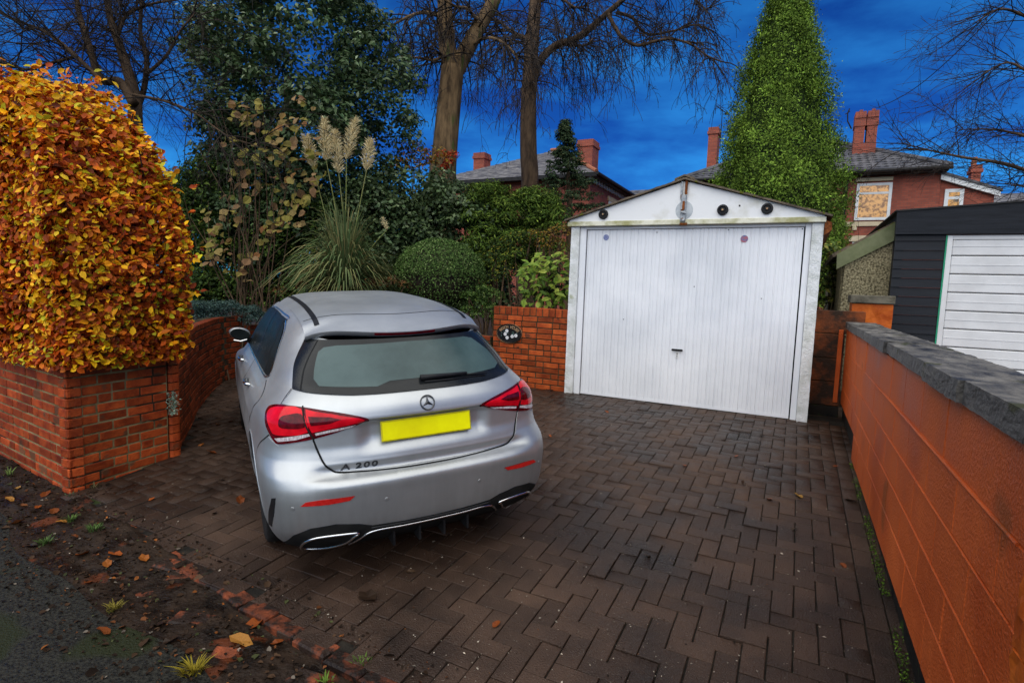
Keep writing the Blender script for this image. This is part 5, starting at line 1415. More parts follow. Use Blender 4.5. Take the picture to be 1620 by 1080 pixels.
# ------------------------------------------------------------------ copper beech hedge
bh = empty('beech_hedge', (-5.4, 2.7, 0.9), 'golden and copper beech hedge growing over the brick planter corner', 'hedge')
htop = tab([(-9, 3.12), (-6.3, 3.12), (-5.5, 3.08), (-5.2, 2.92), (-4.92, 2.66), (-4.70, 2.34), (-4.55, 2.0), (-4.45, 1.6)])
hxr = tab([(.5, -4.68), (1.0, -4.64), (1.7, -4.54), (2.0, -4.58), (2.25, -4.70), (2.5, -4.85), (2.75, -5.05), (3.0, -5.4), (3.3, -6.6)])
def hn(a, b, s, sd):
    i = np.floor(a * s + sd * 7.1), np.floor(b * s + sd * 3.3)
    fa, fb = a * s + sd * 7.1 - i[0], b * s + sd * 3.3 - i[1]
    h = lambda x, y: np.modf(np.abs(np.sin(x * 127.1 + y * 311.7 + sd) * 43758.5453))[0]
    fa, fb = fa * fa * (3 - 2 * fa), fb * fb * (3 - 2 * fb)
    return (h(i[0], i[1]) * (1 - fa) + h(i[0] + 1, i[1]) * fa) * (1 - fb) + (h(i[0], i[1] + 1) * (1 - fa) + h(i[0] + 1, i[1] + 1) * fa) * fb
def hedge_pts(nf, nr_, ntp):
    x = RNG.uniform(-7.6, -4.58, nf); z = RNG.uniform(.80, 1, nf) * 0 + RNG.uniform(.95, 3.2, nf); k = z < htop(x) - .02; x, z = x[k], z[k]
    dep = RNG.gamma(1.1, .055, len(x)); bulge = .16 * hn(x, z, 2.2, 1) + .07 * hn(x, z, 6, 2)
    y = 2.16 + .06 * np.maximum(0, z - 2.2) ** 2 + .25 * np.maximum(0, x + 4.75) - bulge + dep + .10 * (-4.69 - x) * .9
    A = np.stack([x, y, z], 1); NA = np.stack([np.zeros_like(x), -np.ones_like(x), .5 + 0 * x], 1)
    y = RNG.uniform(2.15, 3.0, nr_); z = RNG.uniform(.95, 3.1, nr_); dep2 = RNG.gamma(1.1, .055, nr_)
    x = hxr(z) + .12 * hn(y, z, 2.4, 4) + .07 * hn(y, z, 6, 5) - dep2 - .25 * np.maximum(0, 2.35 - y)
    B_ = np.stack([x, y, z], 1); NB = np.stack([np.ones_like(x), -.3 + 0 * x, .5 + 0 * x], 1)
    x = RNG.uniform(-7.6, -4.5, ntp); y = RNG.uniform(2.2, 3.0, ntp); dep3 = RNG.gamma(1.1, .06, ntp)
    z = htop(x) + .15 * hn(x, y, 2.5, 7) + .10 * hn(x, y, 7, 8) - dep3
    C_ = np.stack([x, y, z], 1); NC = np.stack([.4 + 0 * x, -.3 + 0 * x, np.ones_like(x)], 1)
    return np.concatenate([A, B_, C_]), np.concatenate([NA, NB, NC]), np.concatenate([dep, dep2, dep3])
P, Nr, dep = hedge_pts(22000, 8500, 5500)
shoots = []
for k in range(170):
    if k < 95:
        x = RNG.uniform(-7.2, -4.7); y = RNG.uniform(2.2, 2.95); b = np.array([x, y, float(htop(x)) + .06]); d_ = unit(np.array([RNG.normal() * .4 + .25, RNG.normal() * .35, 1.0])[None])[0]
    else:
        z = RNG.uniform(1.0, 2.7); b = np.array([float(hxr(z)) + .06, RNG.uniform(2.3, 2.98), z]); d_ = unit(np.array([1.0, RNG.normal() * .4, .5 + RNG.normal() * .3])[None])[0]
    L_ = RNG.uniform(.08, .24)
    for q in range(int(L_ / .03)): shoots.append(b + d_ * L_ * RNG.random() + RNG.normal(size=3) * .018)
for k in range(1500):
    z = RNG.uniform(.95, 2.9); shoots.append(np.array([min(-4.68, float(hxr(z)) - .02) + RNG.normal() * .05, 2.17 + RNG.gamma(1, .06) - .05 + .06 * max(0, z - 2.2) ** 2, z]))
shoots = np.array(shoots); P = np.concatenate([P, shoots]); Nr = np.concatenate([Nr, np.tile(np.array([[.4, -.5, .8]]), (len(shoots), 1))]); dep = np.concatenate([dep, np.zeros(len(shoots))])
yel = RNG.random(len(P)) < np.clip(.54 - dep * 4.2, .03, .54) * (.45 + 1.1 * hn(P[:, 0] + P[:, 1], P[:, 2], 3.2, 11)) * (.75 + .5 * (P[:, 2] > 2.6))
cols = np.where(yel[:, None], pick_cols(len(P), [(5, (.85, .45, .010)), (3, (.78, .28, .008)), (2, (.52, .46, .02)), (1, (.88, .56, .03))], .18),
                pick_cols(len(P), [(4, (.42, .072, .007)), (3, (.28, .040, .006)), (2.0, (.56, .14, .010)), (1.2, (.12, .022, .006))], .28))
Nr = unit(unit(Nr) + RNG.normal(size=Nr.shape) * .55)
sz = RNG.uniform(.042, .074, len(P))
out_i = np.where(dep < .05)[0]; dd = np.linalg.norm(P[out_i] - CAM, axis=1)
scr = (P[out_i] - CAM); zz_ = scr @ FWD; sxp = CXP + FPX * (scr @ RIGHT) / zz_
big = out_i[np.argsort(dd - (sxp < 0) * -100 - .02 * sz[out_i] * 100 + (P[out_i][:, 2] > 3.0) * .3)][:300]
keep = np.ones(len(P), bool); keep[big] = False
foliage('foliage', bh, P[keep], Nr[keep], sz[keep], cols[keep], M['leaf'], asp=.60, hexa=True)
def leaf_template(name, mat, asp=.60, fold=.16, curl=.15):
    V = [(-.5, 0, 0), (-.2, .5 * asp, fold * .5), (.15, .45 * asp, fold * .5), (.5, 0, -curl * .5), (.15, -.45 * asp, fold * .5), (-.2, -.5 * asp, fold * .5)]
    return mesh_data(name, V, [(0, 3, 2, 1), (0, 5, 4, 3)], mat)
M['beech_yellow'] = leafmat('beech_leaf_yellow', base=[(0, (.70, .24, .008)), (1, (.55, .48, .02)), (.35, (.82, .40, .010)), (.7, (.85, .48, .015))])
M['beech_copper'] = leafmat('beech_leaf_copper', base=[(0, (.18, .030, .006)), (1, (.52, .13, .010)), (.5, (.36, .064, .008))])
LT = {True: leaf_template('beech_leaf', M['beech_yellow']), False: leaf_template('beech_leaf', M['beech_copper'])}
def place_leaf(name, me, parent, p, nrm_, size, rl):
    o = obj(name, me, parent, Vector(p) - rl)
    q = Vector(nrm_).to_track_quat('Z', 'Y').to_matrix() @ Matrix.Rotation(random.uniform(0, 6.28), 3, 'Z')
    o.rotation_euler = q.to_euler(); o.scale = (size,) * 3
    return o
rl = root_loc(bh)
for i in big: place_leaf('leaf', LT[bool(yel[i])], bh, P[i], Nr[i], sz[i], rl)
lines = []
for k in range(60):
    x = RNG.uniform(-7, -4.8); y = RNG.uniform(2.45, 2.9)
    top = float(htop(x)) - .1
    lines.append((np.array([(x, y, .85), (x + RNG.normal() * .1, y + RNG.normal() * .1, .85 + (top - .85) * .5), (x + RNG.normal() * .2, y + RNG.normal() * .2, top)]), np.array([.016, .011, .005])))
V, Q = branches(lines, 4); big_mesh('stems', V, Q, M['twig'], bh, kind='stuff')
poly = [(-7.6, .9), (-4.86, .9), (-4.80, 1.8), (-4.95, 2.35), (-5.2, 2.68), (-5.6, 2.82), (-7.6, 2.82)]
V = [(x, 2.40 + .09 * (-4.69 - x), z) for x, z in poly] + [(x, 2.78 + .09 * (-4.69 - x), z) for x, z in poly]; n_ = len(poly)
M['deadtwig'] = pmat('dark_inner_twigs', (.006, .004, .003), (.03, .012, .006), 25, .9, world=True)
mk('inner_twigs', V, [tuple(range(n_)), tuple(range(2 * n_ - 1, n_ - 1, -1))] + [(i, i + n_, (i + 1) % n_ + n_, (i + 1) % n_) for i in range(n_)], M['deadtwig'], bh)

# ------------------------------------------------------------------ evergreen masses
def shrub(name, label, cat, base, centers, rad, per, size, pal, mat, trunk=None, group=None, asp=.5, stems=0, hexa=False, jit=.3, squash=.75):
    e = empty(name, base, label, cat, group)
    P_, N_ = clumps(centers, rad, per, squash)
    foliage('foliage' if cat != 'tree' else 'crown', e, P_, N_, RNG.uniform(size * .7, size * 1.3, len(P_)), pick_cols(len(P_), pal, jit), mat, asp=asp, hexa=hexa)
    if trunk is not None:
        V_, F_ = tube_vf(trunk[0], trunk[1], 10); mk('trunk', V_, F_, M['bark_dark'], e, smooth=True)
    if stems:
        ln = []
        for k in range(stems):
            c = centers[RNG.integers(len(centers))]; b = np.array(base) + RNG.normal(size=3) * np.array([.12, .12, 0])
            mid = (b + c) / 2 + RNG.normal(size=3) * .08
            ln.append((np.array([b, mid, c]), np.array([.016, .012, .006])))
        V_, Q_ = branches(ln, 5); big_mesh('stems', V_, Q_, M['stem'], e, kind='stuff')
    return e
# big dark holly
D = 11.0; s = D / FPX
c0 = atD(455, 120, D); R_ = np.array([2.15, 1.6, 3.3])
ctr = in_ellipsoid(430, c0, R_, .25)
scr = ctr - CAM
ctr = np.concatenate([ctr, in_ellipsoid(150, atD(400, 330, D), (1.6, 1.0, 1.5), .2), in_ellipsoid(70, atD(590, 200, D + .6), (1.0, .9, 2.0), .3), in_ellipsoid(230, atD(470, 400, D + .5), (2.6, .8, 1.5), .2)])
hb = base_at(455, 300, D)
holly = shrub('holly_tree', 'tall dark green holly tree rising behind the pampas plumes', 'tree', hb, ctr, RNG.uniform(.26, .46, len(ctr)), 105, .105,
      [(5, (.044, .078, .028)), (4, (.080, .125, .048)), (2, (.13, .18, .08)), (.6, (.20, .24, .14))], M['leaf_gloss'], trunk=(np.array([hb, (hb[0] + .1, hb[1], 3.0), (hb[0], hb[1], 5.5)]), [.2, .15, .06]), asp=.5)
# ivy covered bank behind the car
def bank(pts, D0, D1, nper, thick, h_lo):
    c = []
    for k in range(nper):
        t = RNG.random(); i = min(len(pts) - 2, int(t * (len(pts) - 1))); f = t * (len(pts) - 1) - i
        x = pts[i][0] * (1 - f) + pts[i + 1][0] * f; y = pts[i][1] * (1 - f) + pts[i + 1][1] * f
        yy = RNG.uniform(y, h_lo); d_ = D0 + (D1 - D0) * t + RNG.uniform(-.1, thick)
        c.append(atD(x, yy, d_))
    return np.array(c)
ctr = np.concatenate([bank([(520, 330), (560, 300), (600, 280), (660, 266), (720, 288), (770, 320), (800, 345)], 10.2, 10.6, 420, 1.0, 490), bank([(560, 320), (680, 320)], 10.6, 10.6, 150, .8, 470)])
shrub('ivy_hedge', 'dark glossy ivy hedge behind the pampas grass and clipped bush', 'hedge', base_at(690, 420, 10.8), ctr, RNG.uniform(.22, .38, len(ctr)), 110, .078,
      [(5, (.036, .060, .022)), (4, (.064, .098, .036)), (2, (.11, .15, .06)), (.5, (.18, .23, .11))], M['leaf_gloss'], asp=.75, stems=20)
ctr = bank([(735, 302), (780, 298), (830, 304), (885, 318)], 10.3, 10.3, 230, .8, 420)
shrub('feathery_hedge', 'bright feathery green hedge top between the bare tree trunks and garage', 'hedge', base_at(810, 400, 10.7), ctr, RNG.uniform(.14, .28, len(ctr)), 150, .085,
      [(4, (.050, .088, .014)), (4, (.080, .13, .018)), (2, (.14, .19, .03)), (1.5, (.026, .045, .013))], M['leaf_matt'], asp=.22, stems=12)
# background green behind the hazel
ctr = bank([(275, 290), (330, 250), (400, 270), (470, 300), (545, 330)], 9.9, 10.4, 330, 1.0, 495); ctr = np.concatenate([ctr, bank([(270, 290), (350, 300)], 10.3, 10.3, 110, .7, 500)])
shrub('evergreen_shrub', 'mid green leafy shrub filling the gap between beech hedge and holly', 'shrub', base_at(380, 430, 10.2), ctr, RNG.uniform(.22, .38, len(ctr)), 105, .070,
      [(5, (.034, .060, .014)), (4, (.070, .12, .022)), (2, (.14, .20, .034)), (1, (.02, .034, .012))], M['leaf'], asp=.5, stems=20)
ctr = np.array([atD(*p) for p in [(650, 235, 12), (640, 250, 12), (665, 245, 12), (680, 260, 12.2), (655, 265, 12), (630, 265, 11.8), (690, 250, 12.2)]])
shrub('berry_shrub', 'shrub with yellow and orange leaves at the foot of the bare tree', 'shrub', base_at(660, 330, 12), ctr, RNG.uniform(.22, .34, len(ctr)), 130, .07,
      [(4, (.26, .18, .02)), (3, (.34, .14, .02)), (3, (.10, .10, .02)), (1, (.25, .05, .02))], M['leaf'], asp=.6, stems=14)
ctr = np.array([atD(*p) for p in [(700, 247, 12.6), (710, 258, 12.6), (716, 248, 12.7), (703, 266, 12.6)]])
shrub('red_creeper', 'small patch of scarlet leaves against the thick bare trunk', 'creeper', base_at(706, 300, 12.6), ctr, RNG.uniform(.12, .19, len(ctr)), 75, .075,
      [(5, (.42, .045, .012)), (3, (.30, .03, .012)), (1, (.35, .16, .02))], M['leaf'], asp=.55, stems=8)
# clipped ball and neighbours
bc = atD(696, 437, 9.15); rb = .70
n_ = 24000; d_ = rdir(n_); d_[:, 2] = np.abs(d_[:, 2]) * np.where(RNG.random(n_) < .25, -1, 1)
bump_ = 1 + .05 * hn(d_[:, 0] * 2, d_[:, 2] * 2 + d_[:, 1], 3, 21) + .03 * hn(d_[:, 0] * 5, d_[:, 2] * 5 + d_[:, 1] * 3, 3, 22)
Pb_ = bc + d_ * (rb * bump_ * RNG.uniform(.93, 1.02, n_))[:, None] * np.array([1.02, 1.0, .82])
e = empty('clipped_bush', (bc[0], bc[1], G(bc[1]) + .5), 'rounded clipped green bush behind the right side of the car roof', 'shrub')
foliage('foliage', e, Pb_, unit(d_ + RNG.normal(size=d_.shape) * .7), RNG.uniform(.022, .045, n_), pick_cols(n_, [(5, (.050, .095, .022)), (4, (.085, .14, .034)), (1.5, (.16, .21, .075)), (1, (.024, .042, .012))], .3), M['leaf_matt'], asp=.5)
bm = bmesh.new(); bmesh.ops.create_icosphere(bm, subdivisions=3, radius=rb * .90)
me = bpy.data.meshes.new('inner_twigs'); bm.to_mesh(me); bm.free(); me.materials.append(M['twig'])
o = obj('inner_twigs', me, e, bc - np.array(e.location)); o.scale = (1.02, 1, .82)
mk('trunk', *tube_vf([(bc[0], bc[1], G(bc[1])), tuple(bc)], [.06, .05], 8), M['bark_dark'], e)
ctr = np.array([atD(x, y, 8.6) for x, y in [(742, 470), (760, 480), (775, 490), (755, 500), (780, 470), (740, 492), (765, 462), (785, 505)]])
shrub('low_green_shrub', 'low green shrub between the clipped bush and the brick sign wall', 'shrub', base_at(762, 520, 8.6), ctr, RNG.uniform(.13, .2, len(ctr)), 260, .04,
      [(5, (.030, .060, .013)), (4, (.060, .11, .020)), (2, (.12, .17, .04))], M['leaf'], asp=.5, stems=10)
ctr = np.array([atD(x, y, 9.3) for x, y in [(785, 400), (800, 385), (820, 380), (800, 410), (780, 420), (815, 400), (840, 375), (790, 440), (775, 450), (800, 430), (770, 410)]])
shrub('golden_conifer_shrub', 'dark shrub with yellow green tips left of the variegated laurel', 'shrub', base_at(800, 450, 9.3), ctr, RNG.uniform(.17, .27, len(ctr)), 190, .05,
      [(4, (.016, .030, .010)), (4, (.035, .060, .014)), (2, (.13, .16, .02)), (1, (.20, .16, .02))], M['leaf_matt'], asp=.4, stems=12)
ctr = np.array([atD(x, y, 9.0) for x, y in [(850, 375), (870, 372), (885, 385), (860, 388), (888, 368), (878, 396)]])
shrub('brown_twiggy_shrub', 'twiggy shrub with brown and amber leaves beside the garage eave', 'shrub', base_at(870, 430, 9.0), ctr, RNG.uniform(.14, .22, len(ctr)), 100, .05,
      [(3, (.16, .09, .02)), (3, (.07, .045, .016)), (2, (.25, .15, .02)), (1, (.05, .06, .02))], M['leaf'], asp=.5, stems=40)
# variegated laurel behind the sign wall: big separate leaves
ae = empty('spotted_laurel', base_at(860, 470, 8.0), 'yellow green spotted laurel with large leaves above the brick sign wall', 'shrub')
M['laurel'] = leafmat('laurel_leaf', rough=.35, trans=.2, base=[(0, (.07, .13, .015)), (1, (.34, .38, .07)), (.4, (.16, .25, .03)), (.75, (.26, .33, .05))])
lt = leaf_template('laurel_leaf', M['laurel'], asp=.42, fold=.10, curl=.25); rl = root_loc(ae)
for k in range(210):
    x, y = random.uniform(822, 898), random.uniform(398, 488)
    p = atD(x, y, 7.75 + random.uniform(0, .55)) 
    if (x - 866) ** 2 / 46 ** 2 + (y - 450) ** 2 / 56 ** 2 > 1.05: continue
    nn = unit(np.array([random.gauss(.1, .4), random.gauss(-.6, .3), random.gauss(.8, .3)])[None])[0]
    place_leaf('leaf', lt, ae, p, nn, random.uniform(.10, .16), rl)
ctr = np.array([atD(x, y, 8.3) for x, y in [(850, 440), (870, 430), (885, 450), (860, 465), (890, 470), (840, 470)]])
P_, N_ = clumps(ctr, RNG.uniform(.15, .24, len(ctr)), 70)
foliage('inner_foliage', ae, P_, N_, RNG.uniform(.07, .12, len(P_)), pick_cols(len(P_), [(3, (.03, .06, .012)), (2, (.08, .13, .02)), (1, (.015, .025, .01))]), M['leaf'], asp=.42)
# shrub squeezed right of the garage
ctr = np.array([atD(x, y, 8.7) for x, y in [(1312, 395), (1322, 410), (1310, 430), (1325, 440), (1315, 460), (1330, 470), (1308, 480), (1328, 425), (1300, 450)]])
shrub('cherry_laurel', 'yellow green shrub squeezed between white garage and pebbledash wall', 'shrub', base_at(1318, 480, 8.7), ctr, RNG.uniform(.13, .2, len(ctr)), 75, .085,
      [(4, (.06, .09, .02)), (3, (.15, .19, .04)), (2, (.30, .28, .06)), (2, (.02, .035, .012))], M['leaf'], asp=.45, stems=10)
# juniper on the curved wall
ctr = np.array([atD(x, y + 4, 7.5 + .008 * (x - 290)) for x, y in [(298, 488), (312, 480), (325, 486), (338, 482), (350, 488), (362, 480), (375, 486), (388, 492), (400, 486), (410, 495), (330, 497), (350, 500), (372, 502), (395, 503), (305, 497)]])
shrub('juniper', 'blue green prostrate juniper spilling over the curved brick wall', 'shrub', base_at(350, 500, 7.9), ctr, RNG.uniform(.10, .17, len(ctr)), 420, .045,
      [(4, (.045, .085, .070)), (4, (.075, .125, .105)), (2, (.12, .18, .155)), (1, (.02, .04, .03))], M['leaf_matt'], asp=.22, stems=10, jit=.25, squash=.6)

# ------------------------------------------------------------------ large-leaved shrub turning brown
hz = empty('hazel_shrub', base_at(400, 460, 9.0), 'leggy shrub with large fading yellow brown leaves left of the pampas grass', 'shrub')
M['hazel_leaf'] = leafmat('hazel_leaf', rough=.6, trans=.3, base=[(0, (.26, .22, .045)), (1, (.27, .11, .040)), (.2, (.32, .26, .06)), (.45, (.33, .21, .10)), (.7, (.20, .095, .045)), (.85, (.17, .20, .04))])
lt = leaf_template('hazel_leaf', M['hazel_leaf'], asp=.85, fold=.12, curl=.35); rl = root_loc(hz)
lines = []; tips = []
for k in range(26):
    b = np.array(base_at(random.uniform(370, 430), 460, 9.0 + random.uniform(-.2, .3))) + np.array([0, 0, .75])
    t = atD(random.choice([random.uniform(300, 500), random.uniform(340, 470)]), random.uniform(160, 400), 8.8 + random.uniform(-.2, .5))
    m1 = b * .5 + t * .5 + np.array([random.gauss(0, .12), random.gauss(0, .1), .15]); pts = np.array(catmull([b, m1, t], False, 6))
    lines.append((pts, np.linspace(.013, .004, len(pts)))); tips += [pts[i] for i in range(4, len(pts))]
V, Q = branches(lines, 5); big_mesh('stems', V, Q, M['stem'], hz, kind='stuff')
nl = 0
hpx = [(390, 190), (380, 175), (400, 170), (410, 205), (430, 215), (450, 195), (470, 200), (478, 165), (455, 230), (420, 240), (440, 260), (395, 245), (370, 230), (380, 285), (400, 300), (420, 290), (460, 285), (475, 260), (490, 235), (470, 310), (445, 330), (440, 355), (425, 370), (455, 350), (480, 320), (335, 345), (345, 365), (330, 380), (350, 390), (365, 350), (340, 410), (325, 400), (370, 415), (385, 405), (390, 430), (430, 365), (465, 345), (360, 320), (500, 280), (492, 300), (448, 240)]
random.shuffle(hpx)
for (x, y) in hpx:
    for q in range(7):
        p = atD(x + random.gauss(0, 9), y + random.gauss(0, 8), 8.75 + random.uniform(-.15, .35))
        nn = unit(np.array([random.gauss(.2, .4), random.gauss(-.7, .35), random.gauss(.6, .4)])[None])[0]
        if nl < 296: place_leaf('leaf', lt, hz, p, nn, random.uniform(.09, .165), rl); nl += 1

# ------------------------------------------------------------------ pampas grass
pb = np.array(base_at(545, 455, 8.9)) + np.array([0, 0, .75])
pa = empty('pampas_grass', pb, 'pampas grass with cream feathery plumes rising behind the car roof', 'grass')
n_ = 1100; Vs, Qs, Cs = [], [], []; q0 = 0
tgt = []
for k in range(n_):
    a = random.uniform(0, 2 * math.pi); ln = random.uniform(1.1, 2.1); sp_ = random.uniform(.15, 1.0) ** .8
    dirh = np.array([math.cos(a), math.sin(a), 0]); t = np.linspace(0, 1, 8)
    hgt_ = 1.25 * ln * (1 - .35 * sp_)
    pts = pb + np.array([math.cos(a), math.sin(a), 0]) * .10 * random.random() + dirh * (sp_ * ln * .62 * t ** 1.35)[:, None] + np.array([0, 0, 1.0]) * (hgt_ * (1.45 * t - (.45 + .75 * sp_) * t ** 2.2))[:, None]
    w = .011 * (1 - t ** 3) + .001; side = np.array([-math.sin(a), math.cos(a), 0])
    V = np.concatenate([pts + side * w[:, None], pts - side * w[:, None] + np.array([0, 0, .003])])
    Qs.append(np.array([(i, i + 1, 9 + i, 8 + i) for i in range(7)]) + q0); q0 += 16; Vs.append(V)
    c = random.choice([(.085, .14, .050), (.12, .17, .065), (.17, .21, .085), (.19, .20, .075), (.28, .24, .10)]); Cs.append(np.tile(np.array(c) * random.uniform(.7, 1.2), (16, 1)))
big_mesh('blades', np.concatenate(Vs), np.concatenate(Qs), M['leaf_matt'], pa, np.concatenate(Cs), kind='stuff')
for (x, y, xt, yt, xb) in [(516, 228, 513, 188, 522), (548, 226, 562, 190, 532), (536, 248, 530, 208, 535), (580, 243, 586, 222, 568), (495, 238, 484, 216, 512), (612, 352, 606, 345, 590)]:
    small = yt > 300
    Dp = 8.9; top = atD(xt, yt, Dp); bot = atD(x, y + (26 if not small else 12), Dp)
    root = pb + np.array([random.gauss(0, .05), random.gauss(0, .05), .05])
    mid = root * .45 + bot * .55 + (np.array([.03, 0, .12]) if not small else np.array([0, 0, .2]))
    stk = np.array(catmull([root, mid, bot], False, 6))
    pm = mk('stalk', *tube_vf(stk, np.linspace(.009, .005, len(stk)), 6), M['straw'], pa)
    nf = 620 if not small else 120
    ax = top - bot; L = np.linalg.norm(ax); u_ = RNG.random(nf); env = np.sin(np.pi * np.clip(u_ * .92 + .06, 0, 1)) ** .8
    d_ = rdir(nf) * np.array([1, 1, .2]); P0_ = bot + ax * u_[:, None] + d_ * (env * (.085 if not small else .04) * RNG.random(nf) ** .7)[:, None]
    dirs = unit(unit(ax[None]) * .9 + d_ * .8 + np.array([.1, 0, -.15])) 
    ln = RNG.uniform(.05, .12, nf) * (1 if not small else .6); side = unit(np.cross(dirs, rdir(nf)))
    P1_ = P0_ + dirs * ln[:, None] * .55; P2_ = P0_ + dirs * ln[:, None] + np.array([0, 0, -.02]); w = .004
    V = np.stack([P0_ - side * w * .4, P0_ + side * w * .4, P1_ + side * w, P1_ - side * w, P2_ + side * w * .2, P2_ - side * w * .2], 1).reshape(-1, 3)
    i = np.arange(nf)[:, None] * 6; Q = np.concatenate([i + np.array([[0, 1, 2, 3]]), i + np.array([[3, 2, 4, 5]])])
    cc = np.repeat(pick_cols(nf, [(3, (.70, .58, .33)), (3, (.58, .46, .24)), (1, (.80, .72, .48))], .18), 6, 0)
    big_mesh('plume', V, Q, M['leaf_matt'], pm, cc, kind='stuff')
ctr = np.array([atD(x, y, 8.6) for x, y in [(480, 452), (500, 456), (590, 448), (605, 450), (620, 446), (640, 452), (440, 462), (570, 455)]])
shrub('dead_bracken', 'low brown withered foliage just behind the car roof', 'shrub', base_at(560, 480, 8.6), ctr, RNG.uniform(.10, .16, len(ctr)), 90, .06,
      [(4, (.13, .06, .02)), (3, (.07, .04, .02)), (2, (.06, .07, .02))], M['leaf_matt'], asp=.35, stems=6)

# ------------------------------------------------------------------ tall conifer behind the garage
D = 15.5
ct = atD(1248, -30, D); cbL, cbR = atD(1140, 300, D), atD(1338, 300, D); cc_ = (cbL + cbR) / 2; rbase = np.linalg.norm(cbR - cbL) / 2 * .95; cc_ = cc_ - np.array([.12, 0, 0])
ce = empty('cypress_tree', (cc_[0], cc_[1], G(cc_[1])), 'tall conical bright green conifer standing behind the white garage', 'tree')
zlo, zhi = 1.5, ct[2] + .3
n_c = 2500
tz = RNG.random(n_c) ** 1.25; z = zlo + (zhi - zlo) * tz
env = rbase * np.clip((zhi - z) / (zhi - cbL[2]), .0, 1.03) ** .82 + .06
ang = RNG.uniform(0, 2 * math.pi, n_c); lob = 1 + .08 * np.sin(ang * 3 + z * 1.3) + .07 * np.sin(ang * 7 - z * 2.1) + .07 * np.sin(z * 8.5 + ang * 2 + 2 * np.sin(ang * 5))
rr = env * lob * RNG.uniform(.80, 1.03, n_c)
axx = np.interp(z, [zlo, zhi], [cc_[0], ct[0]]); axy = np.interp(z, [zlo, zhi], [cc_[1], ct[1]])
ctr = np.stack([axx + rr * np.cos(ang), axy + rr * np.sin(ang), z], 1)
outd = np.stack([np.cos(ang), np.sin(ang), 0 * ang], 1)
per = 52
c_ = np.repeat(ctr, per, 0); od = np.repeat(outd, per, 0)
offs = RNG.normal(size=(len(c_), 3)) * np.array([.11, .11, .13])
Pq = c_ + offs + od * .03
Nq = unit(od * .8 + np.array([0, 0, .5]) + RNG.normal(size=od.shape) * .6)
tdir = unit(od * .5 + np.array([0, 0, .9]) + unit(offs) * .9)
tone = np.repeat(RNG.normal(size=(n_c, 1)) * .46, per, 0)
cols = pick_cols(len(Pq), [(4, (.088, .150, .019)), (4, (.118, .185, .023)), (2, (.15, .225, .03)), (1, (.055, .10, .016))], .14) * np.exp(tone)
V, Q, Cc = leaf_cloud(Pq, Nq, RNG.uniform(.05, .10, len(Pq)), cols, asp=.40, tdir=tdir)
big_mesh('crown', V, Q, M['leaf_matt'], ce, Cc, kind='stuff')
mk('trunk', *tube_vf([(cc_[0], cc_[1], G(cc_[1])), (cc_[0], cc_[1], 4), (ct[0], ct[1], zhi - .3)], [.22, .16, .02], 10), M['bark_dark'], ce, smooth=True)
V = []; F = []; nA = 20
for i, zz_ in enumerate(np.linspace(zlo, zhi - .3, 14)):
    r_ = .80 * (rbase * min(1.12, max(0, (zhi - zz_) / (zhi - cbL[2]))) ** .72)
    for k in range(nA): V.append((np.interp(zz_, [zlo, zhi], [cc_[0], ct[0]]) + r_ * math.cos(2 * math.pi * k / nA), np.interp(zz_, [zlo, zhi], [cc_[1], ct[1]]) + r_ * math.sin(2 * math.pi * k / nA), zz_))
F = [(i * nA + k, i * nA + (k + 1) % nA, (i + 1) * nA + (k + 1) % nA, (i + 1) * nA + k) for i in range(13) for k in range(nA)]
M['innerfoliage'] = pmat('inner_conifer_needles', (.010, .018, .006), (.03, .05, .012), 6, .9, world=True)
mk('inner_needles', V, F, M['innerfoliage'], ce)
# small fir in front of the slate roofed house
D = 17.0; ft = atD(894, 192, D); fb = atD(902, 335, D); fe = empty('fir_tree', (fb[0], fb[1], G(fb[1])), 'small dark fir tree in front of the slate roofed house', 'tree')
n_c = 420; tz = RNG.random(n_c) ** 1.3; z = fb[2] - .6 + (ft[2] - fb[2] + .6) * tz; env = 1.45 * (1 - tz) ** 1.15 + .05
ang = RNG.uniform(0, 6.28, n_c); rr = env * RNG.uniform(.3, 1.05, n_c)
ctr = np.stack([np.interp(tz, [0, 1], [fb[0], ft[0]]) + rr * np.cos(ang), np.interp(tz, [0, 1], [fb[1], ft[1]]) + rr * np.sin(ang), z], 1)
P_, N_ = clumps(ctr, RNG.uniform(.10, .22, n_c), 42, .5)
foliage('crown', fe, P_, N_, RNG.uniform(.06, .12, len(P_)), pick_cols(len(P_), [(5, (.026, .046, .022)), (3, (.050, .080, .034)), (1, (.10, .12, .05))]), M['leaf_matt'], asp=.35)
mk('trunk', *tube_vf([(fb[0], fb[1], G(fb[1])), tuple(fb), tuple(ft)], [.12, .09, .015], 8), M['bark_dark'], fe)

# ------------------------------------------------------------------ bare trees
def bare_tree(name, label, trunk, limbs, spawn, D, base, mat=None, tw=None):
    """trunk and limbs follow given lines; twigs grow off the limbs"""
    e = empty(name, base, label, 'tree')
    (pts, r) = trunk; t = np.array(catmull(list(pts), False, 5)); rr_ = np.interp(np.linspace(0, 1, len(t)), np.linspace(0, 1, len(r)), r)
    V_, F_ = tube_vf(t, rr_, 14); mk('trunk', V_, F_, mat or M['bark'], e, smooth=True)
    for (pts, r0, r1) in limbs:
        t = np.array(catmull(list(pts), False, 5)); V_, F_ = tube_vf(t, np.linspace(r0, r1, len(t)), 9); mk('limb', V_, F_, mat or M['bark'], e, smooth=True)
    out_ = {}
    for kw in spawn: spawn_twigs(out_, **kw)
    ln = [l for v in out_.values() for l in v]
    V_, Q_ = branches(ln, 4); big_mesh('twigs', V_, Q_, M['twig'], e, kind='stuff')
    return e
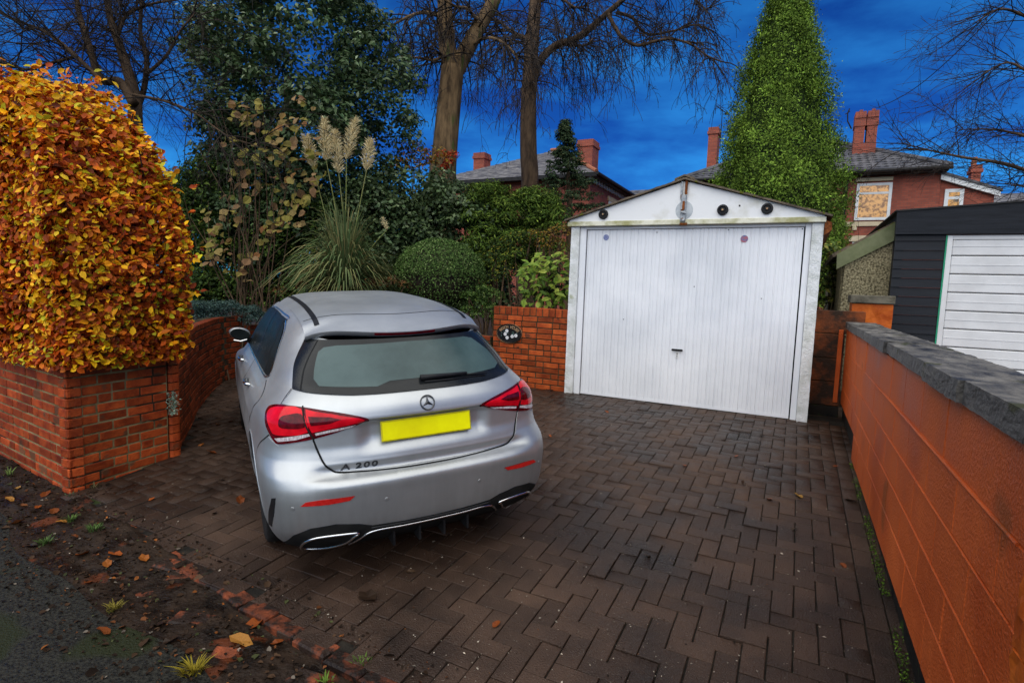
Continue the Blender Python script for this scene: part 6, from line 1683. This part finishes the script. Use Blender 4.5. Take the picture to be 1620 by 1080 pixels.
def spawn_twigs(out_, pts, n, length, r, level=2, droop=.15, out_dir=(0, 0, 0), spread=1.0, t0=.1, **kw):
    t = np.array(catmull(list(pts), False, 8))
    for k in range(n):
        i = int(len(t) * random.uniform(t0, .98)); i = min(max(i, 1), len(t) - 1); d = unit((t[i] - t[i - 1])[None])[0]
        dd_ = d * .6 + np.array(out_dir) + RNG.normal(size=3) * spread
        grow(t[i], dd_, length * random.uniform(.5, 1.2), r, level, out_, droop=droop, **kw)
D1 = 15.0
b1 = base_at(703, 300, D1); tr1 = [np.array(b1), atD(700, 300, D1), atD(704, 235, D1), atD(711, 160, D1), atD(716, 108, D1)]
sA = pxline([(716, 112), (708, 75), (705, 30), (702, -15), (690, -90)], D1); sB = pxline([(718, 118), (738, 78), (762, 35), (782, 0), (810, -70)], D1)
l1 = pxline([(709, 80), (690, 95), (665, 92), (635, 90)], [D1, D1 - .4, D1 - .7, D1 - 1]); l2 = pxline([(705, 30), (670, 20), (630, 35), (600, 60)], [D1, D1 + .5, D1 + .8, D1 + 1]); l3 = pxline([(760, 40), (740, 15), (720, 10), (690, -10)], [D1, D1 - .5, D1 - .8, D1 - 1]); l4 = pxline([(740, 75), (770, 60), (800, 70), (820, 95)], [D1, D1 - .4, D1 - .8, D1 - 1.2])
bare_tree('bare_beech_tree', 'thick forked bare trunk with drooping twigs behind the ivy hedge', (tr1, [.38, .36, .33, .31, .30]),
          [(sA, .25, .17), (sB, .24, .15), (l1, .05, .02), (l2, .06, .02), (l3, .05, .02), (l4, .05, .02)],
          [dict(pts=l1, n=20, length=1.7, r=.022, droop=.30, spread=.7), dict(pts=l2, n=24, length=2.1, r=.024, droop=.42, spread=.7), dict(pts=l3, n=24, length=1.6, r=.022, droop=.38, spread=.7), dict(pts=l4, n=28, length=1.9, r=.022, droop=.42, spread=.6),
           dict(pts=sA, n=24, length=2.2, r=.03, droop=.28, spread=1.0), dict(pts=sB, n=24, length=2.2, r=.03, droop=.28, spread=1.0)], D1, b1)
D2 = 19.0
b2 = base_at(838, 300, D2); tr2 = [np.array(b2), atD(838, 300, D2), atD(836, 240, D2), atD(836, 165, D2), atD(839, 110, D2), atD(842, 60, D2), atD(848, -10, D2), atD(850, -80, D2)]
m1 = pxline([(842, 135), (856, 95), (880, 72), (905, 64), (930, 48), (962, 20), (990, -5), (1020, -40)], [D2] * 3 + [D2 - .3, D2 - .5, D2 - .8, D2 - 1, D2 - 1.2])
m2 = pxline([(962, 22), (972, 42), (985, 60), (1008, 72), (1035, 66), (1062, 62), (1092, 70), (1118, 88), (1142, 98)], np.linspace(D2 - .8, D2 - 2.2, 9))
m3 = pxline([(975, 20), (1000, 28), (1012, 45), (1030, 55), (1070, 48), (1100, 40), (1130, 50)], np.linspace(D2 - .8, D2 - .2, 7))
m4 = pxline([(836, 62), (812, 52), (790, 35), (770, 28)], np.linspace(D2, D2 + .8, 4)); m5 = pxline([(880, 75), (900, 70), (925, 72), (940, 60)], np.linspace(D2, D2 + .8, 4))
m6 = pxline([(1020, -40), (1060, -30), (1100, 0), (1120, 20)], np.linspace(D2 - 1.2, D2 - .8, 4)); m7 = pxline([(846, 5), (880, -5), (910, 12), (930, 8)], np.linspace(D2, D2 - 1, 4))
bare_tree('bare_weeping_tree', 'bare dark trunked tree with one limb arching right across the blue sky', (tr2, [.33, .30, .29, .27, .25, .24, .2, .16]),
          [(m1, .15, .07), (m2, .07, .02), (m3, .06, .02), (m4, .08, .03), (m5, .06, .03), (m6, .06, .02), (m7, .06, .02)],
          [dict(pts=m1, n=30, length=2.4, r=.022, droop=.46, spread=.75, t0=.25), dict(pts=m2, n=36, length=1.9, r=.020, droop=.46, spread=.7), dict(pts=m3, n=26, length=1.7, r=.020, droop=.38, spread=.7), dict(pts=m4, n=24, length=2.6, r=.022, droop=.46, spread=.8),
           dict(pts=m5, n=32, length=2.3, r=.020, droop=.46, spread=.6), dict(pts=m6, n=22, length=1.8, r=.020, droop=.30), dict(pts=m7, n=26, length=2.2, r=.022, droop=.46), dict(pts=tr2[3:], n=28, length=2.6, r=.024, droop=.46, spread=1.0)], D2, b2, mat=M['bark_dark'])
D3 = 8.8
b3 = base_at(215, 200, D3 + .3)
trk = [np.array(b3), atD(215, 215, D3), atD(212, 150, D3), atD(195, 90, D3), atD(175, 30, D3), atD(165, -30, D3)]
k1 = pxline([(212, 165), (190, 130), (160, 125), (140, 70), (125, 20), (118, -30)], D3 - .2); k2 = pxline([(214, 180), (228, 140), (232, 90), (222, 50), (226, -20)], D3 + .3); k3 = pxline([(160, 128), (110, 80), (70, 50), (20, 30), (-30, 0)], D3 - .6); k4 = pxline([(185, 60), (200, 25), (235, 8), (280, 0)], D3); k5 = pxline([(120, 90), (80, 100), (40, 110), (0, 95)], D3 - .5)
k6 = pxline([(210, 150), (260, 160), (310, 180), (360, 215), (420, 235)], D3 - .3); k7 = pxline([(228, 120), (262, 90), (285, 50), (310, 20)], D3 + .2)
bare_tree('bare_cherry_tree', 'many stemmed bare tree with fine twigs above the copper hedge', (trk, [.11, .10, .09, .07, .05, .04]),
          [(k1, .075, .03), (k2, .05, .025), (k3, .035, .012), (k4, .035, .012), (k5, .025, .01), (k6, .022, .007), (k7, .03, .01)],
          [dict(pts=p_, n=n__, length=1.5, r=.010, droop=d__, spread=.75, level=2, minr=.0022) for p_, n__, d__ in ((k1, 38, .02), (k2, 32, .02), (k3, 36, .05), (k4, 28, .05), (k5, 32, .05), (k6, 24, .12), (k7, 24, .04), (trk[2:], 38, .02))], D3, b3, mat=M['bark_dark'])
D4 = 9.0
b4 = base_at(1790, 320, D4); trk = [np.array(b4), atD(1790, 320, D4), atD(1785, 150, D4), atD(1780, -60, D4)]
r1 = pxline([(1788, 330), (1700, 300), (1600, 262), (1530, 250), (1480, 240), (1425, 226)], D4); r2 = pxline([(1786, 260), (1690, 240), (1620, 215), (1570, 205), (1520, 205)], D4 + .3); r3 = pxline([(1786, 120), (1680, 60), (1620, 25), (1580, 15), (1545, 35)], D4); r4 = pxline([(1786, 200), (1680, 150), (1620, 110), (1590, 100), (1555, 118)], D4 - .2); r5 = pxline([(1788, 340), (1700, 320), (1640, 300), (1590, 290)], D4 - .3)
bare_tree('bare_birch_tree', 'bare tree whose fine branches reach in from the right edge', (trk, [.16, .15, .12, .08]),
          [(r1, .045, .005), (r2, .04, .006), (r3, .04, .008), (r4, .035, .006), (r5, .03, .006)],
          [dict(pts=p_, n=n__, length=1.15, r=.008, droop=.08, spread=.42, level=2, t0=.25, minr=.0022, nch=4, wig=.18) for p_, n__ in ((r1, 26), (r2, 26), (r3, 22), (r4, 22), (r5, 16))], D4, b4, mat=M['bark_dark'])

# ------------------------------------------------------------------ small things on the ground
def ground_px(x, y):
    r = ray(x, y); p = CAM + r * (-HC / r[2])
    if p[1] > Y0:
        p = CAM + r * ((-SL * Y0 - HC) / (r[2] - SL * r[1]))
    return p
M['fallen'] = leafmat('fallen_leaf', rough=.4, trans=.1, base=[(0, (.16, .040, .010)), (1, (.28, .15, .03)), (.3, (.28, .065, .012)), (.6, (.11, .036, .012)), (.8, (.33, .10, .015))])
M['fallen_dark'] = leafmat('rotting_leaf', rough=.35, trans=.05, base=[(0, (.020, .012, .008)), (1, (.06, .035, .02))])
def dead_leaf(mat):
    V = [(-.5, 0, .02), (-.25, .27, .10), (.1, .30, .13), (.36, .16, .07), (.55, 0, .12), (.36, -.17, .04), (.1, -.28, .16), (-.25, -.24, .05), (0, 0, .0)]
    F = [(8, 0, 7), (8, 7, 6), (8, 6, 5), (8, 5, 4), (8, 4, 3), (8, 3, 2), (8, 2, 1), (8, 1, 0)]
    return mesh_data('fallen_leaf', V, F, mat)
FL = dead_leaf(M['fallen']); FD = dead_leaf(M['fallen_dark'])
def leaf_at(x, y, size, me, label, group, name='fallen_leaf'):
    p = ground_px(x, y); z = G(p[1]) + .004
    if p[1] < edge_y(p[0]) + .1: z = max(verge_z(p[0], p[1]) if p[1] > road_y(p[0]) else 0.0, 0.0 if p[1] < road_y(p[0]) else -1) + .006
    o = obj(name, me, None, (p[0], p[1], z)); o.scale = (size,) * 3
    o.rotation_euler = (random.gauss(0, .2), random.gauss(0, .2), random.uniform(0, 6.28)); return tag(o, label, 'leaf', group)
leaf_at(406, 978, .13, FL, 'long upright tan leaf beside the red edging bricks', None)
leaf_at(380, 1012, .12, FL, 'bright orange curled leaf on the mud left of the edging', None)
leaf_at(380, 792, .10, FL, 'yellow brown leaf lying beside the rear left wheel of the car', None)
leaf_at(337, 717, .12, FL, 'rusty orange leaf on the pavers beside the brick pier', None)
leaf_at(1263, 785, .10, FL, 'small round orange leaf on the pavers near the painted wall', None)
leaf_at(1217, 790, .07, FL, 'tiny pale yellow leaf left of the orange leaf near the wall', None)
leaf_at(325, 888, .09, FL, 'small golden yellow leaf on the bare pavers by the verge', None)
leaf_at(582, 945, .14, FD, 'large dark crumpled leaf on the wet pavers below the car', None)
leaf_at(568, 1020, .13, FD, 'dark flattened leaf beside the near edging bricks', None)
for (x, y, sz_, dark, lab) in [
    (15, 789, .08, 0, 'rusty leaf at the far left edge below the hedge wall'), (28, 826, .09, 0, 'pale orange leaf on the mud at the left edge'), (72, 783, .09, 0, 'tan leaf on the verge just left of the brick corner'),
    (85, 808, .10, 0, 'broad orange leaf in front of the brick corner'), (98, 824, .09, 0, 'curled leaf beside the kerb line grass tuft'), (28, 770, .07, 0, 'small leaf tucked under the hedge wall at left'),
    (50, 862, .08, 1, 'dark sodden leaf beside the flat green weed'), (130, 876, .10, 0, 'bright yellow orange leaf in the middle of the verge'), (182, 878, .11, 0, 'large red orange leaf in the middle of the verge'),
    (170, 892, .08, 0, 'golden leaf touching the large red orange leaf'), (228, 884, .09, 0, 'reddish leaf on the mud near the sunken bricks'), (163, 1000, .09, 0, 'orange leaf lying on the tarmac edge at lower left'),
    (140, 920, .07, 0, 'small brown leaf between the tarmac and the sunken bricks'), (205, 862, .07, 1, 'black wet leaf between mud and paving at left'), (270, 1012, .08, 1, 'dark leaf beside the yellowing grass tuft'),
    (440, 1006, .07, 0, 'small orange leaf against the red edging row'), (120, 850, .06, 0, 'tiny leaf near the drive edge grass tuft'), (250, 985, .07, 1, 'dark leaf in the mud left of the bright curled leaf'), (60, 802, .06, 0, 'little brown leaf on the mud below the hedge')]:
    leaf_at(x, y, sz_, FD if dark else FL, lab, 'fallen leaves on the verge')
for (x, y, sz_, dark, lab) in [
    (870, 690, .06, 0, 'small leaf on the paving just right of the car bumper'), (1083, 737, .06, 0, 'small leaf in the middle of the paving before the garage'), (1165, 722, .06, 0, 'yellowish leaf on the paving before the right garage column'),
    (1322, 738, .05, 0, 'tiny leaf on the paving close to the far end of the orange wall'), (960, 652, .06, 0, 'small leaf lying right in front of the garage door'), (785, 988, .06, 0, 'small orange leaf at the bottom centre of the paving'),
    (345, 672, .08, 0, 'brown leaf on the paving beside the curved brick wall'), (310, 640, .08, 0, 'leaf in the corner under the curved brick wall'), (365, 667, .07, 0, 'leaf on the paving beside the car front door'),
    (318, 705, .07, 0, 'dull leaf at the foot of the rounded brick pier'), (148, 768, .07, 0, 'orange leaf at the base of the brick corner on the paving'), (240, 790, .05, 0, 'small red leaf on the paving right of the brick corner'),
    (340, 812, .06, 1, 'dark leaf on the paving left of the rear wheel'), (352, 760, .06, 1, 'dark leaf beside the middle of the car flank'), (1334, 895, .05, 0, 'tiny leaf on the border course by the orange wall'),
    (1145, 695, .08, 1, 'dark wet leaf halfway between garage and orange wall'), (1176, 765, .07, 1, 'dark wet leaf right of centre on the paving'), (1345, 792, .09, 1, 'black leaf clump on the border course by the wall'), (1024, 880, .06, 1, 'small black twig leaf in the lower middle of the paving'),
    (1256, 838, .06, 1, 'dark leaf below the small round orange leaf'), (650, 905, .06, 1, 'dark leaf on the paving just behind the car bumper'), (1205, 690, .06, 1, 'dark leaf near the right foot of the garage')]:
    leaf_at(x, y, sz_, FD if dark else FL, lab, 'leaves scattered on the paving')
def tuft(x, y, n_, h, label, col, name='grass_tuft'):
    p = ground_px(x, y); z = G(p[1]) - .005; Vs, Qs, Cs = [], [], []; q0 = 0
    for k in range(n_):
        a = random.uniform(0, 6.28); d_ = np.array([math.cos(a), math.sin(a), 0]); b = np.array([p[0], p[1], z]) + d_ * random.uniform(0, .04); ln = .68 * h * random.uniform(.5, 1.1); lean = random.uniform(.3, 1.1)
        t = np.linspace(0, 1, 4)[:, None]; pts = b + d_ * lean * ln * t ** 1.6 + np.array([0, 0, 1]) * ln * (t - .35 * lean * t ** 2)
        sd_ = np.array([-d_[1], d_[0], 0]); w = (.0035 * (1 - t ** 2) + .0004)
        Vs.append(np.concatenate([pts + sd_ * w, pts - sd_ * w])); Qs.append(np.array([(i, i + 1, 5 + i, 4 + i) for i in range(3)]) + q0); q0 += 8
        Cs.append(np.tile(np.array(col) * random.uniform(.6, 1.3), (8, 1)))
    o = big_mesh(name, np.concatenate(Vs) - np.array([p[0], p[1], z]), np.concatenate(Qs), M['leaf_matt'], None, np.concatenate(Cs)); o.location = (p[0], p[1], z)
    return tag(o, label, 'grass')
tuft(112, 822, 40, .07, 'small green grass tuft growing along the muddy kerb line', (.08, .13, .03))
tuft(150, 838, 46, .08, 'green grass tuft at the drive edge below the brick corner', (.07, .12, .03))
tuft(72, 858, 46, .07, 'flat green weed tuft at the left of the muddy verge', (.08, .13, .035))
tuft(306, 1062, 60, .10, 'yellowing grass tuft near the bottom of the verge', (.26, .20, .02))
tuft(182, 960, 40, .06, 'straw coloured moss tuft on the asphalt edge', (.20, .16, .03))
tuft(572, 1048, 22, .05, 'tiny green weed between edging brick and pavers', (.10, .16, .03))
tuft(515, 1078, 18, .05, 'tiny bright green weed at the bottom picture edge', (.12, .20, .03))
tuft(150, 770, 26, .08, 'dry grass wisps at the foot of the brick corner', (.14, .11, .05))
tuft(110, 783, 20, .04, 'grey green weed at the base of the brick corner edge', (.09, .13, .06))
tuft(14, 750, 16, .10, 'pale green seedling under the left end of the hedge wall', (.14, .20, .05))
# pale fern growing from the pier joint
fp = atX(272, 632, -4.76); fe = empty('wall_fern', (fp[0], fp[1], fp[2]), 'small pale grey green fern growing from the brick pier joint', 'plant')
n_ = 260; P_ = np.array(fe.location) + np.stack([RNG.normal(size=n_) * .014 + .012, RNG.normal(size=n_) * .018, RNG.uniform(-.13, .07, n_)], 1)
foliage('fronds', fe, P_, unit(np.array([.6, -.7, .4]) + RNG.normal(size=(n_, 3)) * .5), RNG.uniform(.012, .026, n_), pick_cols(n_, [(3, (.24, .30, .22)), (2, (.14, .20, .13)), (1, (.34, .40, .30))]), M['leaf_matt'], asp=.5)
# moss along the foot of the painted wall
n_ = 1300; yy = RNG.uniform(2.2, 5.6, n_); mm = hn(yy, yy * 0 + 3, 3.0, 31) > .42; yy = yy[mm]; n_ = len(yy)
P_ = np.stack([.535 + RNG.normal(size=n_) * .012, yy, SL * (yy - Y0) + RNG.gamma(1, .012, n_)], 1)
V, Q, Cc = leaf_cloud(P_, unit(np.array([-.6, 0, .8]) + RNG.normal(size=(n_, 3)) * .6), RNG.uniform(.008, .018, n_), pick_cols(n_, [(3, (.05, .09, .01)), (2, (.09, .15, .015)), (1, (.03, .04, .01))]))
mo = big_mesh('moss', V, Q, M['leaf_matt'], None, Cc, kind='stuff'); mo['label'] = 'green moss along the foot of the orange wall'; mo['category'] = 'moss'

# litter trodden into the verge
n_ = 5200; xx = RNG.uniform(-6.5, -.2, n_); tt_ = RNG.beta(1.6, 1.6, n_)
yl = np.array([road_y(a) for a in xx]) - .30; yh = np.array([edge_y(a) for a in xx]) + .22; yy = yl + (yh - yl) * tt_
zz_ = np.array([max(verge_z(a, b), G(b) - .01) if b > road_y(a) else -.002 for a, b in zip(xx, yy)]) + .003
zz_ = np.where(yy > np.array([edge_y(a) for a in xx]), SL * np.maximum(0, yy - Y0) + .003, zz_)
k_ = ~((xx > -2.6) & (np.abs(yy - (1.56 - .128 * xx)) < .075) & (RNG.random(n_) < .93)); xx, yy, zz_ = xx[k_], yy[k_], zz_[k_]; n_ = len(xx)
V, Q, Cc = leaf_cloud(np.stack([xx, yy, zz_], 1), unit(np.array([0, 0, 1.0]) + RNG.normal(size=(n_, 3)) * .35), RNG.gamma(2.0, .0060, n_) + .005, pick_cols(n_, [(5, (.018, .011, .007)), (4, (.040, .022, .012)), (.9, (.10, .035, .012)), (.25, (.20, .065, .015)), (.6, (.05, .055, .02)), (.35, (.16, .13, .10))], .35), asp=.7, hexa=True)
li = big_mesh('leaf_litter', V, Q, M['leaf_matt'], None, Cc, kind='stuff'); li['label'] = 'dark crumbled leaf litter and grit along the muddy verge'; li['category'] = 'litter'
# grit and bits on the paving
n_ = 9000; xx = RNG.uniform(-4.6, .45, n_); yy = 1.7 + 5.0 * RNG.random(n_) ** 1.6; k_ = np.array([inpoly(a, b, DRIVE) and b > edge_y(a) + .1 for a, b in zip(xx, yy)]); xx, yy = xx[k_], yy[k_]; n_ = len(xx)
V, Q, Cc = leaf_cloud(np.stack([xx, yy, SL * (yy - Y0) + .003], 1), unit(np.array([0, 0, 1.0]) + RNG.normal(size=(n_, 3)) * .3), RNG.gamma(1.2, .0026, n_) + .003, pick_cols(n_, [(2, (.014, .010, .007)), (4, (.27, .23, .18)), (.5, (.12, .05, .02)), (1, (.05, .03, .02))], .4), asp=.6)
li = big_mesh('drive_grit', V, Q, M['leaf_matt'], None, Cc, kind='stuff'); li['label'] = 'tiny twigs and grit scattered over the wet block paving'; li['category'] = 'grit'
